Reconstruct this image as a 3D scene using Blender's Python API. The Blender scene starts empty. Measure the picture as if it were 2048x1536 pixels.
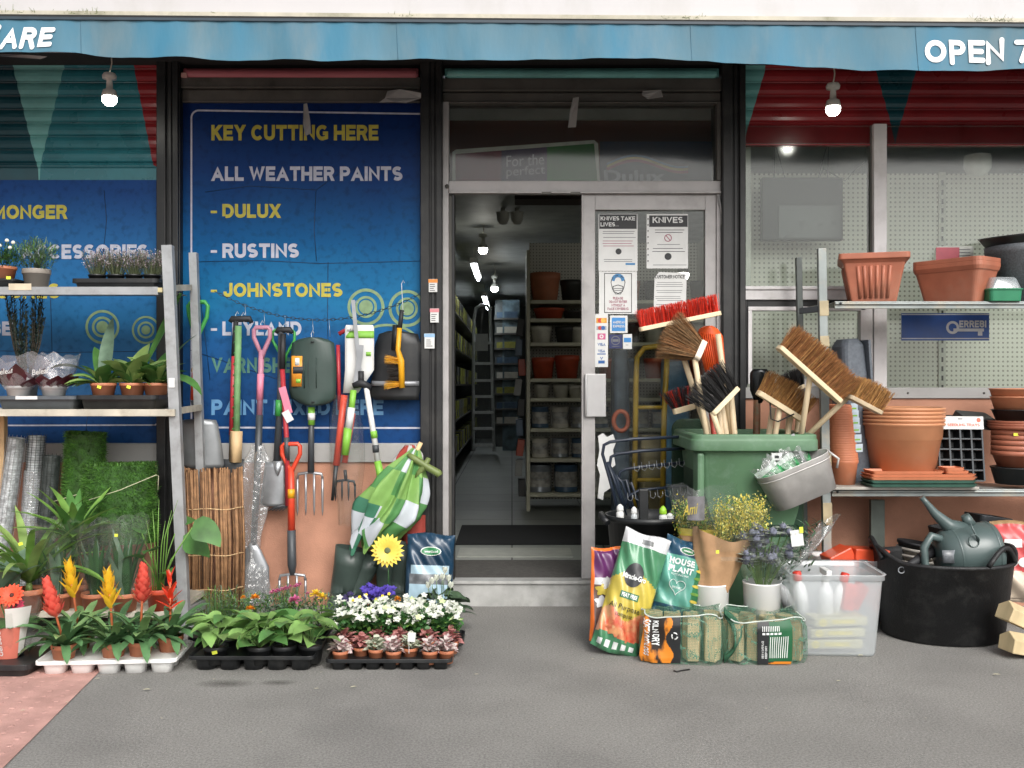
import bpy, math, random
from mathutils import Vector, Matrix, Euler
random.seed(7)
SC = bpy.context.scene
COL = SC.collection
R = math.radians
PI = math.pi

# ------------------------------------------------------------------ camera
D, F, CH = 5.4, 1990.0, 1.2          # camera distance from the shop front, focal length in photo pixels, eye height
cam = bpy.data.cameras.new('camera'); cam.lens = F * 36 / 2048; cam.sensor_width = 36; cam.sensor_fit = 'HORIZONTAL'
cam.clip_start = 0.05; cam.clip_end = 500
co = bpy.data.objects.new('camera', cam); COL.objects.link(co)
co.location = (0, -D, CH); co.rotation_euler = (R(90), 0, 0)
SC.camera = co

# ------------------------------------------------------------------ overcast daylight
W = bpy.data.worlds.new('World'); SC.world = W; W.use_nodes = True
wn, wl = W.node_tree.nodes, W.node_tree.links
bg = wn['Background']
sky = wn.new('ShaderNodeTexSky'); sky.sky_type = 'NISHITA'; sky.sun_disc = False
SUN_EL, SUN_AZ = R(40), R(160)
sky.sun_elevation = SUN_EL; sky.sun_rotation = SUN_AZ
sky.air_density = 1.0; sky.dust_density = 5.0; sky.ozone_density = 1.0
hs = wn.new('ShaderNodeHueSaturation'); hs.inputs['Saturation'].default_value = 0.22
wl.new(sky.outputs[0], hs.inputs['Color']); wl.new(hs.outputs[0], bg.inputs['Color'])
bg.inputs['Strength'].default_value = 0.13
sl = bpy.data.lights.new('sun', 'SUN'); sl.energy = 1.0; sl.angle = R(35); sl.color = (1, .97, .92)
so = bpy.data.objects.new('sun', sl); COL.objects.link(so)
sd = Vector((math.sin(SUN_AZ) * math.cos(SUN_EL), math.cos(SUN_AZ) * math.cos(SUN_EL), math.sin(SUN_EL)))
so.rotation_euler = sd.to_track_quat('Z', 'Y').to_euler(); so.location = (0, -3, 6)
SC.view_settings.view_transform = 'Standard'; SC.view_settings.look = 'None'
SC.view_settings.exposure = 0.58; SC.view_settings.gamma = 1; SC.view_settings.use_curve_mapping = False
SC.render.engine = 'CYCLES'
SC.cycles.max_bounces = 8; SC.cycles.transparent_max_bounces = 24; SC.cycles.caustics_reflective = False; SC.cycles.caustics_refractive = False
SC.cycles.use_denoising = True; SC.cycles.sample_clamp_indirect = 3
SC.cycles.use_adaptive_sampling = False

# ------------------------------------------------------------------ measuring: photo pixel + depth -> place
def sc_(Y): return (D + Y) / F
def PX(px, Y=0): return (px - 1024) * sc_(Y)
def PZ(py, Y=0): return CH + (768 - py) * sc_(Y)
def P(px, py, Y=0): return Vector((PX(px, Y), Y, PZ(py, Y)))
def GY(py, z=0): return (CH - z) * F / (py - 768) - D       # depth of a spot on the floor seen at row py

def lin(h):
    if not isinstance(h, str): return tuple(h)[:3]
    h = h.lstrip('#'); o = []
    for i in (0, 2, 4):
        v = int(h[i:i + 2], 16) / 255
        o.append(v / 12.92 if v <= .04045 else ((v + .055) / 1.055) ** 2.4)
    return tuple(o)

# ------------------------------------------------------------------ materials
MATS = {}
def mat(name, col, rough=.6, metal=0., var=.12, scale=14, bump=0., bscale=60, spec=.5, col2=None, lo=.35, hi=.65,
        emit=0., transl=0., coat=0., stretch=None, detail=4, dirt=None, dirt_amt=.0, dirt_scale=3.):
    if name in MATS: return MATS[name]
    m = bpy.data.materials.new(name); m.use_nodes = True; MATS[name] = m
    n, l = m.node_tree.nodes, m.node_tree.links
    b = n['Principled BSDF']; out = n['Material Output']
    c = lin(col)
    tc = n.new('ShaderNodeTexCoord'); src = tc.outputs['Object']
    if stretch:
        mp = n.new('ShaderNodeMapping'); mp.inputs['Scale'].default_value = stretch; l.new(src, mp.inputs[0]); src = mp.outputs[0]
    nz = n.new('ShaderNodeTexNoise'); nz.inputs['Scale'].default_value = scale; nz.inputs['Detail'].default_value = detail
    l.new(src, nz.inputs['Vector'])
    rp = n.new('ShaderNodeValToRGB'); e = rp.color_ramp.elements
    if col2 is None:
        e[0].color = (*[x * (1 - var) for x in c], 1); e[1].color = (*[min(1, x * (1 + var)) for x in c], 1)
    else:
        e[0].color = (*c, 1); e[1].color = (*lin(col2), 1)
    e[0].position = lo; e[1].position = hi
    l.new(nz.outputs['Fac'], rp.inputs[0]); colo = rp.outputs[0]
    if dirt:
        n2 = n.new('ShaderNodeTexNoise'); n2.inputs['Scale'].default_value = dirt_scale; n2.inputs['Detail'].default_value = 7; n2.inputs['Roughness'].default_value = .65
        l.new(src, n2.inputs['Vector'])
        r2 = n.new('ShaderNodeValToRGB'); r2.color_ramp.elements[0].position = .5; r2.color_ramp.elements[1].position = .75
        r2.color_ramp.elements[1].color = (dirt_amt,) * 3 + (1,); l.new(n2.outputs['Fac'], r2.inputs[0])
        mx = n.new('ShaderNodeMix'); mx.data_type = 'RGBA'; mx.inputs['B'].default_value = (*lin(dirt), 1)
        l.new(r2.outputs[0], mx.inputs['Factor']); l.new(colo, mx.inputs['A']); colo = mx.outputs['Result']
    l.new(colo, b.inputs['Base Color'])
    mr = n.new('ShaderNodeMapRange'); mr.inputs['To Min'].default_value = max(.03, rough - .1); mr.inputs['To Max'].default_value = min(1, rough + .1)
    l.new(nz.outputs['Fac'], mr.inputs['Value']); l.new(mr.outputs[0], b.inputs['Roughness'])
    b.inputs['Metallic'].default_value = metal; b.inputs['Specular IOR Level'].default_value = spec
    if coat: b.inputs['Coat Weight'].default_value = coat
    if bump:
        nb = n.new('ShaderNodeTexNoise'); nb.inputs['Scale'].default_value = bscale; nb.inputs['Detail'].default_value = 3; l.new(src, nb.inputs['Vector'])
        bp = n.new('ShaderNodeBump'); bp.inputs['Strength'].default_value = bump; bp.inputs['Distance'].default_value = .01
        l.new(nb.outputs['Fac'], bp.inputs['Height']); l.new(bp.outputs[0], b.inputs['Normal'])
    if emit:
        b.inputs['Emission Color'].default_value = (*c, 1); b.inputs['Emission Strength'].default_value = emit
    if transl:
        t = n.new('ShaderNodeBsdfTranslucent'); ms = n.new('ShaderNodeMixShader'); ms.inputs[0].default_value = transl
        l.new(colo, t.inputs['Color']); l.new(b.outputs[0], ms.inputs[1]); l.new(t.outputs[0], ms.inputs[2]); l.new(ms.outputs[0], out.inputs['Surface'])
    return m

def film(name, tint=(1, 1, 1), base=.06, edge=.5, rough=.12, body=(.8, .8, .8), body_amt=.04, wr=0., wscale=18):
    """clear or frosted sheet: see-through, with a grazing-angle sheen, some body colour, wrinkles"""
    if name in MATS: return MATS[name]
    m = bpy.data.materials.new(name); m.use_nodes = True; MATS[name] = m
    n, l = m.node_tree.nodes, m.node_tree.links
    n.remove(n['Principled BSDF']); out = n['Material Output']
    tr = n.new('ShaderNodeBsdfTransparent'); tr.inputs[0].default_value = (*tint, 1)
    gl = n.new('ShaderNodeBsdfGlossy'); gl.inputs['Roughness'].default_value = rough
    df = n.new('ShaderNodeBsdfDiffuse'); df.inputs[0].default_value = (*body, 1)
    lw = n.new('ShaderNodeLayerWeight'); lw.inputs['Blend'].default_value = .25
    mr = n.new('ShaderNodeMapRange'); mr.inputs['To Min'].default_value = base; mr.inputs['To Max'].default_value = edge
    l.new(lw.outputs['Facing'], mr.inputs['Value'])
    m1 = n.new('ShaderNodeMixShader'); m1.inputs[0].default_value = body_amt
    m2 = n.new('ShaderNodeMixShader')
    l.new(tr.outputs[0], m1.inputs[1]); l.new(df.outputs[0], m1.inputs[2])
    l.new(mr.outputs[0], m2.inputs[0]); l.new(m1.outputs[0], m2.inputs[1]); l.new(gl.outputs[0], m2.inputs[2])
    if wr:
        tc = n.new('ShaderNodeTexCoord'); nb = n.new('ShaderNodeTexNoise'); nb.inputs['Scale'].default_value = wscale; nb.inputs['Detail'].default_value = 2
        nb.inputs['Distortion'].default_value = 1.0
        l.new(tc.outputs['Object'], nb.inputs['Vector'])
        bp = n.new('ShaderNodeBump'); bp.inputs['Strength'].default_value = wr; bp.inputs['Distance'].default_value = .02
        l.new(nb.outputs['Fac'], bp.inputs['Height']); l.new(bp.outputs[0], gl.inputs['Normal']); l.new(bp.outputs[0], lw.inputs['Normal'])
    l.new(m2.outputs[0], out.inputs['Surface'])
    return m

# ------------------------------------------------------------------ mesh building
def rot_to(d):
    return Vector(d).normalized().to_track_quat('Z', 'Y').to_matrix()

class MB:
    def __init__(s): s.v = []; s.f = []; s.m = []; s.s = []
    def add(s, vs, fs, mi=0, sm=False, T=None):
        o = len(s.v)
        s.v += [T @ Vector(p) if T is not None else Vector(p) for p in vs]
        for f in fs: s.f.append([i + o for i in f]); s.m.append(mi); s.s.append(sm)
        return s
    def box(s, x0, x1, y0, y1, z0, z1, mi=0, T=None):
        vs = [(x, y, z) for x in (x0, x1) for y in (y0, y1) for z in (z0, z1)]
        return s.add(vs, [(0, 1, 3, 2), (4, 6, 7, 5), (0, 4, 5, 1), (2, 3, 7, 6), (0, 2, 6, 4), (1, 5, 7, 3)], mi, False, T)
    def bar(s, a, b, w, d, mi=0, up=(0, 1, 0)):
        """rectangular bar from a to b, w across, d along 'up'"""
        a, b = Vector(a), Vector(b); z = (b - a).normalized(); u = Vector(up); x = u.cross(z).normalized(); y = z.cross(x)
        vs = [p + x * i * w / 2 + y * j * d / 2 for p in (a, b) for i, j in ((-1, -1), (1, -1), (1, 1), (-1, 1))]
        return s.add(vs, [(3, 2, 1, 0), (4, 5, 6, 7), (0, 1, 5, 4), (1, 2, 6, 5), (2, 3, 7, 6), (3, 0, 4, 7)], mi)
    def tube(s, pts, r, n=8, mi=0, caps=True, flat=1.0):
        pts = [Vector(p) for p in pts]; k = len(pts)
        rs = r if isinstance(r, (list, tuple)) else [r] * k
        vs = []; t0 = (pts[1] - pts[0]).normalized()
        u = t0.orthogonal().normalized() if abs(t0.y) > .9 else (Vector((0, 1, 0)) - t0 * t0.y).normalized()
        for i in range(k):
            t = (pts[min(i + 1, k - 1)] - pts[max(i - 1, 0)])
            t = t.normalized() if t.length > 1e-9 else t0
            u = (u - t * u.dot(t)); u = u.normalized() if u.length > 1e-6 else t.orthogonal().normalized()
            w = t.cross(u)
            for j in range(n):
                a = 2 * PI * j / n
                vs.append(pts[i] + u * math.cos(a) * rs[i] * flat + w * math.sin(a) * rs[i])
        fs = [(i * n + j, i * n + (j + 1) % n, (i + 1) * n + (j + 1) % n, (i + 1) * n + j) for i in range(k - 1) for j in range(n)]
        s.add(vs, fs, mi, True)
        if caps:
            o = len(s.v) - len(vs)
            s.f.append([o + j for j in range(n)][::-1]); s.m.append(mi); s.s.append(False)
            s.f.append([o + (k - 1) * n + j for j in range(n)]); s.m.append(mi); s.s.append(False)
        return s
    def lathe(s, prof, n=24, mi=0, c=(0, 0, 0), sx=1, sy=1, sm=True, T=None, a0=0, a1=2 * PI, mids=None):
        full = abs(a1 - a0 - 2 * PI) < 1e-6; cols = n if full else n + 1
        vs = []
        for r, z in prof:
            for j in range(cols):
                a = a0 + (a1 - a0) * j / n
                vs.append((c[0] + r * math.cos(a) * sx, c[1] + r * math.sin(a) * sy, c[2] + z))
        for i in range(len(prof) - 1):
            fs = []
            for j in range(n):
                j2 = (j + 1) % cols
                fs.append((i * cols + j, i * cols + j2, (i + 1) * cols + j2, (i + 1) * cols + j))
            if i == 0: base = len(s.v); s.add(vs, [], mi, sm, T)
            for f in fs: s.f.append([x + base for x in f]); s.m.append(mids[i] if mids else mi); s.s.append(sm)
        return s
    def prism(s, poly, y0, y1, mi=0, T=None, map=None):
        """polygon in x,z pushed from y0 to y1"""
        k = len(poly); mp = map or (lambda x, y, z: (x, y, z))
        ar = sum(poly[i][0] * poly[(i + 1) % k][1] - poly[(i + 1) % k][0] * poly[i][1] for i in range(k))
        if ar < 0: poly = poly[::-1]
        vs = [mp(x, y0, z) for x, z in poly] + [mp(x, y1, z) for x, z in poly]
        fs = [list(range(k)), [k + i for i in range(k)][::-1]] + [(i, k + i, k + (i + 1) % k, (i + 1) % k) for i in range(k)]
        return s.add(vs, fs, mi, False, T)
    def loft(s, rings, mi=0, sm=False, cap0=True, cap1=True, T=None, mids=None):
        n = len(rings[0]); base = len(s.v)
        s.add([p for r in rings for p in r], [], mi, sm, T)
        for i in range(len(rings) - 1):
            for j in range(n):
                s.f.append([base + x for x in (i * n + j, i * n + (j + 1) % n, (i + 1) * n + (j + 1) % n, (i + 1) * n + j)])
                s.m.append(mids[i] if mids else mi); s.s.append(sm)
        if cap0: s.f.append([base + j for j in range(n)][::-1]); s.m.append(mids[0] if mids else mi); s.s.append(False)
        if cap1: s.f.append([base + (len(rings) - 1) * n + j for j in range(n)]); s.m.append(mids[-1] if mids else mi); s.s.append(False)
        return s
    def sheet(s, fn, nu, nv, mi=0, sm=True, mf=None, u0=0, u1=1, v0=0, v1=1):
        vs = [fn(u0 + (u1 - u0) * i / nu, v0 + (v1 - v0) * j / nv) for j in range(nv + 1) for i in range(nu + 1)]
        base = len(s.v); s.add(vs, [], mi)
        for j in range(nv):
            for i in range(nu):
                s.f.append([base + x for x in (j * (nu + 1) + i, j * (nu + 1) + i + 1, (j + 1) * (nu + 1) + i + 1, (j + 1) * (nu + 1) + i)])
                s.m.append(mf(u0 + (u1 - u0) * (i + .5) / nu, v0 + (v1 - v0) * (j + .5) / nv) if mf else mi); s.s.append(sm)
        return s
    def leaf(s, base, az, el, L, w, droop=.6, mi=0, seg=5, fold=.25, shape='lance', roll=0.):
        """one leaf: midrib bending down from its first direction, two halves folded up"""
        p = Vector(base); pts = []
        st = L / seg
        side = Vector((-math.sin(az), math.cos(az), 0))
        for i in range(seg + 1):
            t = i / seg; e = el - droop * t
            d = Vector((math.cos(az) * math.cos(e), math.sin(az) * math.cos(e), math.sin(e)))
            nrm = side.cross(d) * -1
            sd_ = (side * math.cos(roll) + nrm * math.sin(roll))
            if shape == 'lance': k = math.sin(PI * min(1, (t * .94 + .06)) ** .8) ** .75
            elif shape == 'strap': k = min(1, .55 + t * 2) * (1 - max(0, (t - .72) / .28) ** 2)
            elif shape == 'heart': k = (math.sin(PI * (t * .97 + .03) ** .55) ** .8)
            elif shape == 'club': k = .25 + .75 * math.sin(PI * min(.93, t ** 1.6))
            else: k = math.sin(PI * (t * .96 + .02))
            hw = w / 2 * max(.02, k)
            up = nrm * (fold * hw)
            pts += [p + sd_ * hw + up, p.copy(), p - sd_ * hw + up]
            p = p + d * st
        fs = []
        for i in range(seg):
            o = i * 3
            fs += [(o, o + 1, o + 4, o + 3), (o + 1, o + 2, o + 5, o + 4)]
        return s.add(pts, fs, mi, True)
    def tri(s, a, b, w, mi=0):
        """thin tapering blade from a to b"""
        a, b = Vector(a), Vector(b); d = b - a
        sd_ = d.cross(Vector((random.gauss(0, 1), random.gauss(0, 1), random.gauss(0, 1)))).normalized() * w / 2
        return s.add([a - sd_, a + sd_, b + sd_ * .45, b - sd_ * .45], [(0, 1, 2, 3)], mi)

def rrect(w, d, r, z, n=4, cx=0, cy=0):
    """ring of a rounded rectangle in x,y at height z"""
    r = min(r, w / 2 - 1e-4, d / 2 - 1e-4); out = []
    for qx, qy, a0 in ((1, 1, 0), (-1, 1, 90), (-1, -1, 180), (1, -1, 270)):
        for i in range(n + 1):
            a = R(a0 + 90 * i / n)
            out.append((cx + qx * (w / 2 - r) + r * math.cos(a), cy + qy * (d / 2 - r) + r * math.sin(a), z))
    return out

def _link(name, mb, mats, T=None):
    me = bpy.data.meshes.new(name)
    vs = mb.v if T is None else [T @ p for p in mb.v]
    me.from_pydata([tuple(p) for p in vs], [], mb.f)
    for m in (mats if isinstance(mats, (list, tuple)) else [mats]): me.materials.append(m)
    me.polygons.foreach_set('material_index', mb.m); me.polygons.foreach_set('use_smooth', mb.s)
    me.update()
    o = bpy.data.objects.new(name, me); COL.objects.link(o)
    return o

def tag(o, label=None, cat=None, group=None, kind=None):
    if label: o['label'] = label
    if cat: o['category'] = cat
    if group: o['group'] = group
    if kind: o['kind'] = kind
    return o

def bev(o, w, seg=2):
    m = o.modifiers.new('bevel', 'BEVEL'); m.width = w; m.segments = seg; m.limit_method = 'ANGLE'; m.angle_limit = R(35)
    return o

def thing(name, label, cat, loc=(0, 0, 0), rot=(0, 0, 0), group=None):
    o = bpy.data.objects.new(name, None); o.empty_display_size = .05; COL.objects.link(o)
    o.location = loc; o.rotation_euler = rot
    return tag(o, label, cat, group)

def part(name, mb, mats, parent, bevel=0, world=False, label=None, kind=None):
    """a mesh under its thing; world=True when the builder's points are world points"""
    T = None
    if world:
        top = parent
        chain = []
        while top is not None: chain.append(top); top = top.parent
        T = Matrix.Identity(4)
        for c in chain[::-1]: T = T @ c.matrix_basis
        T = T.inverted()
    o = _link(name, mb, mats, T); o.parent = parent
    if bevel: bev(o, bevel)
    return tag(o, label, kind=kind)

def single(name, mb, mats, label, cat, group=None, bevel=0, kind=None, loc=None, rot=None):
    """a thing of one mesh. loc None: points are world points, the origin goes to the foot of its box"""
    if loc is None:
        xs = [p.x for p in mb.v]; ys = [p.y for p in mb.v]; zs = [p.z for p in mb.v]
        c = Vector(((min(xs) + max(xs)) / 2, (min(ys) + max(ys)) / 2, min(zs)))
        o = _link(name, mb, mats, Matrix.Translation(-c)); o.location = c
    else:
        o = _link(name, mb, mats); o.location = loc
        if rot: o.rotation_euler = rot
    if bevel: bev(o, bevel)
    return tag(o, label, cat, group, kind)

def struct(name, mb, mats, bevel=0):
    o = _link(name, mb, mats)
    if bevel: bev(o, bevel)
    return tag(o, kind='structure')

def kids(o): return [c for c in COL.objects if c.parent == o]
KIDS = {}
def copy_tree(o, parent=None, loc=None, rot=None, label=None):
    c = o.copy(); COL.objects.link(c); c.parent = parent
    if loc is not None: c.location = loc
    if rot is not None: c.rotation_euler = rot
    if label: c['label'] = label
    for ch in kids(o): copy_tree(ch, c)
    return c

# ------------------------------------------------------------------ lettering
_TX = {}
def glyphs(s, bold=0., shear=0., spacing=1.):
    k = (s, bold, shear, spacing)
    if k not in _TX:
        cu = bpy.data.curves.new('lettering', 'FONT'); cu.body = s; cu.size = 1; cu.offset = bold; cu.shear = shear
        cu.resolution_u = 3; cu.space_character = spacing
        ob = bpy.data.objects.new('lettering', cu); COL.objects.link(ob)
        dg = bpy.context.evaluated_depsgraph_get(); me = bpy.data.meshes.new_from_object(ob.evaluated_get(dg))
        vs = [(v.co.x, v.co.y) for v in me.vertices]; fs = [list(p.vertices) for p in me.polygons]
        bpy.data.objects.remove(ob); bpy.data.curves.remove(cu); bpy.data.meshes.remove(me)
        x0 = min(v[0] for v in vs); x1 = max(v[0] for v in vs); y0 = min(v[1] for v in vs); y1 = max(v[1] for v in vs)
        _TX[k] = ([((x - x0) / (x1 - x0), (y - y0) / (y1 - y0)) for x, y in vs], fs, (x1 - x0) / (y1 - y0))
    return _TX[k]
def write(mb, s, fn, mi=0, bold=0., shear=0., spacing=1.):
    """letters filling the unit square, each corner put where fn(u, v) says"""
    vs, fs, a = glyphs(s, bold, shear, spacing)
    mb.add([fn(u, v) for u, v in vs], fs, mi)
    return mb
def write_flat(mb, s, x0, x1, z0, z1, y, mi=0, bold=0., shear=0., spacing=1.):
    return write(mb, s, lambda u, v: (x0 + (x1 - x0) * u, y, z0 + (z1 - z0) * v), mi, bold, shear, spacing)
def write_px(mb, s, px0, px1, py_top, py_bot, Y, mi=0, bold=.0, shear=0., spacing=1., off=0.002):
    a, b = P(px0, py_bot, Y), P(px1, py_top, Y)
    return write_flat(mb, s, a.x, b.x, a.z, b.z, Y - off, mi, bold, shear, spacing)
def lerp(pts, x):
    if x <= pts[0][0]: return pts[0][1]
    for (x0, y0), (x1, y1) in zip(pts, pts[1:]):
        if x <= x1:
            t = (x - x0) / (x1 - x0); t = t * t * (3 - 2 * t); return y0 + (y1 - y0) * t
    return pts[-1][1]
# ------------------------------------------------------------------ heavy block capitals drawn as thick strokes
def _arc(cx, cy, rx, ry, a0, a1, n=8): return [(cx + rx * math.cos(R(a0 + (a1 - a0) * i / n)), cy + ry * math.sin(R(a0 + (a1 - a0) * i / n))) for i in range(n + 1)]
HV = {  # width, strokes; box 0..1 high, strokes lie half a stroke inside
 'A': (.74, [[(-.02, -.1), (.37, 1), (.76, -.1)], [(.15, .28), (.59, .28)]]),
 'B': (.6, [[(0, 0), (0, 1), (.35, 1)] + _arc(.35, .77, .21, .23, 90, -90)[1:] + [(.12, .54)], [(.35, .52)] + _arc(.37, .265, .23, .265, 90, -90) + [(.12, 0)]]),
 'C': (.66, [_arc(.36, .5, .36, .5, 42, 318, 16)]),
 'D': (.64, [[(0, 0), (0, 1), (.28, 1)] + _arc(.28, .5, .36, .5, 90, -90, 12)[1:] + [(.12, 0)]]),
 'E': (.5, [[(.62, 1), (0, 1), (0, 0), (.62, 0)], [(0, .51), (.56, .51)]]),
 'F': (.48, [[(.6, 1), (0, 1), (0, -.1)], [(0, .5), (.52, .5)]]),
 'G': (.7, [_arc(.36, .5, .36, .5, 45, 290, 16) + [(.68, .1), (.68, .45), (.4, .45)]]),
 'H': (.62, [[(0, -.1), (0, 1.1)], [(.62, -.1), (.62, 1.1)], [(0, .5), (.62, .5)]]),
 'I': (.0, [[(0, -.1), (0, 1.1)]]),
 'J': (.46, [[(.46, 1.1), (.46, .25)] + _arc(.23, .25, .23, .25, 0, -180, 8)[1:] + [(0, .36)]]),
 'K': (.6, [[(0, -.1), (0, 1.1)], [(.6, 1.06), (.04, .42)], [(.2, .6), (.62, -.06)]]),
 'L': (.46, [[(0, 1.1), (0, 0), (.58, 0)]]),
 'M': (.78, [[(0, -.1), (0, 1), (.39, .08), (.78, 1), (.78, -.1)]]),
 'N': (.62, [[(0, -.1), (0, 1), (.62, 0), (.62, 1.1)]]),
 'O': (.74, [_arc(.37, .5, .37, .5, 90, 450, 20)]),
 'P': (.56, [[(0, -.1), (0, 1), (.32, 1)] + _arc(.32, .72, .24, .28, 90, -90)[1:] + [(.12, .44)]]),
 'Q': (.74, [_arc(.37, .5, .37, .5, 90, 450, 20), [(.45, .25), (.72, -.08)]]),
 'R': (.6, [[(0, -.1), (0, 1), (.34, 1)] + _arc(.34, .745, .23, .255, 90, -90)[1:] + [(.12, .49)], [(.36, .47), (.6, -.1)]]),
 'S': (.56, [_arc(.28, .745, .27, .255, 35, 270, 10) + _arc(.28, .255, .28, .235, 88, -145, 10)]),
 'T': (.58, [[(-.12, 1), (.7, 1)], [(.29, .98), (.29, -.1)]]),
 'U': (.6, [[(0, 1.1), (0, .3)] + _arc(.3, .3, .3, .3, 180, 360)[1:] + [(.6, 1.1)]]),
 'V': (.7, [[(0, 1.08), (.35, .0), (.7, 1.08)]]),
 'W': (1.0, [[(0, 1.08), (.26, 0), (.5, .95), (.74, 0), (1.0, 1.08)]]),
 'X': (.66, [[(0, 1.08), (.66, -.08)], [(.66, 1.08), (0, -.08)]]),
 'Y': (.66, [[(0, 1.08), (.33, .48), (.66, 1.08)], [(.33, .5), (.33, -.1)]]),
 'Z': (.56, [[(0, 1), (.56, 1), (0, 0), (.56, 0)]]),
 '7': (.54, [[(0, 1), (.54, 1), (.2, -.08)]]),
 '0': (.5, [_arc(.25, .5, .25, .5, 90, 450, 16)]), '1': (.2, [[(0, .8), (.2, 1), (.2, -.1)]]), '%': (.6, [[(0, 0), (.6, 1)]]),
 '-': (.3, [[(0, .45), (.3, .45)]]), '.': (.0, [[(0, -.02), (0, .06)]]),
}
def heavy(mb, s, fn, mi=0, th=.245, gap=.085, shear=0., rnd=False, step=.0006):
    """heavy capitals filling the unit square of fn(u, v, k), each stroke a strip of its own"""
    strokes = []; x = th / 2
    for ch in s:
        if ch == ' ': x += .34; continue
        w, st = HV.get(ch, HV['O'])
        for pl in st: strokes.append([(x + px, th / 2 + max(-th / 2, min(1 + th / 2, py * 1.0)) * (1 - th) if -.05 <= py <= 1.05 else (0 if py < 0 else 1)) for px, py in pl])
        x += w + th + gap
    W_ = x - gap - th / 2
    for k, pl in enumerate(strokes):
        n = len(pl); closed = n > 12 and abs(pl[0][0] - pl[-1][0]) + abs(pl[0][1] - pl[-1][1]) < 1e-3
        L, Rr = [], []
        for i in range(n):
            a = pl[i - 1] if i else (pl[-2] if closed else None); b = pl[i + 1] if i < n - 1 else (pl[1] if closed else None); c = pl[i]
            ds = []
            if a: d = (c[0] - a[0], c[1] - a[1]); q = math.hypot(*d) or 1; ds.append((d[0] / q, d[1] / q))
            if b: d = (b[0] - c[0], b[1] - c[1]); q = math.hypot(*d) or 1; ds.append((d[0] / q, d[1] / q))
            tx, ty = sum(d[0] for d in ds), sum(d[1] for d in ds); q = math.hypot(tx, ty) or 1; tx /= q; ty /= q
            sc = 1 / max(.5, abs(tx * ds[0][0] + ty * ds[0][1])); h = th / 2 * sc
            if i in (0, n - 1) and c[1] in (0, 1) and abs(ty) > .3:
                h = th / 2 / abs(ty) * (1 if ty > 0 else -1); L.append((c[0] - h, c[1])); Rr.append((c[0] + h, c[1])); continue
            cl = lambda q: max(0, min(1, q))
            L.append((c[0] - ty * h, cl(c[1] + tx * h))); Rr.append((c[0] + ty * h, cl(c[1] - tx * h)))
        pts = []
        for (lx, ly), (rx, ry) in zip(L, Rr): pts += [(lx, ly), (rx, ry)]
        mb.add([fn((px + shear * py) / (W_ + shear), py, k % 3 * step) for px, py in pts], [(2 * i, 2 * i + 1, 2 * i + 3, 2 * i + 2) for i in range(n - 1)], mi)
        if rnd and not closed:
            for c in (pl[0], pl[-1]):
                cs = [(c[0] + th / 2 * math.cos(2 * PI * j / 12), c[1] + th / 2 * math.sin(2 * PI * j / 12)) for j in range(12)]
                mb.add([fn((px + shear * py) / (W_ + shear), py, k % 3 * step + step / 2) for px, py in cs], [list(range(12))], mi)
    return mb
def heavy_px(mb, s, px0, px1, py_top, py_bot, Y, mi=0, off=.002, **k):
    a, b = P(px0, py_bot, Y), P(px1, py_top, Y)
    return heavy(mb, s, lambda u, v, q: (a.x + (b.x - a.x) * u, Y - off - q, a.z + (b.z - a.z) * v), mi, **k)

# ------------------------------------------------------------------ shared materials and small builders
m_terra = mat('terracotta_plastic', '#bd7655', .55, var=.12, scale=9, dirt='#a88a76', dirt_amt=.55, dirt_scale=7)
m_terra2 = mat('brick_red_plastic', '#aa674f', .5, var=.12, scale=9, dirt='#a08270', dirt_amt=.5, dirt_scale=5)
m_soil = mat('soil', '#2a2019', .95, var=.4, scale=90, bump=.6, bscale=150)
m_blkpl = mat('black_plastic', '#1d1f21', .42, var=.2, scale=9, dirt='#46443f', dirt_amt=.35, dirt_scale=9)
m_galv = mat('galvanised_steel', '#a6a9aa', .38, metal=.6, var=.15, scale=14, dirt='#77797a', dirt_amt=.6, dirt_scale=9)
m_steel = mat('bare_steel', '#a7aaae', .35, metal=.7, var=.12, scale=12)
m_graph = mat('dark_coated_steel', '#3c3f42', .45, metal=.4, var=.2, scale=10)
m_wood = mat('pale_wood', '#d9b98c', .6, var=.14, scale=9, stretch=(1, 1, 1), detail=8)
m_tag = mat('price_sticker', '#e3ea4a', .5, var=.03)
m_paper = mat('white_paper', '#d7d8d6', .6, var=.04)
m_print = mat('dark_print', '#333436', .6, var=.05)
m_leaf = mat('green_leaf', '#4d7a3c', .42, var=.35, scale=9, transl=.22)
m_leaf2 = mat('light_green_leaf', '#79a24e', .42, var=.3, scale=9, transl=.25)
m_leafd = mat('dark_green_leaf', '#365b34', .35, var=.35, scale=9, transl=.15)
m_leafg = mat('grey_green_leaf', '#67806a', .5, var=.3, scale=11, transl=.2)
m_leafy = mat('yellow_green_leaf', '#8fab62', .45, var=.25, scale=9, transl=.25)
m_stem = mat('stem_green', '#5f7d43', .6, var=.2)
m_film = film('cellophane', (.97, .98, .97), .03, .26, .13, (.8, .83, .82), .02, .35, 11)
m_clear = film('clear_frosted_plastic', (.9, .93, .94), .05, .45, .2, (.78, .82, .84), .4, .1, 4)

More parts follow.
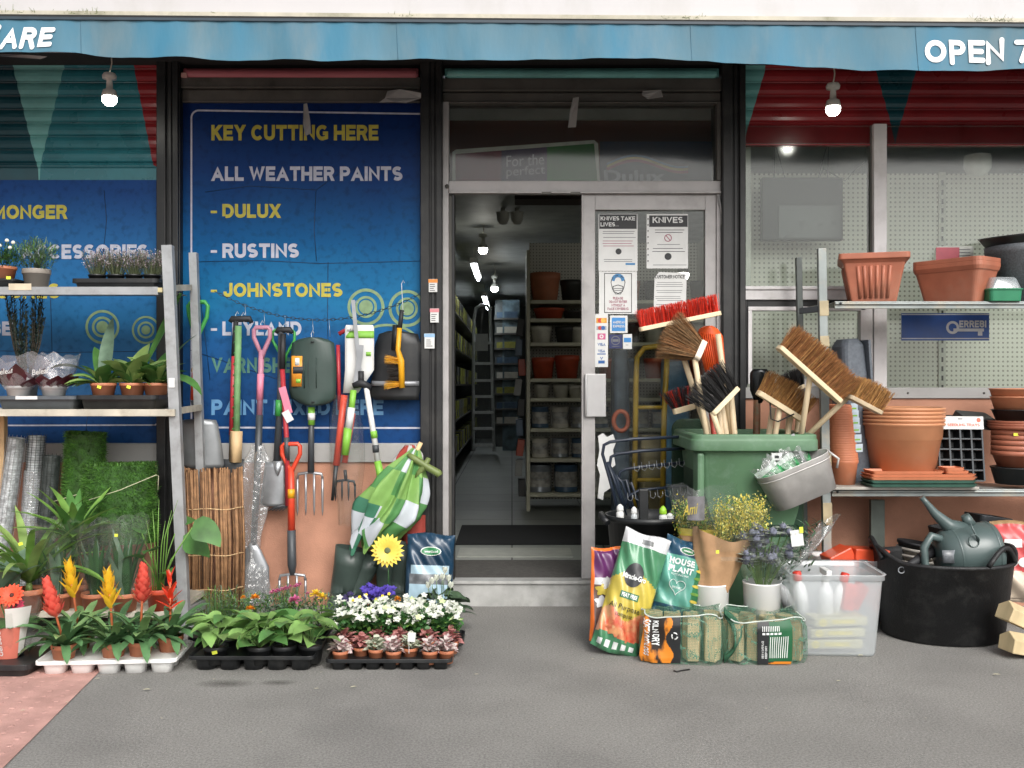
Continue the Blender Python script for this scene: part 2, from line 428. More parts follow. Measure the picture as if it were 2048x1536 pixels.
def dots(mb, c, w=.012, h=.01, mi=0, ny=-1):
    mb.box(c[0] - w / 2, c[0] + w / 2, c[1] - .0012, c[1], c[2] - h / 2, c[2] + h / 2, mi)
def add_pot(t, rt, rb, h, m=None, z=0, n=24, soil=True, name='pot'):
    g = MB(); g.lathe([(.001, z), (rb, z), (rb + (rt - rb) * .76, z + h * .76), (rt * .985, z + h * .765), (rt, z + h * .8), (rt, z + h * .985), (rt * .985, z + h), (rt * .93, z + h), (rt * .9, z + h * .86), (rt * .88, z + h * .8)], n)
    o = part(name, g, m or m_terra, t)
    if soil:
        g = MB(); g.lathe([(rt * .9, z + h * .84), (rt * .5, z + h * .88), (.001, z + h * .87)], 14); part('soil', g, m_soil, t)
    return o
def sticker(t, c, w=.018, h=.012, rz=0):
    g = MB(); g.box(-w / 2, w / 2, -.0007, .0007, -h / 2, h / 2, 0, Matrix.Translation(c) @ Matrix.Rotation(rz, 4, 'Y')); return part('price_sticker', g, m_tag, t)
def plant_tray(label, w, d, h, loc, rz, m, nx, ny, group='plant trays on the pavement'):
    t = thing('plant_tray', label, 'tray', loc, (0, 0, rz), group)
    g = MB(); z1 = h
    g.loft([rrect(w - .02, d - .02, .02, z1 - .018), rrect(w, d, .025, z1 - .016), rrect(w, d, .025, z1), rrect(w - .012, d - .012, .02, z1), rrect(w - .02, d - .02, .018, z1 - .012)], 0, False, True, True)
    part('tray_rim', g, m, t, .002)
    g = MB(); cw, cd = (w - .03) / nx, (d - .03) / ny; r = min(cw, cd) * .42
    for i in range(nx):
        for j in range(ny):
            cx, cy = -w / 2 + .015 + cw * (i + .5), -d / 2 + .015 + cd * (j + .5)
            g.loft([rrect(cw * .74, cd * .74, r * .6, 0, 3, cx, cy), rrect(cw * .86, cd * .86, r * .6, z1 - .014, 3, cx, cy)], 0, True, True, False)
    part('tray_cups', g, m, t)
    return t
def scatter(mb, c, rad, n, L, w, mis=(0,), up=.5, shape='oval', seg=2, fold=.2, shell=.5):
    """many small leaves through an ellipsoid, more of them outside"""
    for _ in range(n):
        a = random.uniform(0, 2 * PI); cz = random.uniform(-.75, 1); q = math.sqrt(max(0, 1 - cz * cz)); k = random.random() ** shell
        p = (c[0] + rad[0] * q * math.cos(a) * k, c[1] + rad[1] * q * math.sin(a) * k, c[2] + rad[2] * cz * k)
        mb.leaf(p, a + random.gauss(0, .6), up + random.gauss(0, .5), L * random.uniform(.7, 1.25), w * random.uniform(.7, 1.2), random.uniform(.2, 1.0), random.choice(mis), seg, fold, shape)
def daisy(mb, c, r, n, mi, mc, up=.7, face=None, rows=1):
    """petals round a boss; face = direction it looks"""
    M_ = rot_to(face or (0, -1, up)).to_4x4(); T = Matrix.Translation(c) @ M_
    for k in range(rows):
        for i in range(n):
            a = 2 * PI * (i + k * .5) / n; rr = r * (1 - .22 * k); L = MB()
            L.leaf((.12 * r * math.cos(a), .12 * r * math.sin(a), .02 * r * k), a, .18 + .25 * k, rr, rr * 5.0 / n, .35, 0, 4, .15, 'strap')
            mb.add(L.v, L.f, mi, True, T)
    mb.lathe([(.22 * r, 0), (.2 * r, .1 * r), (.1 * r, .14 * r), (.001, .13 * r)], 12, mc, T=T)
def pom(mb, c, r, mi, n=26):
    for _ in range(n):
        d = Vector((random.gauss(0, 1), random.gauss(0, 1), abs(random.gauss(0, 1)))).normalized()
        L = MB(); az = math.atan2(d.y, d.x); el = math.asin(d.z)
        mb.leaf(Vector(c) + d * r * .3, az, el, r * .75, r * .5, .5, mi, 2, .3, 'strap')
def cone_wrap(t, rb, rt, h, m=None, z=0, c=(0, 0), open_=True, lean=(0, 0), name='wrap', n=28, jag=.12, world=False):
    g = MB(); ph = random.uniform(0, 6)
    def f(u, v):
        a = 2 * PI * u; r = (rb + (rt - rb) * v ** .8) * (1 + .06 * math.sin(5 * a + ph) * v + .04 * math.sin(11 * a + ph * 2 + v * 4) * (.3 + v))
        hh = h * (1 + jag * (math.sin(3 * a + ph) * .6 + math.sin(7 * a) * .4) * v)
        return (c[0] + lean[0] * v + r * math.cos(a), c[1] + lean[1] * v + r * math.sin(a), z + hh * v)
    g.sheet(f, n, 8)
    return part(name, g, m or m_film, t, world=world)
def bulge(w, h, t, p=2.6, wr=.004, seed=0):
    """surface of a stuffed bag: fn(u, v, side, lift) in x,z with thickness in y"""
    rnd = random.Random(seed); ks = [(rnd.uniform(2, 9), rnd.uniform(2, 9), rnd.uniform(0, 6), rnd.uniform(.3, 1)) for _ in range(7)]
    def f(u, v, side=-1, lift=0):
        a, b = abs(2 * u - 1), abs(2 * v - 1)
        k = max(0, 1 - a ** p) ** .55 * max(0, 1 - b ** 4) ** .6
        n = sum(q[3] * math.sin(q[0] * u * 3 + q[1] * v * 3 + q[2]) for q in ks) * wr * min(1, k * 2)
        n += wr * .9 * math.sin(40 * u + 3 * math.sin(5 * v)) * max(0, b - .75) * 4 * min(1, k * 3)
        sx = 1 - .05 * (1 - b) - .02 * math.sin(9 * v)
        return Vector(((u - .5) * w * sx, side * (t / 2 * k + n + lift + .0006), v * h + .006 * math.sin(7 * u + seed) * (b > .9)))
    return f
def bag(name, label, cat, w, h, t, loc, rot, zones, mats, group=None, seed=1, nu=22, nv=34, p=2.6, wr=.004):
    """zones(u, v) -> material index on the printed front"""
    o = thing(name, label, cat, loc, rot, group); f = bulge(w, h, t, p, wr, seed)
    g = MB(); g.sheet(lambda u, v: f(u, v), nu * 2, nv * 2, mf=zones); g.sheet(lambda u, v: f(1 - u, v, 1), nu, nv, mf=lambda u, v: zones(1 - u, v))
    part('sack', g, mats, o)
    return o, f
def on_bag(o, f, name, mats, draw):
    g = MB(); draw(g, lambda u, v, lift=.0022: f(u, v, -1, lift)); return part(name, g, mats, o)
def blob(g, fn, u0, v0, ru, rv, mi, n=28, fx=None):
    c = fn(u0, v0); rim = [fn(u0 + ru * math.cos(2 * PI * i / n) * (fx(2 * PI * i / n) if fx else 1), v0 + rv * math.sin(2 * PI * i / n) * (fx(2 * PI * i / n) if fx else 1)) for i in range(n)]
    mid = [fn(u0 + .55 * ru * math.cos(2 * PI * i / n), v0 + .55 * rv * math.sin(2 * PI * i / n)) for i in range(n)]
    g.add([c] + mid + rim, [(0, 1 + i, 1 + (i + 1) % n) for i in range(n)] + [(1 + i, 1 + n + i, 1 + n + (i + 1) % n, 1 + (i + 1) % n) for i in range(n)], mi, True)
def patch(g, fn, u0, u1, v0, v1, mi, nu=8, nv=8, lift=.0022):
    g.sheet(lambda u, v: fn(u, v, lift), nu, nv, mi, u0=u0, u1=u1, v0=v0, v1=v1)
# ================================================================== SETTING
def ground_mat():
    m = mat('asphalt', (.268, .26, .246), .92, var=.07, scale=2.2, bump=.6, bscale=260, detail=9)
    n, l = m.node_tree.nodes, m.node_tree.links
    b = n['Principled BSDF']; src = b.inputs['Base Color'].links[0].from_socket
    tc = n.new('ShaderNodeTexCoord')
    v = n.new('ShaderNodeTexNoise'); v.inputs['Scale'].default_value = 120; v.inputs['Detail'].default_value = 5; v.inputs['Roughness'].default_value = .8; l.new(tc.outputs['Object'], v.inputs['Vector'])
    r = n.new('ShaderNodeValToRGB'); r.color_ramp.elements[0].position = .38; r.color_ramp.elements[0].color = (.62, .62, .62, 1)
    r.color_ramp.elements[1].position = .68; r.color_ramp.elements[1].color = (1.36, 1.36, 1.34, 1); l.new(v.outputs['Fac'], r.inputs[0])
    mx = n.new('ShaderNodeMix'); mx.data_type = 'RGBA'; mx.blend_type = 'MULTIPLY'; mx.inputs['Factor'].default_value = 1
    l.new(src, mx.inputs['A']); l.new(r.outputs[0], mx.inputs['B'])
    # old damp stains, darker blots with soft edges
    s = n.new('ShaderNodeTexNoise'); s.inputs['Scale'].default_value = 1.1; s.inputs['Detail'].default_value = 6; l.new(tc.outputs['Object'], s.inputs['Vector'])
    r2 = n.new('ShaderNodeValToRGB'); r2.color_ramp.elements[0].position = .34; r2.color_ramp.elements[0].color = (.88, .88, .89, 1)
    r2.color_ramp.elements[1].position = .5; r2.color_ramp.elements[1].color = (1, 1, 1, 1); l.new(s.outputs['Fac'], r2.inputs[0])
    m2 = n.new('ShaderNodeMix'); m2.data_type = 'RGBA'; m2.blend_type = 'MULTIPLY'; m2.inputs['Factor'].default_value = 1
    l.new(mx.outputs['Result'], m2.inputs['A']); l.new(r2.outputs[0], m2.inputs['B']); l.new(m2.outputs['Result'], b.inputs['Base Color'])
    return m
g = MB(); g.sheet(lambda u, v: (-60 + 120 * u, -80 + 80 * v, 0), 40, 40, sm=False)
struct('pavement', g, ground_mat())

m_stain = mat('damp_stain', '#55534f', .8); _n, _l = m_stain.node_tree.nodes, m_stain.node_tree.links; _t = _n.new('ShaderNodeTexCoord'); _g = _n.new('ShaderNodeTexGradient'); _g.gradient_type = 'SPHERICAL'; _z = _n.new('ShaderNodeTexNoise'); _z.inputs['Scale'].default_value = 5; _z.inputs['Detail'].default_value = 8
_m = _n.new('ShaderNodeMath'); _m.operation = 'MULTIPLY'; _l.new(_t.outputs['Object'], _g.inputs[0]); _l.new(_t.outputs['Object'], _z.inputs['Vector']); _l.new(_g.outputs['Fac'], _m.inputs[0]); _l.new(_z.outputs['Fac'], _m.inputs[1]); _l.new(_m.outputs[0], _n['Principled BSDF'].inputs['Alpha'])
for _x, _y, _w, _h in ((450, 1368, .13, .06), (556, 1366, .085, .04)):
    g = MB(); g.sheet(lambda u, v: (2 * u - 1, 2 * v - 1, 0), 1, 1); o = struct('damp_stain', g, m_stain); o.location = (PX(_x, GY(_y)), GY(_y), .002); o.scale = (_w, _h, 1)
# red paving with studs at the near left corner
a0, a1 = Vector((PX(178, GY(1366)), GY(1366), .004)), Vector((PX(8, GY(1536)), GY(1536), .004))
dr = (a1 - a0).normalized(); a2 = a0 + dr * 5; up0 = a0 - dr * .55
g = MB(); g.add([up0, a2, (a2.x - 4, a2.y, .004), (up0.x - 3, up0.y, .004)], [(0, 3, 2, 1)])
m_red = mat('red_paving', '#bd938a', .85, var=.14, scale=9, bump=.3, bscale=150, dirt='#8a6a60', dirt_amt=.6)
struct('red_paving', g, m_red)
g = MB()
for i in range(26):
    for j in range(16):
        c = up0 + dr * (.05 + i * .067) + Vector((-dr.y, dr.x, 0)).normalized() * (-1) * (.05 + j * .067)
        g.lathe([(.0125, 0), (.010, .0016), (.005, .0024), (0.0005, .0026)], 8, 0, (c.x, c.y, .0045))
struct('paving_studs', g, m_red)

m_tile = mat('shop_floor_tiles', '#8d9088', .5, var=.15, scale=3)
n_, l_ = m_tile.node_tree.nodes, m_tile.node_tree.links
br = n_.new('ShaderNodeTexBrick'); br.offset = 0; br.inputs['Color1'].default_value = (.25, .262, .24, 1); br.inputs['Color2'].default_value = (.21, .222, .2, 1)
br.inputs['Mortar'].default_value = (.03, .03, .03, 1); br.inputs['Scale'].default_value = 1; br.inputs['Mortar Size'].default_value = .006
br.inputs['Brick Width'].default_value = .6; br.inputs['Row Height'].default_value = .6
tc_ = n_.new('ShaderNodeTexCoord'); l_.new(tc_.outputs['Object'], br.inputs['Vector']); l_.new(br.outputs['Color'], n_['Principled BSDF'].inputs['Base Color'])
FZ = .136
g = MB(); g.box(-2.9, 3.6, .62, 14, FZ - .1, FZ)
struct('shop_floor', g, m_tile)

# ================================================================== SHOP BUILDING
shop = thing('shop_building', 'terracotta walled shop front with black pillars, glazed door bay and white fascia', 'shop')
m_black = mat('black_paint', '#191a1b', .45, var=.25, scale=6, bump=.05, dirt='#4a4845', dirt_amt=.5, dirt_scale=5)
m_alu = mat('aluminium', '#a8a5a4', .45, metal=.15, var=.08, scale=8, dirt='#6c6a66', dirt_amt=.5, dirt_scale=6)
m_alud = mat('dull_aluminium', '#5c5a55', .5, metal=.2, var=.15, scale=10, dirt='#2c2a26', dirt_amt=.8, dirt_scale=5)
m_salmon = mat('terracotta_render', '#bb8971', .85, var=.10, scale=3.5, bump=.25, bscale=180, dirt='#7f5a48', dirt_amt=.55, dirt_scale=2.2)
m_soffit = mat('soffit_dark', '#242322', .8)
m_white = mat('white_fascia_paint', '#e6e3e4', .5, var=.04, scale=3)
m_pink = mat('faded_pink_metal', '#b0626a', .5, var=.15, scale=3, stretch=(1, 1, 6), dirt='#6e4a4a', dirt_amt=.4)
m_teal = mat('pale_teal_metal', '#6fb0ac', .4, var=.12, scale=4, dirt='#4a7a78', dirt_amt=.5)
m_tealm = mat('teal_metal', '#2f7882', .28, var=.15, scale=5, dirt='#0e3c44', dirt_amt=.5)
m_teald = mat('dark_teal_metal', '#164a54', .3, var=.15, scale=5)
m_redm = mat('dark_red_metal', '#8c2429', .3, var=.15, scale=4, dirt='#4d0e12', dirt_amt=.4)

for (p0, p1) in ((320, 366), (842, 886), (1440, 1487)):
    g = MB(); x0, x1 = PX(p0), PX(p1); w = x1 - x0
    g.box(x0, x1, -.05, .25, 0, 3.0)
    g.box(x0 + w * .02, x0 + w * .42, -.066, -.0505, 0, 3.0); g.box(x0 + w * .5, x0 + w * .66, -.06, -.0505, 0, 3.0); g.box(x0 + w * .72, x1 - w * .03, -.072, -.0505, 0, 3.0)
    part('pillar', g, m_black, shop, .004)
# walls below the windows
for (p0, p1, top) in ((-700, 320, 924), (366, 842, 924), (1487, 2800, 797)):
    g = MB(); g.box(PX(p0), PX(p1), -.02, .2, 0, PZ(top)); part('stall_riser', g, m_salmon, shop)
m_sill = mat('grey_sill', '#a7a6a4', .5, var=.06, scale=6, dirt='#75726c', dirt_amt=.5)
for (p0, p1) in ((-700, 320), (366, 842)):
    g = MB(); g.box(PX(p0), PX(p1), -.035, .1, PZ(924) + .001, PZ(886)); part('sill', g, m_sill, shop, .003)
g = MB(); g.box(PX(1487), PX(2800), -.035, .1, PZ(797) + .001, PZ(775)); part('sill', g, m_sill, shop, .003)
for px in (1762, 1816, 1968): g = MB(); g.lathe([(.006, 0), (.006, .003), (.001, .004)], 8, T=Matrix.Translation(P(px, 786, -.035)) @ Matrix.Rotation(R(90), 4, 'X')); part('sill_screw', g, m_alud, shop)
# soffit, roof slab and fascia over the pavement
g = MB(); g.box(-4.9, 4.9, -.86, -.001, 2.93, 3.05); g.box(-4.9, 4.9, 0, .3, 2.98, 3.3); part('soffit', g, m_soffit, shop)
g = MB()
def fas(px, py): return P(px, py, -.88)
a, b, c, d = fas(-800, 24.6), fas(2800, 56.6), fas(2800, -900), fas(-800, -900)
g = MB(); g.add([a, b, c, d, *[q + Vector((0, .5, 0)) for q in (a, b, c, d)]], [(0, 1, 2, 3), (0, 4, 5, 1), (3, 2, 6, 7), (1, 5, 6, 2), (4, 0, 3, 7)])
m_fas = mat('fascia_white', '#bfbdbe', .5, var=.03, scale=2, dirt='#8d8a78', dirt_amt=.22, dirt_scale=2.5, stretch=(1.2, 1, .6))
part('fascia_panel', g, m_fas, shop)
m_lip = mat('fascia_lip', '#c2bcab', .7, var=.15, scale=8, dirt='#565a38', dirt_amt=.9, dirt_scale=4)
g = MB(); g.bar(fas(-800, 22.6) + Vector((0, -.012, 0)), fas(2800, 50.6) + Vector((0, -.012, 0)), .018, .03); part('fascia_lip', g, m_lip, shop)
# interior shell
m_in = mat('shop_wall', '#5b5d58', .8, var=.15, scale=4)
m_ceil = mat('shop_ceiling', '#a3a6a2', .6, var=.15, scale=6, bump=.2, bscale=9)
g = MB(); g.box(-2.9, 3.6, .32, 14, 2.72, 2.8); part('ceiling', g, m_ceil, shop)
g = MB(); g.box(-2.95, -2.9, .3, 14, 0, 2.8); g.box(3.6, 3.65, .1, 14, 0, 2.98); g.box(-2.9, 3.6, 14, 14.05, 0, 2.8); g.box(-2.9, PX(842), .12, .3, 0, 2.98); part('inner_wall', g, m_in, shop)
g = MB(); g.box(.02, 1.7, 1.7, 1.95, 2.52, 2.719); part('ceiling_duct', g, mat('brown_duct', '#2b201a', .7), shop)
g = MB(); g.box(PX(886), PX(1440), -.0, .62, 0, FZ); part('door_step', g, mat('door_mat_black', '#4d4b48', .9, var=.2, scale=40, bump=.4, bscale=200), shop)
m_tread = mat('tread_plate', '#b8b8b5', .42, metal=.25, var=.12, scale=12, dirt='#5d5a52', dirt_amt=.7, dirt_scale=4)
g = MB(); g.box(PX(890), PX(1440), -.03, -.001, .0, FZ - .012); g.box(PX(886), PX(1440), -.045, .05, FZ - .0115, FZ + .004)
for i in range(70):
    for j in range(7):
        x = PX(894) + i * .021; z = .012 + j * .0158 + (.004 if i % 2 else 0)
        if x > PX(1436) or z > FZ - .022: continue
        s_ = 1 if (i + j) % 2 else -1
        g.bar((x - .007, -.0305, z - .005 * s_), (x + .007, -.0305, z + .005 * s_), .0035, .003)
part('tread_plate', g, m_tread, shop)
g = MB(); g.box(PX(900), PX(1162), .70, 1.03, FZ + .001, FZ + .006); part('inner_threshold', g, mat('threshold_strip', '#9a9c94', .5), shop)
g = MB(); g.box(PX(886), PX(1440), 1.17, 2.05, FZ + .001, FZ + .009); struct('door_mat', g, mat('mat_black', '#17181a', .95, var=.2, scale=40))

# head of the two middle bays: rolled-up shutter ends and housings
for p0, p1, mm, strips in ((366, 842, m_pink, ((158, 178), (181, 205))), (886, 1440, m_teal, ((160, 184), (187, 206)))):
    g = MB(); g.tube([P(p0 + 8, 148, -.02), P(p1 - 8, 149, -.02)], .027, 16); g.box(PX(p0 + 4), PX(p1 - 4), -.03, .1, PZ(157), PZ(140)); part('rolled_shutter', g, mm, shop, .004)
    for k, (t, b) in enumerate(strips):
        g = MB(); g.box(PX(p0), PX(p1), -.035 + .02 * k, .1, PZ(b), PZ(t)); g.box(PX(p0), PX(p1), -.042 + .02 * k, .1, PZ(b) - .004, PZ(b) + .004)
        part('shutter_housing', g, m_alud, shop, .004)
    g = MB(); g.box(PX(p0), PX(p1), .02, .1, PZ(140), 2.99); part('shutter_box', g, m_soffit, shop)
g = MB(); g.box(PX(368), PX(379), -.05, -.01, PZ(160), PZ(151)); part('bracket', g, mat('pink_bracket', '#c99a94', .6), shop)

# half-closed roller shutters with painted triangles
def shutter(p0, p1, top, bot, slat_top, edges, mats, Y=.03):
    """edges(py) -> list of (px, material index) regions from the left"""
    sp = thing_part('roller_shutter')
    g = MB(); pitch = 27.0; k = 0; py = top
    prof = ((0, 0), (.10, .006), (.3, .010), (.55, .010), (.78, .006), (.86, .0), (.9, -.005), (.94, .003), (1, 0))
    rows = []
    while py < slat_top - 1:
        for t, dy in prof[:-1]:
            q = py + pitch * t
            if q < slat_top: rows.append((q, dy))
        py += pitch
    rows.append((slat_top, 0))
    for (q0, d0), (q1, d1) in zip(rows, rows[1:]):
        e0, e1 = edges(q0), edges(q1)
        for i in range(len(e0) - 1):
            A = P(e0[i][0], q0, Y); B = P(e0[i + 1][0], q0, Y); C_ = P(e1[i + 1][0], q1, Y); E = P(e1[i][0], q1, Y)
            A.y -= d0; B.y -= d0; C_.y -= d1; E.y -= d1
            g.add([A, E, C_, B], [(0, 1, 2, 3)], e0[i][1], False)
    part('slat_curtain', g, mats, sp)
    g = MB(); q0, q1 = slat_top + .5, bot
    e0, e1 = edges(q0), edges(q1)
    for i in range(len(e0) - 1):
        g.add([P(e0[i][0], q0, Y - .018), P(e1[i][0], q1, Y - .018), P(e1[i + 1][0], q1, Y - .018), P(e0[i + 1][0], q0, Y - .018)], [(0, 1, 2, 3)], e0[i][1])
    g.box(PX(p0), PX(p1), Y - .017, Y + .02, PZ(q1) + .001, PZ(q0), e0[0][1]); g.box(PX(p0), PX(p1), Y - .024, Y + .02, PZ(q1) - .008, PZ(q1), e1[-2][1])
    part('bottom_bar', g, mats, sp)
def thing_part(name):
    e = bpy.data.objects.new(name, None); COL.objects.link(e); e.parent = shop; return e
def mix(a, b, t): return a + (b - a) * max(0, min(1, t))
def eL(q):
    t = (q - 130) / 215
    r = mix(268, 308, (q - 130) / 205) if q < 336 else 318
    return [(-700, 1), (mix(26, 78, t), 2), (mix(130, 78.6, t), 0), (min(318, r), 3), (318, 3)]
shutter(-700, 318, 112, 371, 336, eL, [m_tealm, m_teald, m_teal, m_redm])
def eR(q):
    t = (q - 140) / 140
    return [(1487, 2), (mix(1530, 1488, t), 3), (mix(1750, 1790, t), 1), (mix(1832, 1790.6, t), 3), (2800, 3)]
shutter(1487, 2800, 112, 287, 252, eR, [m_tealm, m_teald, m_teal, m_redm])

# blue banners filling the two left bays
m_ban = mat('blue_banner_vinyl', '#0d4c92', .42, var=.1, scale=3, bump=.25, bscale=5)
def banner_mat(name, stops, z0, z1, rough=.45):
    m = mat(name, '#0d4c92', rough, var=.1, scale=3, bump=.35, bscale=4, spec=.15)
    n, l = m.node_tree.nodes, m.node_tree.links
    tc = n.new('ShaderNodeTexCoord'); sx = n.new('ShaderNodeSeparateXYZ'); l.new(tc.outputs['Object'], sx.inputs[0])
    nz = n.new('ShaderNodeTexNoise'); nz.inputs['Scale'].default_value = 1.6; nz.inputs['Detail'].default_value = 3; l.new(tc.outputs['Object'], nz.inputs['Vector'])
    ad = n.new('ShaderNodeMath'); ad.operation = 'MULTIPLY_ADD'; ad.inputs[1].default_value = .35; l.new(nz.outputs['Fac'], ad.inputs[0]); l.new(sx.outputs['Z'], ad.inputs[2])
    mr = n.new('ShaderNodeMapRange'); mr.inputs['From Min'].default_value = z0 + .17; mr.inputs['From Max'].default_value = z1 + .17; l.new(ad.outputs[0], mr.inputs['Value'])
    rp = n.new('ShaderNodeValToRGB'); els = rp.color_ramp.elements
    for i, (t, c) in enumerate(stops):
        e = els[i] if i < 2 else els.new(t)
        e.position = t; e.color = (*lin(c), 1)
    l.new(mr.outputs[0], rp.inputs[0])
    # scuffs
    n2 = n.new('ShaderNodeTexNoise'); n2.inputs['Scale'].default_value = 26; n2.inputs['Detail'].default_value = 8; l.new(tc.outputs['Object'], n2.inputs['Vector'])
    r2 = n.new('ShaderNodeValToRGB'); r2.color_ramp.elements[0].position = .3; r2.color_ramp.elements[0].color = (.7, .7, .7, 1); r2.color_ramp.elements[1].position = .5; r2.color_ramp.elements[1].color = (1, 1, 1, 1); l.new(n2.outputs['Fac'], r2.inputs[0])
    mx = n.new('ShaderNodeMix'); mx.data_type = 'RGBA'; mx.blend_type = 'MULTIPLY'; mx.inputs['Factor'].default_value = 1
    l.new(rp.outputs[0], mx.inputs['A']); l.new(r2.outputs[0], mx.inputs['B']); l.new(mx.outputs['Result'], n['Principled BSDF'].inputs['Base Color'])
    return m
m_ringp = mat('faded_ring_print', '#7f9a72', .6, var=.15, scale=30)
m_yel = mat('faded_yellow_print', '#b8ae44', .6, var=.12, scale=30)
m_wht = mat('faded_white_print', '#b9bccb', .6, var=.1, scale=30)
m_yel2 = mat('worn_yellow_print', '#4f7f72', .6, var=.12, scale=30)
m_wht2 = mat('worn_white_print', '#5d8fba', .6, var=.1, scale=30)
m_seam = mat('seam_dark', '#123458', .6)
def ring(g, px, py, r0, r1, mi, Y=0, off=.002, n=40):
    c = P(px, py, Y); s = sc_(Y); vs = []
    for j in range(n):
        a = 2 * PI * j / n
        vs += [(c.x + r0 * s * math.cos(a), Y - off, c.z + r0 * s * math.sin(a)), (c.x + r1 * s * math.cos(a), Y - off, c.z + r1 * s * math.sin(a))]
    g.add(vs, [(2 * j, 2 * j + 1, (2 * j + 3) % (2 * n), (2 * j + 2) % (2 * n)) for j in range(n)], mi)
def stroke(g, pts, w, mi=0, Y=0, off=.002):
    pts = [P(x, y, Y - off) if False else Vector((PX(x, Y), Y - off, PZ(y, Y))) for x, y in pts]; w *= sc_(Y) / 2
    for i in range(len(pts) - 1):
        d = (pts[i + 1] - pts[i]).normalized(); nn = Vector((-d.z, 0, d.x)) * w; e = d * w * .5
        q = Vector((0, -.0003 * (i % 2), 0)); g.add([pts[i] - nn - e + q, pts[i + 1] - nn + e + q, pts[i + 1] + nn + e + q, pts[i] + nn - e + q], [(0, 1, 2, 3)], mi)
def seams(par, lines, Y=0):
    for pts in lines:
        g = MB(); g.tube([P(x, y, Y - .001) for x, y in pts], .0019, 5); part('panel_seam', g, m_seam, par, world=True)
bt = thing('shop_banner', 'blue key cutting and paints banner listing paint names beside the door', 'banner', (PX(604), 0, PZ(886)))
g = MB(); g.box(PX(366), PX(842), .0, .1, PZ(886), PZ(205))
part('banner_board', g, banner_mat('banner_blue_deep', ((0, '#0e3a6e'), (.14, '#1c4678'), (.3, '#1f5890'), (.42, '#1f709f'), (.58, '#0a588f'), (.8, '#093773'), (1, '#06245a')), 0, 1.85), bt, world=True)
def word(par, s, a, b, t, bo, m, bold=.035, Y=0, **k):
    g = MB(); heavy_px(g, s, a, b, t, bo, Y); part('lettering', g, m, par, world=True)
for s, a, b, t, bo, m in (('KEY CUTTING HERE', 423, 757, 250, 281, m_yel), ('ALL WEATHER PAINTS', 423, 805, 333, 362, m_wht), ('DULUX', 445, 562, 408, 436, m_yel),
                          ('RUSTINS', 445, 598, 487, 516, m_wht), ('JOHNSTONES', 447, 685, 566, 594, m_yel), ('LEYLAND', 445, 603, 643, 671, m_wht),
                          ('VARNISHES', 423, 606, 715, 746, m_yel2), ('PAINT MIXED HERE', 423, 767, 799, 830, m_wht2)):
    word(bt, s, a, b, t, bo, m)
g = MB()
for y, mi in ((424, 0), (503, 1), (582, 0), (659, 1)): stroke(g, [(423, y), (433, y)], 5, mi)
part('list_dash', g, [m_yel, m_wht], bt, world=True)
g = MB()
for px, py in ((732, 614), (814, 617)):
    ring(g, px, py, 31, 37, 0); ring(g, px, py, 17, 22, 0); ring(g, px, py, .1, 14, 0)
pts = [(775 + 62 * math.cos(a), 690 + 40 * math.sin(a)) for a in [PI + PI * i / 20 for i in range(21)]]
stroke(g, [(x, y) for x, y in pts], 5, 0)
part('ring_print', g, m_ringp, bt, world=True)
g = MB()
arc = lambda cx, cy, r, a0, a1: [(cx + r * math.cos(R(a0 + (a1 - a0) * i / 8)), cy + r * math.sin(R(a0 + (a1 - a0) * i / 8))) for i in range(9)]
stroke(g, [(842, 228)] + [(398, 221)] + arc(398, 236, 15, -90, -180) + [(383, 842)] + arc(398, 842, 13, 180, 90) + [(842, 856)], 3.5)
part('border_line', g, m_wht, bt, world=True)
seams(bt, [[(380, 524), (520, 521), (640, 527), (842, 522)], [(632, 380), (628, 460), (633, 522)], [(656, 524), (655, 640), (660, 880)], [(410, 384), (500, 372), (632, 380), (680, 345)], [(400, 590), (420, 760)], [(380, 700), (560, 760), (842, 752)]])
b1 = thing('shop_banner', 'blue banner under the teal half-closed shutter, mostly hidden behind the plant rack', 'banner', (PX(110), 0, PZ(886)))
g = MB(); g.box(PX(-700), PX(318), .0, .1, PZ(886), PZ(371) + .03)
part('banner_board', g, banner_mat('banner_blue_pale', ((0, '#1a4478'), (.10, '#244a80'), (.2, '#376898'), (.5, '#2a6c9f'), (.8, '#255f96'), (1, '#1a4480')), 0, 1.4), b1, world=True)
word(b1, 'IRONMONGER', -100, 135, 410, 438, m_yel); word(b1, 'ACCESSORIES', 43, 297, 489, 518, m_wht); word(b1, 'BRUSHES', -60, 120, 567, 597, m_yel); word(b1, 'BE', -22, 26, 643, 671, m_wht)
g = MB(); ring(g, 205, 654, 29, 34, 0); ring(g, 205, 654, 16, 21, 0); ring(g, 205, 654, .1, 12, 0); ring(g, 292, 660, 24, 28, 0); ring(g, 292, 660, 13, 17, 0); ring(g, 292, 660, .1, 9, 0)
part('ring_print', g, m_ringp, b1, world=True)
g = MB(); stroke(g, [(-700, 853), (308, 850)] + arc(308, 840, 10, 90, 0) + [(318, 380)], 3); part('border_line', g, m_wht, b1, world=True)
seams(b1, [[(208, 380), (213, 440), (205, 520)], [(-60, 700), (120, 705), (318, 702)], [(-60, 516), (60, 517), (318, 519)], [(100, 560), (104, 700)], [(176, 820), (170, 880)]])

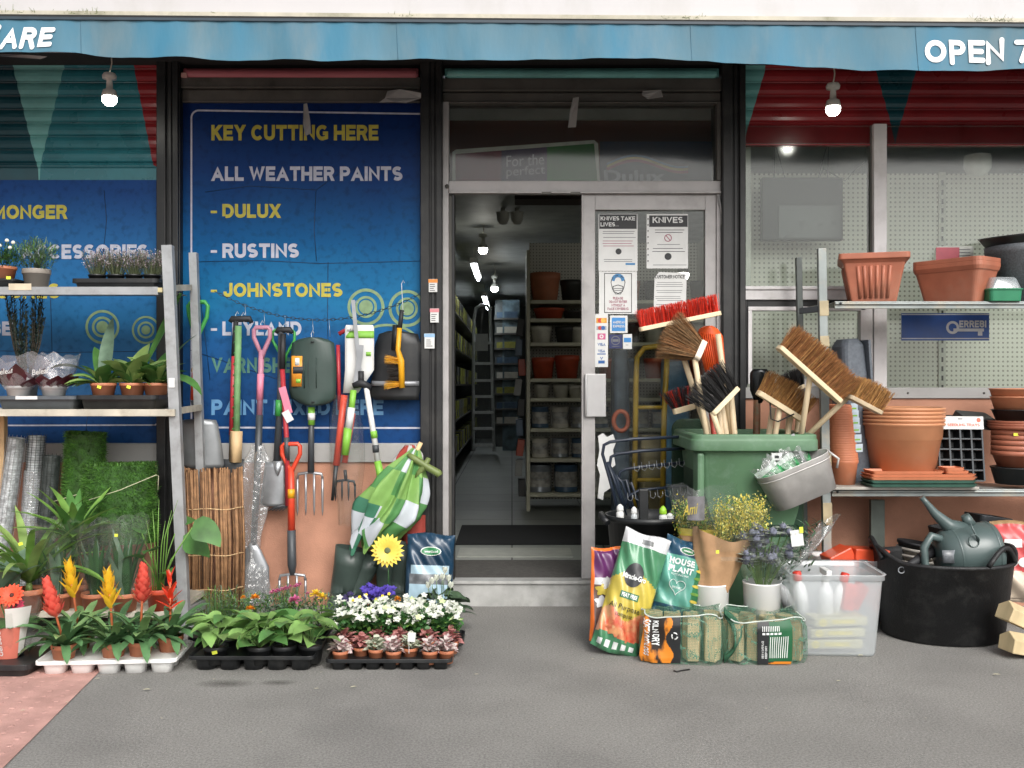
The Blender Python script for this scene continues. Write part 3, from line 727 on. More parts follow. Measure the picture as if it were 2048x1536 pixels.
# ------------------------------------------------------------------ door bay
m_glass = film('pane_glass', (.93, .96, .94), .03, .4, .12, (.6, .62, .58), .0)
m_glassd = film('dusty_glass', (.8, .82, .8), .03, .4, .1, (.5, .5, .48), .02)
g = MB(); g.box(PX(886), PX(898), -.03, .06, 0, PZ(206)); part('door_jamb', g, m_alu, shop, .003)
g = MB(); g.box(PX(898), PX(904), .0, .06, FZ, PZ(388)); g.box(PX(904), PX(909), -.01, .09, FZ, PZ(388), 1); part('door_track', g, [m_alud, m_black], shop, .002)
g = MB(); g.box(PX(898), PX(1440), -.02, .06, PZ(386), PZ(363)); g.box(PX(898), PX(1440), -.035, .02, PZ(389), PZ(384)); part('transom_bar', g, m_alu, shop, .003)
for a, b in ((1083, 1102), (1140, 1160)):
    g = MB(); g.box(PX(a), PX(b), -.036, -.02, PZ(391), PZ(386)); part('transom_catch', g, m_alud, shop, .001)
g = MB(); g.lathe([(.011, 0), (.011, .01), (.004, .012)], 12, T=Matrix.Translation(P(894, 373, -.032)) @ Matrix.Rotation(R(90), 4, 'X')); part('transom_lock', g, m_alud, shop)
g = MB(); g.box(PX(1432), PX(1440), -.028, .06, PZ(363) + .001, PZ(206)); g.box(PX(898), PX(1432), -.028, .05, PZ(209), PZ(206)); part('transom_frame', g, m_alud, shop, .002)
g = MB(); g.box(PX(898), PX(1432), .02, .024, PZ(363), PZ(209)); part('transom_pane', g, m_glassd, shop)
# signs stored behind the transom glass
m_pan = mat('brown_panel', '#5e2c1c', .7, var=.2, scale=4)
g = MB(); g.box(PX(886, .3), PX(1440, .3), .34, .36, PZ(372, .3), PZ(170, .3)); part('transom_backing', g, m_pan, shop)
st = thing('stored_sign', 'tilted paint sign reading For the perfect behind the glass over the door', 'sign', P(1050, 362, .15))
def tilt(px, py, Y, off=0): return Vector((PX(px, Y), Y - off, PZ(py + (1195 - px) * .0 + (1060 - px) * .105 * (1 if py < 330 else .0) * 0, Y)))
def quadpx(g, pts, Y, mi=0, off=0.): g.add([Vector((PX(x, Y), Y - off, PZ(y, Y))) for x, y in pts], [list(range(len(pts)))[::-1]], mi)
g = MB(); g.prism([(PX(x, .15), PZ(y, .15)) for x, y in ((905, 364), (905, 305), (912, 300), (1188, 281), (1196, 288), (1199, 364))], .14, .155); part('sign_board', g, mat('sign_edge_white', '#cfcfc8', .5), st, world=True)
g = MB(); quadpx(g, ((911, 363), (911, 308), (1003, 301), (1003, 363)), .139, 0); quadpx(g, ((1003, 363), (1003, 301), (1094, 294), (1094, 363)), .139, 1); quadpx(g, ((1094, 363), (1094, 294), (1188, 287), (1195, 363)), .139, 2)
part('sign_print', g, [mat('sign_maroon', '#6a1230', .5), mat('sign_plum', '#3c2450', .5), mat('sign_green', '#1f6a24', .5)], st, world=True)
g = MB()
for s, x0, x1, y0, y1 in (('For the', 1013, 1088, 312, 334), ('perfect', 1013, 1090, 334, 358)):
    write(g, s, lambda u, v: P(x0 + (x1 - x0) * u, y1 + (y0 - y1) * v - (u * 5), .137), 0, .0)
part('lettering', g, mat('sign_letter', '#c9c4d2', .5), st, world=True)
s2 = thing('stored_sign', 'dark blue paint sign with a rainbow swoosh behind the glass over the door', 'sign', P(1310, 362, .2))
g = MB(); g.box(PX(1200, .2), PX(1424, .2), .2, .21, PZ(364, .2), PZ(283, .2)); part('sign_board', g, mat('sign_navy', '#0d2244', .5), s2, world=True)
g = MB(); write_px(g, 'Dulux', 1208, 1330, 340, 366, .198, 0, .03); part('lettering', g, mat('sign_letter2', '#9fa2b4', .5), s2, world=True)
g = MB()
for k, w in enumerate((7, 6, 5)):
    stroke(g, [(1215 + t * 160, 338 - 14 * math.sin(t * 5) - k * 5 - t * 8) for t in [i / 24 for i in range(25)]], w * .8, k, .197)
part('swoosh', g, [mat('swoosh_red', '#a03040', .5), mat('swoosh_gold', '#b89a3a', .5), mat('swoosh_blue', '#4a7a9a', .5)], s2, world=True)

dr_ = thing_part('shop_door'); dr_.location = (PX(1300), 0, FZ)
g = MB(); Yd = .0
g.box(PX(1163), PX(1190), -.005, .04, PZ(1157), PZ(389)); g.box(PX(1410), PX(1432), -.005, .04, PZ(1157), PZ(389)); g.box(PX(1190), PX(1410), -.005, .04, PZ(420), PZ(389)); g.box(PX(1190), PX(1410), -.005, .04, PZ(1157), PZ(1128))
g.box(PX(1432), PX(1440), -.02, .05, FZ, PZ(389)); g.box(PX(1163), PX(1167), -.012, -.0051, PZ(1157), PZ(389)); g.box(PX(1184), PX(1196), -.008, .0, PZ(1150), PZ(1128) + .06)
part('door_frame', g, m_alu, dr_, .002, world=True)
g = MB(); g.box(PX(1190), PX(1410), .016, .022, PZ(1128), PZ(420)); part('door_pane', g, m_glass, dr_, world=True)
g = MB(); g.box(PX(1170), PX(1211), -.03, -.0052, PZ(833), PZ(748)); g.tube([P(1172, 831, -.034), P(1172, 750, -.034)], .007, 8); part('door_handle', g, mat('brushed_steel', '#b9b8b8', .35, metal=.5, var=.05), dr_, .002, world=True)
g = MB(); g.tube([P(1437, 390, -.03), P(1444, 430, -.03), P(1443, 449, -.03)], .006, 6); part('draught_strip', g, m_sill, dr_, world=True)

# ------------------------------------------------------------------ right window bay
m_pvc = mat('white_window_frame', '#d9d6d6', .42, var=.06, scale=6, dirt='#86847e', dirt_amt=.5, dirt_scale=5)
wf = thing_part('shop_window'); wf.location = (PX(1800), 0, PZ(775))
g = MB()
g.box(PX(1744), PX(1770), -.03, .06, PZ(775), PZ(250)); g.box(PX(1741), PX(1744), .0, .06, PZ(590), PZ(250), 1)
g.box(PX(1487), PX(1744), -.02, .06, PZ(600), PZ(574)); g.box(PX(1487), PX(1744), -.03, -.0201, PZ(580), PZ(573))
part('window_frame', g, [m_pvc, m_alud], wf, .003, world=True)
g = MB(); g.box(PX(1494), PX(1728), -.028, .03, PZ(622), PZ(614)); g.box(PX(1494), PX(1502), -.028, .03, PZ(768), PZ(622)); g.box(PX(1718), PX(1742), -.028, .03, PZ(768), PZ(614)); g.box(PX(1502), PX(1718), -.028, .03, PZ(774), PZ(758)); g.box(PX(1487), PX(1494), -.01, .05, PZ(775), PZ(600), 1); g.box(PX(1494), PX(1742), -.002, .05, PZ(614), PZ(600), 1)
part('casement', g, [m_pvc, m_black], wf, .003, world=True)
for a, b, t, bo in ((1487, 1741, 250, 574), (1502, 1718, 622, 758), (1770, 2800, 250, 775)):
    g = MB(); g.box(PX(a), PX(b), .012, .018, PZ(bo), PZ(t)); part('window_pane', g, m_glass, wf, world=True)

def peg_mat():
    m = mat('pegboard', '#e9e7dc', .6, var=.05, scale=2)
    n, l = m.node_tree.nodes, m.node_tree.links
    tc = n.new('ShaderNodeTexCoord'); v = n.new('ShaderNodeTexVoronoi'); v.inputs['Scale'].default_value = 36; v.inputs['Randomness'].default_value = 0; v.voronoi_dimensions = '2D'
    mp = n.new('ShaderNodeMapping'); mp.inputs['Rotation'].default_value = (R(90), 0, 0); l.new(tc.outputs['Object'], mp.inputs[0]); l.new(mp.outputs[0], v.inputs['Vector'])
    r = n.new('ShaderNodeValToRGB'); r.color_ramp.elements[0].position = .19; r.color_ramp.elements[0].color = (.42, .42, .39, 1); r.color_ramp.elements[1].position = .25; r.color_ramp.elements[1].color = (1, 1, 1, 1)
    l.new(v.outputs['Distance'], r.inputs[0]); b = n['Principled BSDF']; src = b.inputs['Base Color'].links[0].from_socket
    mx = n.new('ShaderNodeMix'); mx.data_type = 'RGBA'; mx.blend_type = 'MULTIPLY'; mx.inputs['Factor'].default_value = 1
    l.new(src, mx.inputs['A']); l.new(r.outputs[0], mx.inputs['B']); l.new(mx.outputs['Result'], b.inputs['Base Color'])
    return m
m_peg = peg_mat()
YP = .5
pb = thing('pegboard_panel', 'cream perforated display boards standing inside the right shop window', 'pegboard', (PX(1800, YP), YP, .5))
for a, b in ((1450, 1880), (1886, 2500)):
    g = MB(); g.box(PX(a, YP), PX(b, YP), YP, YP + .015, .5, PZ(347, YP)); part('perforated_board', g, m_peg, pb, world=True)
g = MB(); g.box(PX(1876, YP), PX(1890, YP), YP - .012, YP - .001, .5, PZ(345, YP))
for i in range(34):
    z = .56 + i * .055; g.box(PX(1881, YP), PX(1885, YP), YP - .0135, YP - .0121, z, z + .03, 1)
part('slotted_upright', g, [mat('upright_cream', '#cfcfc4', .5), m_black], pb, world=True)
g = MB(); g.box(1.32, 3.6, .1, YP + .1, .4, .5); g.box(1.26, 1.32, .1, YP + .1, .2, 2.72); part('window_bed', g, mat('window_bed_white', '#b9b9b0', .6), shop)
# hanging dark screen
hs_ = thing('hanging_screen', 'dark flat screen hung on wires behind the right window', 'screen', P(1603, 482, .3))
g = MB(); g.box(PX(1522, .3), PX(1684, .3), .28, .33, PZ(482, .3), PZ(356, .3)); part('screen_case', g, mat('screen_plastic', '#2c2e30', .5), hs_, .006, world=True)
g = MB(); g.box(PX(1555, .3), PX(1680, .3), .274, .2795, PZ(478, .3), PZ(412, .3)); part('screen_panel', g, mat('screen_grey', '#3d4144', .3), hs_, .002, world=True)
for pts in ([(1548, 358), (1550, 290)], [(1570, 358), (1552, 292)], [(1636, 358), (1654, 290)], [(1655, 358), (1657, 290)], [(1640, 352), (1648, 338), (1660, 345), (1690, 362), (1710, 340), (1735, 320), (1741, 300)]):
    g = MB(); g.tube([P(x, y, .3) for x, y in pts], .0022, 5); part('wire', g, m_black, hs_, world=True)
# white lamp dome inside
g = MB(); g.lathe([(.005, -.1), (.05, -.09), (.075, -.05), (.075, 0), (.07, .02)], 20, 0, tuple(P(1955, 318, .35))); part_ = single('lamp_dome', g, mat('dull_white_plastic', '#d5d5d0', .4), 'white plastic dome lamp under the red shutter inside the window', 'lamp')
# small stickers on the glass
g = MB(); YS = .009
g.box(PX(1804), PX(1980), YS, YS + .0012, PZ(681), PZ(626)); sk = thing('window_sticker', 'blue rectangular key logo sticker on the right window pane', 'sticker', P(1892, 681, YS))
part('sticker_sheet', g, mat('sticker_blue', '#1d4f9e', .35, var=.1), sk, world=True)
g = MB(); stroke(g, [(1804, 629), (1980, 629)], 2, 0, YS); stroke(g, [(1804, 677), (1980, 677)], 2, 0, YS)
heavy_px(g, 'ERREBI', 1918, 1972, 641, 655, YS, 0, off=.003)
stroke(g, [(1908, 660), (1966, 660)], 6, 0, YS); ring(g, 1905, 655, 8, 13, 0, YS, .0014); stroke(g, [(1960, 664), (1960, 669)], 9, 0, YS, .0014)
part('logo_print', g, mat('sticker_white', '#c9ced4', .4), sk, world=True)
sk = thing('window_sticker', 'small pink and white card on the right window above the long planters', 'sticker', P(1911, 526, YS))
g = MB(); g.box(PX(1875), PX(1948), YS, YS + .0012, PZ(528), PZ(492)); part('sticker_sheet', g, mat('card_white', '#c9cbc4', .5), sk, world=True)
g = MB(); stroke(g, [(1878, 508), (1912, 508)], 26, 0, YS)
for k in range(3): stroke(g, [(1918, 499 + k * 6), (1940, 499 + k * 6)], 1.5, 1, YS)
part('card_print', g, [mat('card_pink', '#c2606c', .5), mat('print_grey', '#77797a', .5)], sk, world=True)

# ------------------------------------------------------------------ awning
YA = -.92
aw = thing('shop_awning', 'blue faded awning valance lettered ARE and OPEN along the top of the shop front', 'awning', (0, YA, PZ(120, YA)))
def aw_top(px): return 33 + 17.5 * px / 2048
BOT = [(-320, 112), (0, 107), (150, 107), (240, 116), (340, 116), (470, 123), (560, 118), (650, 125), (850, 118), (960, 124), (1150, 118), (1390, 121), (1460, 127), (1600, 136), (1760, 141), (1900, 145), (2050, 138), (2800, 146)]
def aw_pt(px, t, off=0.):
    a, b = aw_top(px), lerp(BOT, px); y = a + (b - a) * t
    w = .012 * t * math.sin(px * .021) + .006 * t * math.sin(px * .053 + 1) + .002 * math.sin(px * .11 + t * 3)
    return Vector((PX(px, YA), YA - w - off - .012 * t * t, PZ(y, YA)))
m_val = mat('awning_cloth', '#4a7080', .65, var=.1, scale=1.5, col2='#37738d', lo=.4, hi=.62, bump=.3, bscale=9, dirt='#7d8280', dirt_amt=.5, dirt_scale=1.3, stretch=(2.0, 1, .7))
g = MB(); g.sheet(lambda u, v: aw_pt(-800 + 3600 * u, v), 200, 8); g.sheet(lambda u, v: aw_pt(-800 + 3600 * u, v, -.004), 200, 8)
g.f[-1600:] = [f[::-1] for f in g.f[-1600:]]
g.f[:1600] = [f[::-1] for f in g.f[:1600]]
part('valance', g, m_val, aw, world=True)
g = MB(); g.bar(P(-800, 28.8, YA) + Vector((0, .0, -.004)), P(2800, 55.5, YA) + Vector((0, 0, -.004)), .012, .016); part('front_rail', g, mat('rail_dark', '#2d3b45', .5), aw, world=True)
g = MB(); g.bar(P(-800, 36, YA + .03), P(2800, 65, YA + .03), .05, .04); part('roller_tube', g, m_soffit, aw, world=True)
for px in (792, 1908 * 1.0 if False else 1380, 160, 1830):
    g = MB(); g.tube([aw_pt(px + .5 * t, t / 8, .0012) for t in range(9)], .0012, 4); part('seam', g, mat('seam_blue', '#3f6b80', .6), aw, world=True)
m_let = mat('white_lettering', '#f2f2f2', .5, var=.02)
g = MB(); heavy(g, 'HARDWARE', lambda u, v, k: aw_pt(-190 + 300 * u, (56 + 41 * (1 - v) - aw_top(50)) / 74, .004 + k), 0, .25, .15, .2, True); part('lettering', g, m_let, aw, world=True)
g = MB(); heavy(g, 'OPEN 7 DAYS', lambda u, v, k: aw_pt(1848 + 400 * u, (81 + 45 * (1 - v) - 50) / 92, .004 + k), 0, .23, .14, 0, True); part('lettering', g, m_let, aw, world=True)
# torn cloth ends under it
m_rag = mat('torn_cloth', '#9a9a98', .8, var=.1)
def rag(pts, Y, label):
    g = MB(); vs = [P(x, y, Y - .01 * (i % 3)) for i, (x, y) in enumerate(pts)]
    n = len(vs); vs2 = [v + Vector((0, .003, 0)) for v in vs]
    g.add(vs + vs2, [list(range(n))[::-1], list(range(n, 2 * n))] + [(i, (i + 1) % n, n + (i + 1) % n, n + i) for i in range(n)]); return single('torn_strip', g, m_rag, label, 'rag')
rag(((607, 208), (614, 206), (620, 240), (622, 266), (611, 272), (606, 250)), -.08, 'grey torn strip hanging over the word cutting on the blue banner')
rag(((1146, 196), (1158, 194), (1152, 254), (1136, 255), (1140, 220)), -.08, 'grey tape strip hanging in front of the window over the door')
rag(((775, 182), (800, 178), (842, 186), (842, 196), (812, 206), (790, 204), (758, 205), (770, 196)), -.09, 'crumpled grey plastic scrap above the banner beside the black pillar')
rag(((1285, 182), (1322, 180), (1326, 194), (1296, 198), (1284, 190)), -.08, 'small crumpled grey scrap on the shutter housing over the door')
rag(((-20, 108), (60, 110), (94, 113), (80, 118), (0, 112)), -.8, 'pale torn rag end under the awning at the left edge')

# moss and weeds on the fascia ledge
m_moss = mat('moss', '#6f7a4a', .9, var=.3, scale=60)
g = MB()
for px, n, h in ((8, 25, 9), (60, 18, 8), (150, 30, 8), (180, 40, 9), (800, 25, 6), (1330, 20, 5), (1365, 18, 5), (1380, 25, 6), (1960, 40, 10), (1990, 40, 10), (2010, 30, 8), (420, 6, 9)):
    for _ in range(n):
        x = px + random.gauss(0, 16); b = fas(x, aw_top(x) - 3) + Vector((0, -.025, 0))
        g.tri(b, b + Vector((random.gauss(0, .012), random.gauss(0, .006), abs(random.gauss(0, h * .0016)))), .003)
o = single('moss', g, m_moss, 'thin green moss and weeds growing along the ledge of the white fascia', 'moss', kind='stuff')

# ------------------------------------------------------------------ lamps
m_bulb = mat('lit_bulb', '#fffdf2', .4, emit=18.0)
m_bulb2 = mat('lit_bulb_indoor', '#fffdf2', .4, emit=42.0)
m_fit = mat('lamp_white_plastic', '#c9c8bf', .5, var=.06)
def bulb(px, py, Y, label, k=1.0, ceil=None, cord=True, grp=None):
    c = P(px, py, Y); t = thing('hanging_lamp', label, 'lamp', c, group=grp); q = sc_(Y) * k
    g = MB(); g.lathe([(.001, -16 * q), (8 * q, -14.5 * q), (13.5 * q, -8 * q), (14.5 * q, -1 * q), (13.8 * q, 2 * q)], 20); part('bulb', g, m_bulb if Y < 1 else m_bulb2, t)
    g = MB(); g.lathe([(13.8 * q, 2 * q), (15 * q, 3 * q), (14.8 * q, 7 * q), (12.5 * q, 15 * q), (6.5 * q, 18 * q), (5.5 * q, 36 * q), (13 * q, 38 * q), (14 * q, 44 * q), (11 * q, 49 * q), (2 * q, 50 * q)], 20); part('lamp_holder', g, m_fit, t)
    if cord:
        top = ceil - c.z
        g = MB(); g.tube([(0, 0, 50 * q), (.005, 0, 58 * q), (.01, .005, 70 * q), (-.004, .02, top)], .0035, 6); part('flex', g, mat('cream_flex', '#b9b5a4', .6), t)
    return t
bulb(219, 196, -.4, 'lit bulb hanging in front of the teal shutter', ceil=2.93)
bulb(1666, 216, -.4, 'lit bulb hanging in front of the red shutter', ceil=2.93)
# ================================================================== LEFT: rack, plants, rolls
rk = thing('display_rack', 'grey steel shelf rack with plants at the left of the shop front', 'rack', (-1.66, -.4, 0))
m_rack = mat('grey_rack_steel', '#a3a6a8', .45, metal=.35, var=.1, scale=10, dirt='#6f6d68', dirt_amt=.6, dirt_scale=11)
m_rackw = mat('shelf_edge_cream', '#bdb7a8', .6, var=.15, scale=8, dirt='#7a6a55', dirt_amt=.7, dirt_scale=9)
def post(a, b, w, d):
    g = MB(); a, b = Vector(a), Vector(b)
    g.bar(a, b, w, .004); x = Vector((w / 2 - .002, d / 2 + .002, 0)); g.bar(a + x, b + x, .004, d, up=(0, 1, 0)); x2 = Vector((-w / 2 + .002, .006, 0)); g.bar(a + x2, b + x2, .004, .008)
    return g
fy, by = -.6, -.18
for (t, b, Y, gz) in (((333, 490), (368, 1265), fy, 0), ((385, 505), (409, 1225), by, 0)):
    p0 = P(b[0], b[1], Y); p0.z = .005
    part('post', post(p0, P(t[0], t[1], Y), .05 if Y == fy else .04, .035), m_rack, rk, world=True)
    o = kids(rk)[-1].copy(); COL.objects.link(o); o.parent = rk; o.location.x -= 1.45
    g = MB(); g.bar(p0 + Vector((-.05, 0, .01)), p0 + Vector((.05, 0, .01)), .03, .07); part('foot', g, m_rack, rk, world=True)
g = MB(); g.bar(P(366, 1228, fy), P(412, 1205, by), .045, .03, up=(1, 0, 0)); part('base_beam', g, m_rack, rk, world=True)
g = MB(); g.bar(P(345, 576, fy + .02), P(380, 575, by - .02), .03, .02, up=(1, 0, 0)); part('side_brace', g, m_rackw, rk, world=True)
g = MB(); g.bar(P(355, 822, fy + .02), P(400, 815, by - .02), .03, .02, up=(1, 0, 0)); part('side_brace', g, m_rackw, rk, world=True)
for (l, r, y, h, mm) in ((-320, 318, 576, 16, m_rack), (-320, 352, 820, 14, m_rackw)):
    z = PZ(y, fy) + .004
    g = MB(); g.box(PX(l, fy), PX(r, fy), fy - .02, fy - .004, z - h * .0024, z); g.box(PX(l, fy), PX(r, fy), fy - .004, by, z - .006, z - .003); part('shelf', g, mm, rk, .002, world=True)
g = MB(); g.box(PX(22, fy), PX(67, fy), fy - .0225, fy - .0201, PZ(581, fy), PZ(568, fy)); part('masking_tape', g, mat('masking_tape', '#cbbfa6', .7), rk, world=True)
g = MB(); g.box(PX(300, fy), PX(326, fy), fy - .018, fy - .004, PZ(584, fy) - .002, PZ(576, fy)); part('shelf_clip', g, mat('cream_clip', '#c7bb8f', .6), rk, world=True)
g = MB(); g.box(PX(-320, fy), PX(362, fy), fy - .12, by, .1, .13); part('bottom_shelf', g, m_rackw, rk, .003, world=True)
g = MB(); g.box(PX(333.5, -.63), PX(346, -.63), -.6065, -.604, PZ(775, -.6), PZ(756, -.6)); part('barcode_label', g, m_paper, rk, world=True)
TS = PZ(576, fy) + .004 - .003      # top shelf surface
MS = PZ(820, fy) + .004 - .003
def feathery(t, z, rx, rz_, n, mats, L=.03, w=.006):
    g = MB()
    for _ in range(26):
        a = random.uniform(0, 2 * PI); r = random.uniform(.2, 1) * rx; h = rz_ * random.uniform(1.1, 2.0)
        g.tube([(0, 0, z), (r * .5 * math.cos(a), r * .5 * math.sin(a), z + h * .6), (r * math.cos(a), r * math.sin(a), z + h)], [.0018, .0014, .0006], 4, 0)
    for _ in range(n):
        a = random.uniform(0, 2 * PI); q = random.random() ** .6; k = random.random() ** .8
        g.leaf((rx * q * math.cos(a) * (.6 + .5 * k), rx * q * math.sin(a) * (.6 + .5 * k), z + rz_ * 2 * k * (1 - .35 * q)), a + random.gauss(0, .8), random.gauss(.6, .5), L * random.uniform(.6, 1.4), w, random.uniform(0, .9), random.choice((0, 0, 1)), 2, .2, 'lance')
    part('foliage', g, mats, t)
Yt = -.44
def at_shelf(px, Y, z): return (PX(px, Y), Y, z)
q = sc_(Yt)
t = thing('potted_plant', 'feathery pale green plant in a grey pot on the top shelf', 'plant', at_shelf(73, Yt, TS), group='potted plants on the rack')
add_pot(t, 27 * q, 20 * q, 43 * q, mat('taupe_pot', '#938b82', .6, var=.06)); feathery(t, 40 * q, 40 * q, 34 * q, 900, [m_leafg, m_leaf2])
t = thing('plant_tray', 'black tray holding the terracotta daisy pot on the top shelf', 'tray', at_shelf(0, Yt, TS)); g = MB(); g.loft([rrect(.22, .2, .02, 0), rrect(.24, .22, .025, .04)], 0, True, True, False); g.loft([rrect(.25, .23, .025, .04), rrect(.25, .23, .025, .05)], 0); part('tray_rim', g, m_blkpl, t)
t = thing('potted_plant', 'bushy green daisy with round white buds in a terracotta pot on the top shelf', 'plant', at_shelf(8, Yt - .06, TS + .051), group='potted plants on the rack')
add_pot(t, 24 * q, 18 * q, 25 * q); g = MB(); scatter(g, (0, 0, .10), (.085, .08, .07), 520, .026, .009, (0, 1), .6); part('foliage', g, [m_leaf, m_leafd], t)
g = MB()
for i, (x, z) in enumerate(((.035, .185), (.065, .175), (-.02, .17), (.05, .15), (0.0, .16))): g.tube([(x * .6, -.03, .09), (x, -.04, z)], .0012, 4, 1); g.lathe([(.001, -.008), (.009, -.004), (.01, .002), (.006, .008), (.001, .01)], 10, 0, (x, -.04, z))
part('flower_buds', g, [mat('cream_petal', '#dfe0cf', .6), m_stem], t); sticker(t, (.06, -.075, .0), .022, .014)
t = thing('plant_tray', 'low black tray of white and pink heather on the top shelf beside the rack post', 'tray', at_shelf(248, Yt, TS)); w = 172 * q
g = MB(); g.loft([rrect(w * .9, .2, .02, 0), rrect(w * .93, .22, .025, .03)], 0, True, True, False); g.loft([rrect(w, .24, .03, .03), rrect(w, .24, .03, .05)], 0); part('tray_rim', g, m_blkpl, t)
for i, px in enumerate((195, 232, 268, 304)):
    t = thing('potted_plant', 'heather with tiny whitish pink flowers in the top shelf tray', 'plant', at_shelf(px, Yt, TS + .05), group='heathers in the top shelf tray')
    add_pot(t, .045, .035, .03, m_blkpl, n=14); g = MB()
    for _ in range(170):
        a = random.uniform(0, 2 * PI); r = random.random() ** .6 * .06; b = Vector((r * .5 * math.cos(a), r * .5 * math.sin(a), .02)); e = Vector((r * 1.3 * math.cos(a), r * 1.3 * math.sin(a), .08 + random.uniform(0, .075)))
        g.tri(b, e, .003, 0)
        for _k in range(6): p = b.lerp(e, random.uniform(.55, 1.05)); g.leaf(p, random.uniform(0, 6), random.uniform(0, 1.2), .009, .006, .3, random.choice((1, 1, 2, 0)), 2, .2, 'oval')
    part('foliage', g, [mat('heather_green', '#5b6446', .7), mat('heather_white', '#d3c9cf', .7), mat('heather_pink', '#b397a4', .7)], t)
# middle shelf
Ym = -.46; q = sc_(Ym)
t = thing('plant_tray', 'grey tray with a white label on the middle shelf under the wrapped pots', 'tray', at_shelf(92, Ym, MS)); w = 162 * q
g = MB(); g.loft([rrect(w * .86, .2, .02, 0), rrect(w * .93, .22, .025, .05)], 0, True, True, False); g.loft([rrect(w, .26, .03, .05), rrect(w, .26, .03, .066)], 0); part('tray_rim', g, mat('grey_tray_plastic', '#54595e', .45, var=.12), t)
g = MB(); g.box(-.085, .02, -.134, -.1305, .05, .066); part('tray_label', g, m_paper, t)
t = thing('plant_tray', 'dark tray under three terracotta fern pots on the middle shelf', 'tray', at_shelf(252, Ym, MS)); w = 160 * q
g = MB(); g.loft([rrect(w * .86, .2, .02, 0), rrect(w * .93, .22, .025, .05)], 0, True, True, False); g.loft([rrect(w, .26, .03, .05), rrect(w, .26, .03, .07)], 0); part('tray_rim', g, m_blkpl, t)
t = thing('potted_plant', 'dark upright rosemary bush on the middle shelf', 'plant', at_shelf(52, Ym + .03, MS + .066), group='potted plants on the rack'); add_pot(t, .06, .05, .1, mat('white_pot', '#cfd0cf', .4, var=.04))
g = MB()
for _ in range(26):
    a = random.uniform(0, 2 * PI); r = random.uniform(.01, .1); h = random.uniform(.24, .46); b = Vector((.02 * math.cos(a), .02 * math.sin(a), .1)); e = Vector((r * math.cos(a), r * math.sin(a) * .7, .1 + h))
    g.tube([b, b.lerp(e, .5) + Vector((.01 * math.cos(a), 0, 0)), e], [.003, .0025, .001], 5, 0)
    for k in range(60):
        p = b.lerp(e, random.uniform(.12, 1)); g.leaf(p, random.uniform(0, 6.3), random.uniform(.5, 1.2), .028, .007, .2, 1, 2, .1, 'lance')
part('foliage', g, [mat('woody_stem', '#3a3328', .8), mat('rosemary_green', '#35433a', .6, var=.3, scale=30)], t)
m_wrapw = film('printed_wrap', (.93, .93, .94), .05, .45, .15, (.75, .73, .75), .16, .6, 12)
m_maroon = mat('maroon_wrap', '#5a2a34', .4, var=.15)
for i, (px, lab, yy) in enumerate(((38, 'white pot in clear and maroon lettered wrap below the rosemary', -.08), (108, 'white pot in clear and maroon wrap between the rosemary and the fern pots', -.06))):
    t = thing('wrapped_plant', lab, 'plant', at_shelf(px, Ym + yy, MS + .066), group='wrapped pots on the middle shelf')
    add_pot(t, .06, .05, .05, mat('white_pot', '#cfd0cf', .4, var=.04)); cone_wrap(t, .062, .14 if i == 0 else .12, .16, m_wrapw, .03, name='wrap', jag=.2)
    g = MB()
    for k in range(6): a = -PI * (k + .3) / 6; g.leaf((.05 * math.cos(a), .05 * math.sin(a), .04), a + random.gauss(0, .3), random.uniform(.5, 1.1), random.uniform(.07, .16), .09, .3, 0, 4, -.2, 'oval')
    part('wrap_panel', g, [m_maroon], t)
    g = MB(); write(g, 'Beleaf', lambda u, v: (-.05 + .085 * u, -.118 - .01 * v, .10 + .026 * v + .012 * u), 0, .01, .2); part('lettering', g, m_paper, t)
for i, px in enumerate((207, 265, 312)):
    t = thing('potted_plant', ('fern with broad upright grey green fronds in the left terracotta pot of the middle shelf', 'fern with bright green wavy fronds and a yellow sticker in the middle terracotta pot', 'fern in the right terracotta pot on the middle shelf against the post')[i], 'plant', at_shelf(px, Ym - .05 + .03 * i, MS + .07), group='ferns on the middle shelf')
    add_pot(t, 25 * q, 20 * q, 24 * q)
    g = MB(); z = 20 * q
    L_ = [(1.7, 1.35, .32, .06, .5, 2), (2.9, .75, .27, .055, 1.1, 2), (.6, .9, .2, .05, .7, 0), (-1.2, .9, .16, .06, .9, 0), (2.2, 1.1, .22, .05, .6, 0)] if i == 0 else \
         [(1.2, 1.3, .2, .09, .5, 1), (-.8, 1.1, .2, .085, .9, 1), (2.4, 1.0, .2, .08, .9, 1), (.2, 1.0, .2, .07, 1.0, 1), (-2.2, 1.0, .17, .08, .9, 1), (.75, 1.05, .44, .05, -.1, 0)] if i == 1 else \
         [(.4, 1.2, .27, .05, .6, 0), (-.3, .5, .24, .06, 1.6, 0), (1.5, 1.1, .23, .05, .8, 0), (-1.6, .9, .17, .06, 1.0, 0), (2.7, 1.0, .2, .05, .8, 1)]
    for az, el, L, w_, dr, mi in L_: g.leaf((.01 * math.cos(az), .01 * math.sin(az), z), az, el, L * 1.2, w_ * 1.3, dr, mi, 8, .3, 'club' if L > .4 else 'lance', random.uniform(-.5, .5))
    for _ in range(30): az = random.uniform(0, 6.3); g.leaf((.02 * math.cos(az), .02 * math.sin(az), z), az, random.uniform(.3, 1.3), random.uniform(.08, .2), .04, 1.0, random.choice((0, 0, 1)), 5, .3, 'lance', random.uniform(-.5, .5))
    part('foliage', g, [m_leaf, m_leafy, m_leafg], t)
    if i < 2: sticker(t, (.005, -25 * q - .001, 16 * q), .02, .014, .3)
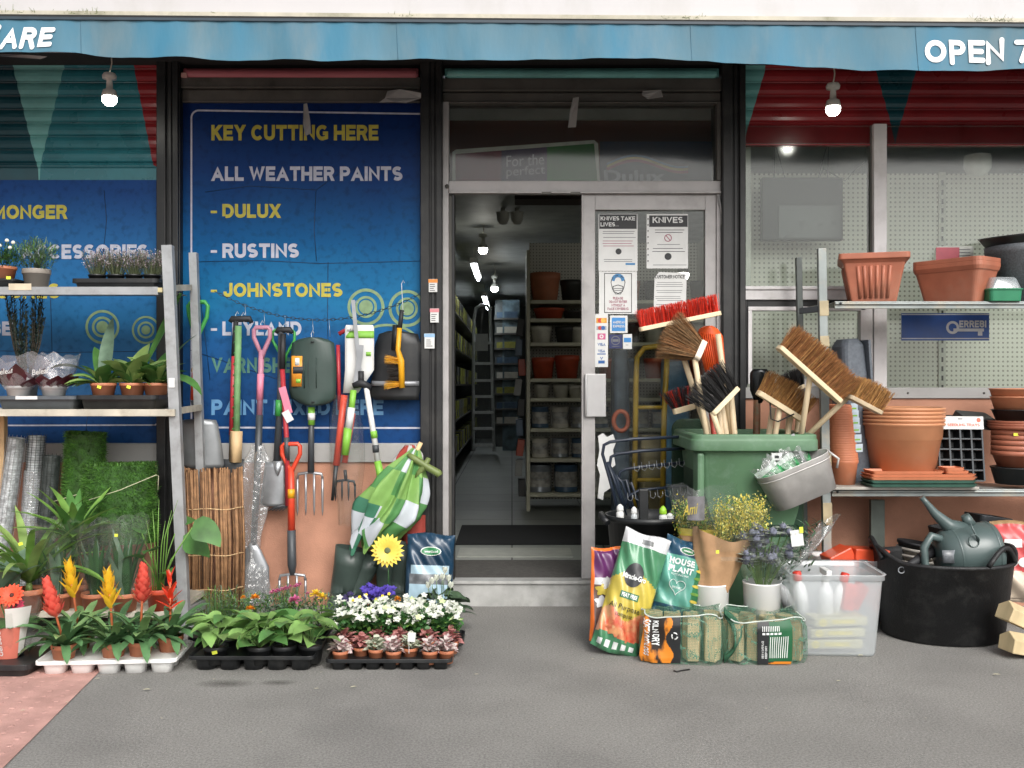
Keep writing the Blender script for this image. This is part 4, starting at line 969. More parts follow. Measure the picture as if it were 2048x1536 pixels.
# mesh rolls
m_wire = mat('silver_mesh', '#aeb1b3', .35, metal=.6, var=.25, scale=60); m_wired = mat('green_black_mesh', '#2a332f', .5, var=.2)
for px0, py0, px1, py1, Y, lab, mm, core in ((0, 1060, 34, 872, -.3, 'silver wire mesh roll leaning at the left edge', m_wire, '#c3c8ca'), (55, 1060, 74, 868, -.26, 'mesh roll in clear film with a dark top, in the middle of three', m_wired, '#b4b9bb'), (88, 1060, 105, 908, -.3, 'shorter dark mesh roll next to the tall artificial grass roll', m_wired, '#4b5150')):
    a, b = P(px0, py0 + 60, Y), P(px1, py1, Y); a = b + (a - b) * (b.z - .005) / (b.z - a.z) * .999
    t = thing('mesh_roll', lab, 'roll', a, group='wire mesh rolls'); ax = b - a; L = ax.length; M_ = rot_to(ax).to_4x4(); r = 18 * sc_(Y)
    g = MB(); g.lathe([(r * .88, .0), (r * .88, L * .99)], 20, 0, T=M_); part('inner_layers', g, mat('mesh_core' + core, core, .4, metal=.3, var=.35, scale=40, bump=.4, bscale=120), t)
    g = MB()
    for k in range(14): aa = 2 * PI * k / 14; g.tube([M_ @ Vector((r * math.cos(aa), r * math.sin(aa), 0)), M_ @ Vector((r * math.cos(aa), r * math.sin(aa), L))], .0012, 4, 0, False)
    for k in range(int(L / .013)): g.tube([M_ @ Vector((r * math.cos(2 * PI * j / 14), r * math.sin(2 * PI * j / 14), k * .013)) for j in range(15)], .001, 3, 0, False)
    part('wire_mesh', g, mm, t)
    if mm is m_wired and px0 == 55:
        g = MB(); g.lathe([(r * 1.06, .0), (r * 1.07, L * .8)], 20, 0, T=M_); part('film_wrap', g, film('roll_film', (.9, .92, .93), .12, .6, .1, (.75, .78, .8), .25, .9, 30), t)
t = thing('timber_post', 'pale wooden post standing under the shelf at the left edge', 'post', P(4, 1000, -.25)); g = MB(); g.box(PX(-8, -.25), PX(16, -.25), -.29, -.25, 0, PZ(826, -.25)); part('timber', g, m_wood, t, .003, world=True)
# artificial grass
m_turf = mat('artificial_grass', '#4f7d2c', .6, var=.35, scale=25, transl=.1); m_turfd = mat('artificial_grass_dark', '#33591f', .7, var=.35, scale=25)
def turf(lab, px0, px1, py0, py1, lean, Y, rr, n):
    b0, b1 = P(px0, py1, Y), P(px1, py0, Y); w = b1.x - b0.x; h = b1.z - b0.z
    t = thing('artificial_grass_roll', lab, 'roll', (b0.x + w / 2, Y, b0.z), (0, lean, 0), 'artificial grass rolls')
    def f(u, v, o=0):
        a = 2 * PI * u; e = .75; cx, sx = math.cos(a), math.sin(a)
        return Vector(((w / 2 - .01 + o) * math.copysign(abs(cx) ** e, cx), (rr + o) * math.copysign(abs(sx) ** e, sx) + .004 * math.sin(9 * v), h * v))
    g = MB(); g.sheet(lambda u, v: f(u, v), 36, 10); part('backing', g, m_turfd, t)
    g = MB()
    for _ in range(n):
        u, v = random.uniform(.48, 1.02), random.random(); p = f(u, v); nn = (f(u, v, .01) - p).normalized()
        g.tri(p, p + nn * random.uniform(.008, .016) + Vector((random.gauss(0, .006), 0, random.gauss(.002, .007))), .0028, random.choice((0, 0, 1)))
    for k in range(3):
        for _ in range(n // 16):
            a = random.uniform(0, 2 * PI); p = f(a / (2 * PI), 1) * 1; p.x *= 1 - .25 * k; p.y *= 1 - .28 * k; g.tri(p, p + Vector((random.gauss(0, .006), random.gauss(0, .006), .014)), .003, random.choice((0, 1)))
    part('pile', g, [m_turf, m_turfd], t, kind='stuff')
    return t
turf('tall artificial grass roll leaning under the left shelf', 120, 202, 868, 1100, R(3), -.25, .06, 5200)
t = turf('wide artificial grass roll tied with string beside the black pillar', 168, 316, 930, 1085, R(-1.5), -.35, .085, 7200)
g = MB(); g.tube([P(178, 1000, -.45), P(240, 980, -.457), P(312, 950, -.455), P(317, 952, -.44), P(316, 980, -.44)], .0022, 5); g.tube([P(100, 1005, -.33), P(168, 985, -.33)], .002, 5)
single('string', g, mat('cream_string', '#c9c6a8', .8), 'cream string tied round the wide artificial grass roll', 'string')
# floor plants behind the front trays, standing on the rack's bottom shelf
BS = .131
def strappy(lab, px, py, Y, n, L, w, z0, mats, els=(.3, 1.4), dr=(.8, 1.7), pot=True, grp='tall plants at the foot of the rack'):
    t = thing('potted_plant', lab, 'plant', (PX(px, Y), Y, z0), group=grp)
    if pot: add_pot(t, .075, .055, .11)
    g = MB(); z = PZ(py, Y) - z0
    if z > .12: g.tube([(0, 0, .09), (0, 0, z)], [.018, .014], 8, 1)
    for i in range(n):
        az = i * 2.4 + random.uniform(-.3, .3); el = els[0] + (els[1] - els[0]) * (i / n)
        g.leaf((.01 * math.cos(az), .01 * math.sin(az), z), az, el, L * random.uniform(.75, 1.1), w * random.uniform(.8, 1.1), random.uniform(*dr), random.choice((0, 0, 1)), 8, .3, 'lance')
    part('foliage', g, mats, t); return t
t = strappy('palm-like plant with long arching yellow green leaves at the left edge', 58, 1165, -.72, 34, .5, .045, BS, [m_leaf2, m_leafy], (.5, 1.45), (.7, 1.6)); sticker(t, (0, -.08, .33), .02, .014, -.3)
strappy('broad leaved green rosette plant in front of the mesh rolls', 150, 1080, -.6, 24, .30, .055, BS, [m_leaf2, m_leaf], (.35, 1.4), (.3, 1.0))
g = MB()
t = thing('potted_plant', 'large rounded leaf plant behind the gerbera at the left edge', 'plant', (PX(10, -.85), -.85, 0), group='tall plants at the foot of the rack'); add_pot(t, .06, .05, .28)
for az, el, L in ((2.6, 1.2, .2), (.2, 1.0, .2), (-1.2, 1.1, .2), (1.4, 1.2, .24)): g.leaf((0, 0, .25), az, el, L, .13, .8, 0, 8, .15, 'heart')
part('foliage', g, [m_leafg], t)
for i, (px, top) in enumerate(((116, 1052), (190, 1050), (250, 1046))):
    Y = -.70; z0 = BS
    t = thing('wrapped_plant', ('clear wrapped plant with grey green upright leaves behind the yellow bromeliad', 'clear wrapped snake plant with grey green leaves in the middle of three wrapped plants', 'clear wrapped snake plant nearest the rack post')[i], 'plant', (PX(px, Y), Y, z0), group='snake plants in clear wrap')
    add_pot(t, .062, .048, .085); g = MB(); H_ = PZ(top, Y) - z0
    for k in range(13): az = k * 2.4; g.leaf((.02 * math.cos(az), .02 * math.sin(az), .07), az, random.uniform(1.25, 1.5), (H_ - .06) * random.uniform(.6, .95), .036, random.uniform(-.1, .5), random.choice((0, 0, 1)), 7, .35, 'lance', random.uniform(-.6, .6))
    part('foliage', g, [m_leafg, m_leafd], t); cone_wrap(t, .055, .115, H_ - .03, m_film, .05, jag=.07)
    if i == 2: sticker(t, (0, -.105, .37), .016, .014)
t = thing('potted_plant', 'large heart leaved plant in a red pot behind the rack post', 'plant', (PX(318, -.68), -.68, BS), group='tall plants at the foot of the rack'); add_pot(t, .058, .045, .10, mat('red_pot', '#b5452c', .45, var=.08)); g = MB()
for az, el, L, st in ((-.1, .75, .17, .30), (2.4, 1.1, .13, .26), (1.2, 1.2, .14, .3), (-1.6, 1.0, .11, .2), (.6, .6, .16, .22), (-2.4, .8, .11, .16), (-.9, .7, .1, .09)):
    b = Vector((0, 0, .09)); e = Vector((.45 * st * math.cos(az) * 1.2, .35 * st * math.sin(az), .09 + st)); g.tube([b, b.lerp(e, .5) + Vector((0, 0, .03)), e], .003, 5, 1); g.leaf(e, az, -.2 if L > .15 else .4, L, L * .72, .9, 0, 7, .12, 'heart', 1.2 if L > .15 else .3)
for k in range(6): g.tube([(.01 * k - .03, 0, .09), (.016 * k - .04, .01, .3 + .04 * (k % 3)), (.03 * k - .06, .0, .42 + .05 * (k % 3))], [.0035, .003, .001], 5, 1)
part('foliage', g, [m_leaf, m_leaf2], t)
# gerbera in the near left corner
t = thing('plant_tray', 'black tray at the left edge under the wrapped gerbera', 'tray', (PX(10, -1.2), -1.2, 0), group='plant trays on the pavement'); g = MB(); g.loft([rrect(.3, .26, .03, 0), rrect(.32, .28, .03, .03)], 0, False, True, False); g.loft([rrect(.34, .3, .03, .031), rrect(.34, .3, .03, .055)], 0); part('tray_rim', g, m_blkpl, t, .002)
t = thing('wrapped_plant', 'wrapped orange gerbera with a red lettered sleeve at the left edge', 'plant', (PX(22, -1.2), -1.2, .056)); add_pot(t, .06, .05, .09, m_blkpl); g = MB()
for k in range(12): az = k * 2.4; g.leaf((0, 0, .08), az, .8, .14, .05, .9, 0, 5, .2, 'oval')
for x, z, y in ((.03, .26, -.06), (-.05, .24, 0)): g.tube([(0, 0, .08), (x, y, z)], .003, 5, 0)
part('foliage', g, [m_leaf], t)
g = MB(); daisy(g, (.035, -.06, .265), .046, 16, 0, 1, .5, rows=2); daisy(g, (-.05, 0, .245), .042, 16, 0, 1, .9); daisy(g, (.035, -.03, .215), .034, 14, 2, 1, .6); part('flower', g, [mat('orange_petal', '#e2502f', .6, var=.12), mat('brown_boss', '#4a2418', .8), mat('magenta_petal', '#d2305c', .6)], t)
cone_wrap(t, .065, .12, .22, m_film, .01, jag=.2); g = MB(); g.sheet(lambda u, v: ((.068 + .03 * v) * math.cos(-2.35 + 1.6 * u), (.068 + .03 * v) * math.sin(-2.35 + 1.6 * u), .0 + .135 * v), 12, 4); part('sleeve_print', g, mat('sleeve_red', '#c9705f', .5, var=.06), t)
g = MB(); write(g, 'Gerbera', lambda u, v: ((.073 + .03 * u) * math.cos(-1.75 + .25 * (1 - v)), (.073 + .03 * u) * math.sin(-1.75 + .25 * (1 - v)), .015 + .11 * u), 0, .01, .2); part('lettering', g, m_paper, t)
g = MB(); g.sheet(lambda u, v: ((.069 + .05 * v) * math.cos(-1.3 + .9 * u), (.069 + .05 * v) * math.sin(-1.3 + .9 * u), .02 + .2 * v), 10, 5); part('sleeve_print', g, mat('sleeve_white', '#cfcfca', .5, var=.06), t)

# white tray with bromeliads
Yw = -1.15
m_wtray = mat('white_tray_plastic', '#f4f4f2', .45, var=.02, scale=6, dirt='#c9c5bc', dirt_amt=.35, dirt_scale=8)
plant_tray('white plastic tray of red and yellow bromeliads', .57, .31, .062, (PX(234, -1.15), -1.15, 0), R(4.5), m_wtray, 5, 3)
m_brleaf = mat('bromeliad_leaf', '#557a50', .3, var=.35, scale=7, transl=.12, coat=.25); m_brleaf2 = mat('bromeliad_leaf_pale', '#7d9f66', .33, var=.3, scale=7, transl=.15, coat=.2)
m_brred = mat('bromeliad_red', '#dc5a4c', .45, var=.14, scale=25); m_bryel = mat('bromeliad_yellow', '#e6b82c', .45, var=.14, scale=25); m_brsc = mat('bromeliad_scarlet', '#d8391f', .45, var=.12, scale=25)
def brom(lab, px, Y, fx, fy_, kind, pr=.052):
    t = thing('bromeliad', lab, 'plant', (PX(px, Y), Y, .035), group='bromeliads in the white tray'); ph = pr * 1.45
    add_pot(t, pr, pr * .75, ph); g = MB()
    for i in range(26):
        az = i * 2.399 + .4; k = i / 26
        g.leaf((.012 * math.cos(az), .012 * math.sin(az), ph * .85), az, .35 + 1.0 * k, random.uniform(.17, .23), .036, 1.5 - .5 * k, random.choice((0, 0, 1)), 7, .35, 'strap', random.uniform(-.2, .2))
    part('foliage', g, [m_brleaf, m_brleaf2], t)
    top = P(fx, fy_, Y) - Vector(t.location); b = Vector((0, 0, ph)); ax = (top - b).normalized(); L = (top - b).length; Q = rot_to(ax).to_4x4()
    g = MB(); mm = {'red': m_brred, 'yellow': m_bryel, 'star': m_brsc}[kind]
    g.tube([b, b + ax * L * .95], [.006, .004], 7, 1)
    fl = {'red': .18, 'yellow': .17, 'star': .15}[kind]; nb = {'red': 46, 'yellow': 20, 'star': 15}[kind]
    for i in range(nb):
        k = i / nb; az = i * 2.399; h0 = L - fl + fl * .82 * k; Lb = MB()
        if kind == 'red': Lb.leaf((.004 * math.cos(az), .004 * math.sin(az), h0), az, .55 + .5 * k, .066 * (1.05 - .45 * k), .034, -.75, 0, 4, .35, 'oval')
        elif kind == 'yellow': Lb.leaf((0, 0, h0), az, .8 + .4 * k, .085 * (1.1 - .4 * k), .028, -.3, 0, 5, .4, 'lance')
        else: Lb.leaf((0, 0, h0 * .82 + L * .06 + (L * .12 if i > 11 else 0)), az, .45 + .9 * k, .075, .02, .1, 0, 5, .4, 'lance')
        Tm = Matrix.Translation(b) @ Q @ Matrix.Translation((0, 0, 0)); g.add([Vector((p.x, p.y, p.z)) for p in Lb.v], Lb.f, 0, True, Tm)
    part('flower', g, [mm, mat('bract_stem', '#b5623f', .5, var=.2)], t)
brom('red plumed bromeliad at the left end of the white tray', 128, -1.22, 90, 1152, 'red')
brom('yellow bromeliad standing behind the leftmost red plumed bromeliad', 160, -1.06, 136, 1120, 'yellow', .045)
brom('yellow bromeliad in the middle of the white tray front row', 227, -1.19, 215, 1138, 'yellow')
brom('coral red plumed bromeliad right of the front yellow bromeliad', 281, -1.17, 287, 1124, 'red')
brom('scarlet star bromeliad at the right end of the white tray', 341, -1.1, 340, 1152, 'star', .055)

# black tray with green leafy plants
Yb = -1.1
plant_tray('black tray of bright green heart leaved plants', .53, .31, .066, (PX(520, -1.1) + .0, -1.1, 0), R(-.5), m_blkpl, 5, 3)
m_poth = mat('pothos_leaf', '#82a85e', .38, var=.38, scale=10, transl=.25, coat=.15); m_poth2 = mat('pothos_leaf_dark', '#5c8a4c', .38, var=.3, scale=10, transl=.2, coat=.15)
def pothos(lab, px, Y, n, seed, st=None):
    random.seed(seed); t = thing('potted_plant', lab, 'plant', (PX(px, Y), Y, .02), group='heart leaved plants in the black tray'); add_pot(t, .053, .042, .075, m_blkpl); g = MB()
    for i in range(n):
        az = i * 2.399 + random.uniform(-.4, .4); r = random.uniform(.02, .085); h = random.uniform(.045, .125)
        e = Vector((r * math.cos(az), r * math.sin(az), .05 + h)); g.tube([(0, 0, .06), e * .5 + Vector((0, 0, .05)), e], .0022, 5, 2); L = random.uniform(.085, .135)
        g.leaf(e, az + random.gauss(0, .4), random.uniform(-.1, .5), L, L * random.uniform(.5, .68), random.uniform(.35, .95), random.choice((0, 0, 1)), 7, .3, random.choice(('heart', 'oval', 'heart')), random.uniform(-.7, .7))
    part('foliage', g, [m_poth, m_poth2, m_stem], t)
    if st: sticker(t, (st, -.0535, .058), .022, .014, -.2)
for i, (px, Y, lab) in enumerate(((432, -1.19, 'left front'), (519, -1.19, 'middle left front'), (569, -1.18, 'middle right front'), (622, -1.17, 'right front'), (450, -1.03, 'left back'), (505, -1.03, ''), (562, -1.03, ''), (615, -1.03, 'right back'))):
    l = {'left front': 'heart leaved plant at the left front corner of the black tray with a sticker', 'middle left front': 'heart leaved plant with a sticker mid front of the black tray', 'middle right front': 'heart leaved plant right of the stickered one in the black tray front', 'right front': 'heart leaved plant at the right front corner of its black tray', 'left back': 'heart leaved plant at the left back corner of the black tray', 'right back': 'heart leaved plant at the right back corner of the black tray'}.get(lab, 'heart leaved plant in the middle of the back row of the black tray')
    pothos(l, px, Y, 13, 40 + i, {0: .01, 1: .0}.get(i))
random.seed(11)
# bedding flowers behind
Yf = -.80
plant_tray('black tray of mixed bedding flowers behind the heart leaved plants', .62, .26, .06, (PX(525, Yf), Yf, 0), 0, m_blkpl, 6, 2)
m_bed = [m_leaf, m_leafg, mat('marigold', '#e89a24', .6, var=.12), mat('pink_bloom', '#cf6d9a', .6, var=.15), mat('yellow_bloom', '#e8c63a', .6, var=.12), m_leaf2]
def bedding(lab, px, Y, col, flowers, hgt=.15, n=190, fine=False):
    t = thing('potted_plant', lab, 'plant', (PX(px, Y), Y, .03), group='bedding plants behind the heart leaved plants'); add_pot(t, .045, .036, .06, m_blkpl, n=14); g = MB()
    for _ in range(n):
        a = random.uniform(0, 6.28); r = random.random() ** .6 * .075; b = Vector((r * .5 * math.cos(a), r * .5 * math.sin(a), .05)); e = Vector((r * 1.15 * math.cos(a), r * 1.15 * math.sin(a), .07 + random.uniform(.2, 1) * hgt * (1 - 4 * r)))
        if fine: g.tri(b, e, .0022, random.choice((0, 1, 5)))
        g.leaf(e, a + random.gauss(0, .7), random.gauss(.5, .5), random.uniform(.02, .035), .008 if not fine else .004, .8, random.choice((0, 1, 1, 5)), 3, .2, 'lance')
    part('foliage', g, m_bed, t)
    g = MB()
    for x, y, z, r, kind in flowers:
        g.tube([(x * .3, y * .3, .06), (x, y, z)], .0016, 4, 0); pom(g, (x, y, z), r, col if kind is None else kind, 34)
    if flowers: part('flower', g, m_bed, t)
bedding('green feathery bedding plant at the left end behind the heart leaves', 432, -.8, 2, [], .17, 240, True)
bedding('orange marigold behind the left heart leaved plants', 510, -.84, 2, [(.015, -.06, .2, .024, None), (-.04, -.05, .2, .014, None), (-.0, -.08, .155, .022, None)])
bedding('clustered pink verbena behind the middle heart leaved plants', 572, -.72, 3, [(x, y, .21 + .03 * math.sin(9 * x), .012, None) for x in (-.06, -.04, -.02, 0, .02, .05, .065) for y in (-.04, .0)], .18, 200, True)
bedding('magenta pink zinnia behind the right heart leaved plants', 596, -.86, 3, [(0, -.06, .19, .033, None)])
bedding('yellow bedding flower behind the right heart leaved plants', 640, -.82, 4, [(-.01, -.06, .21, .03, None), (.025, -.07, .2, .026, None), (-.05, -.03, .21, .013, 3)])
bedding('green bedding plant without blooms between the marigold and the zinnia', 545, -.8, 2, [], .15, 220)
bedding('leggy pale green bedding plant left of the marigold', 470, -.78, 2, [], .17, 220, True)
# polka dot plants
plant_tray('black tray of small speckled pink plants', .53, .29, .05, (PX(785, -1.1), -1.1, 0), R(.5), m_blkpl, 7, 4)
m_pk = mat('speckled_white_leaf', '#d9cfc9', .5, var=.1, scale=75, col2='#a06a70', lo=.46, hi=.62, transl=.15); m_pk2 = mat('speckled_rose_leaf', '#a1635e', .5, scale=75, col2='#c98f8c', lo=.42, hi=.6, transl=.15); m_pk3 = mat('speckled_green_leaf', '#cfd2bd', .5, scale=60, col2='#58704a', lo=.5, hi=.62, transl=.15)
for i, (px, Y, mm, lab) in enumerate(((681, -1.19, 0, 'white and pink speckled plant at the left front corner of its tray'), (722, -1.13, 1, 'rose brown speckled plant second from the left in its tray'), (752, -1.16, 2, 'green edged white speckled plant left of the middle of its tray'), (787, -1.19, 0, 'white speckled plant in the front middle of its tray'), (820, -1.14, 2, 'white speckled plant with a plant label standing in it'), (860, -1.19, 0, 'pink white speckled plant second from the right in its tray'), (893, -1.18, 0, 'pink white speckled plant at the right front corner of its tray'),
                               (690, -1.03, 1, 'rose speckled plant in the back row of the speckled plant tray'), (757, -1.02, 1, ''), (800, -1.04, 1, ''), (856, -1.03, 1, ''), (902, -1.03, 1, ''))):
    t = thing('potted_plant', lab or 'rose speckled plant in the back row of the speckled plant tray', 'plant', (PX(px, Y), Y, .018), group='speckled plants in the black tray'); add_pot(t, .034, .027, .055, n=18); g = MB()
    for k in range(26): az = k * 2.4; g.leaf((.008 * math.cos(az), .008 * math.sin(az), .05 + .012 * (k % 4)), az, .2 + .9 * k / 26, random.uniform(.038, .058), .027, .9, 0, 5, .2, 'oval', random.gauss(0, .3))
    part('foliage', g, [(m_pk, m_pk2, m_pk3)[mm]], t)
    if i == 4:
        g = MB(); g.box(-.001, .001, -.042, -.04, .04, .1, 0); g.box(-.016, .016, -.044, -.0425, .09, .13, 0, Matrix.Rotation(R(6), 4, 'Y')); part('plant_label', g, m_paper, t)
# campanula
plant_tray('black tray under the mass of white bellflowers', .6, .24, .05, (PX(797, -.86), -.86, 0), 0, m_blkpl, 6, 2)
m_camp = [mat('campanula_leaf', '#3f6b38', .5, var=.35, scale=30, transl=.15), m_leaf2, mat('white_petal', '#dfe2d6', .6, var=.06, transl=.2), mat('petal_green', '#bfcf9a', .6)]
def star(g, c, r, mi, face):
    T = Matrix.Translation(c) @ rot_to(face).to_4x4()
    for i in range(5):
        a = 2 * PI * i / 5; L = MB(); L.leaf((0, 0, 0), a, .5, r, r * .72, .5, 0, 3, .2, 'oval'); g.add(L.v, L.f, mi, True, T)
for i, px in enumerate((695, 733, 772, 812, 850, 890)):
  for j, Y in enumerate((-.96, -.84)):
    lab = 'white bellflower at the left end of its tray' if i == 0 and j == 0 else 'white bellflower at the right end of its tray' if i == 5 and j == 0 else 'white bellflower in the middle of its tray behind the speckled plants'
    if j == 1 and i in (0, 5): lab = 'white bellflower at the back %s corner of its tray' % ('left' if i == 0 else 'right')
    t = thing('potted_plant', lab, 'plant', (PX(px, Y), Y, .02), group='white bellflowers behind the speckled plants'); add_pot(t, .042, .034, .06, m_blkpl, n=12); g = MB()
    scatter(g, (0, 0, .105), (.07, .065, .06), 170, .026, .022, (0, 0, 0, 1), .5, 'oval', 3, .15, .4)
    part('foliage', g, m_camp, t); g = MB()
    for _ in range(26 if j == 0 else 22):
        a = random.uniform(0, 6.28); r = random.random() ** .5 * .072; z = .175 - 2.5 * r * r * 3 + random.gauss(0, .012) + (.012 if j else 0)
        c = (r * math.cos(a), r * math.sin(a), z); g.tube([(c[0] * .7, c[1] * .7, .1), c], .001, 3, 0, False); star(g, c, random.uniform(.014, .02), random.choice((2, 2, 2, 3) if random.random() < .4 else (2,)), (random.gauss(0, .6), random.gauss(-.6, .5), 1))
    part('flower', g, m_camp, t)
# primulas and cyclamen
for px, Y, lab in ((712, -.72, 'dark purple primula behind the left bellflowers'), (757, -.7, 'purple primula with yellow eyes behind the bellflowers')):
    t = thing('potted_plant', lab, 'plant', (PX(px, Y), Y, .0), group='purple primulas'); add_pot(t, .05, .04, .08, m_blkpl, n=14); g = MB()
    for k in range(16): az = k * 2.4; g.leaf((0, 0, .075), az, .5 + .03 * k, .12, .05, .9, 0, 5, .2, 'oval')
    part('foliage', g, [m_leaf], t); g = MB()
    for _ in range(60): a = random.uniform(0, 6.28); r = random.random() ** .5 * .075; c = (r * math.cos(a), r * math.sin(a), .195 + random.gauss(0, .014) + (.02 if px > 730 else -.02)); star(g, c, .02, 0, (random.gauss(0, .6), -.5, 1)); 
    for x, z in ((.03, .215), (.0, .2), (.06, .225)): star(g, (x, -.08, z), .009, 1, (0, -1, .6))
    part('flower', g, [mat('purple_petal' if px > 730 else 'dark_purple_petal', '#4a3a9a' if px > 730 else '#2c2350', .6, var=.2, scale=50), mat('yellow_eye', '#e6c832', .6)], t)
t = thing('potted_plant', 'small orange flower just behind the white bellflowers', 'plant', (PX(797, -.78), -.78, 0)); add_pot(t, .04, .03, .07, m_blkpl, n=12); g = MB(); scatter(g, (0, 0, .1), (.045, .045, .05), 80, .03, .01, (0,)); part('foliage', g, [m_leaf], t); g = MB(); pom(g, (.0, -.04, .205), .02, 0, 40); part('flower', g, [m_bed[2]], t)
t = thing('potted_plant', 'white cyclamen with marbled grey green leaves beside the door step', 'plant', (PX(878, -.58), -.58, 0)); add_pot(t, .06, .05, .1, m_blkpl); g = MB()
for k in range(60):
    az = k * 2.4; r = .02 + .1 * (k / 60) ** .7; g.leaf((r * math.cos(az), r * math.sin(az), .1 + .075 * (1 - k / 60) + random.gauss(0, .01)), az, .1, .075, .066, .8, random.choice((0, 0, 1)), 5, .08, 'heart', random.gauss(0, .4))
part('foliage', g, [mat('cyclamen_leaf', '#41563f', .5, var=.3, scale=40), m_leafg], t); g = MB()
for x, y, z in ((-.03, -.05, .24), (-.01, -.03, .25), (.02, -.05, .26), (.05, -.04, .25), (.06, -.05, .22), (.03, -.02, .285), (-.05, -.03, .215)):
    g.tube([(x * .4, y * .4, .12), (x * .9, y, z - .02), (x, y, z)], .0016, 4, 1)
    for i in range(5): g.leaf((x, y, z), i * 1.256 + x * 30, 1.1, .036, .022, -.3, 0, 4, .2, 'oval', .3)
part('flower', g, [m_camp[2], m_stem], t)
# fallen petals and leaves
g = MB(); m_lit = mat('litter', '#c9c2a4', .8, var=.2)
for k, (px, py, w) in enumerate(((948, 1352, 10), (1182, 1321, 6), (700, 1378, 14), (628, 1381, 10), (285, 1383, 16), (190, 1361, 10), (1672, 1365, 10), (1984, 1352, 16), (1706, 1306, 18), (1693, 1311, 12), (1715, 1314, 12), (425, 1362, 6), (520, 1468, 5), (880, 1432, 4), (1530, 1420, 5), (1850, 1440, 4), (320, 1440, 6), (640, 1348, 5), (130, 1408, 8), (40, 1425, 10), (1300, 1395, 5), (1100, 1460, 4))):
    Y = GY(py); s_ = sc_(Y) * w * .5; g = MB(); g.leaf((PX(px, Y), Y, .007), random.uniform(-.4, .4), .15, s_ * 2, s_ * .8, .3, 0, 3, .2, 'oval')
    single('fallen_petal', g, m_lit, 'small pale petal or leaf scrap lying on the asphalt', 'litter', 'petals and scraps on the pavement')
# ================================================================== TOOLS hung on the blue banner and wall
YT = -.10
def V(x, y, Y=YT, o=0): p = P(x, y, Y); p.y -= o; return p
def rod(g, pts, w, mi=0, Y=YT, n=10, o=0):
    ws = w if isinstance(w, (list, tuple)) else [w] * len(pts)
    return g.tube([V(x, y, Y, o) for x, y in pts], [k * sc_(Y) / 2 for k in ws], n, mi)
def plate(g, rows, Y, bow=.01, th=.003, mi=0, n=8, tilt=0):
    """bent sheet through rows of (py, px left, px right)"""
    k = len(rows); vs = []
    for side in (0, 1):
        for i, (y, a, b) in enumerate(rows):
            for j in range(n + 1):
                t = j / n; p = P(a + (b - a) * t, y, Y); p.y += -bow * (1 - (2 * t - 1) ** 2) - tilt * i / k + side * th; vs.append(p)
    m = n + 1; o = k * m; fs = []
    for i in range(k - 1):
        for j in range(n):
            q = i * m + j; fs += [(q, q + m, q + m + 1, q + 1), (o + q, o + q + 1, o + q + m + 1, o + q + m)]
    for i in range(k - 1): fs += [(i * m, o + i * m, o + i * m + m, i * m + m), (i * m + n, i * m + m + n, o + i * m + m + n, o + i * m + n)]
    for j in range(n): q = (k - 1) * m + j; fs += [(j, j + 1, o + j + 1, o + j), (q, o + q, o + q + 1, q + 1)]
    return g.add(vs, fs, mi, True)
def loop(px, py, w, h, Y=YT, lean=0):
    """D handle outline hanging from its top"""
    return [(px - w * .12, py + h), (px - w * .5, py + h * .42), (px - w * .5, py + h * .1), (px - w * .38, py), (px + w * .38, py), (px + w * .5, py + h * .1), (px + w * .5, py + h * .42), (px + w * .12, py + h)]
GT = 'garden tools hung below the blue banner'
m_gr = mat('tool_green', '#3f9a4a', .45, var=.1); m_redt = mat('tool_red', '#a83038', .4, var=.12); m_ora = mat('tool_orange_red', '#d2452c', .38, var=.1); m_pnk = mat('tool_pink', '#b0798c', .5, var=.1); m_pk4 = mat('label_pink', '#d8829a', .5); m_hk = mat('hook_wire', '#b9bcbf', .3, metal=.7)
m_grip = mat('black_grip', '#232427', .6, var=.15); m_shaft = mat('dark_grey_shaft', '#3f4347', .45, var=.15); m_yelp = mat('tool_yellow', '#e0a21e', .42, var=.08); m_lime = mat('tool_lime', '#7fb843', .45, var=.1)
def tool(label, px, py, group=GT, name='garden_tool', cat='tool'): return thing(name, label, cat, P(px, py, YT), group=group)
def tp(t, name, m, fn, bevel=0):
    g = MB(); fn(g); return part(name, g, m, t, bevel, world=True)
def hook(t, x, y0, y1, Y=YT): tp(t, 'hook', m_hk, lambda g: g.tube([V(x + 3, y0 + 6, Y), V(x, y0, Y, -.01), V(x - 3, y0 + 8, Y), V(x, y1, Y), V(x + 3, y1 + 4, Y, .01)], .0018, 5))
def fork(g, x0, x1, y0, y1, Y=YT, nt=4, w=5, o=0, sk=0):
    rod(g, [(x0, y0 + 12), (x0 + 2, y0 + 3), ((x0 + x1) / 2, y0), (x1 - 2, y0 + 3), (x1, y0 + 12)], w + 1, 0, Y, 8, o)
    for i in range(nt):
        x = x0 + (x1 - x0) * i / (nt - 1); rod(g, [(x, y0 + (2 if 0 < i < nt - 1 else 10)), (x + sk * .5, (y0 + y1) / 2), (x + sk, y1 - 10), (x + sk, y1)], [w, w, w * .8, w * .2], 0, Y, 6, o)
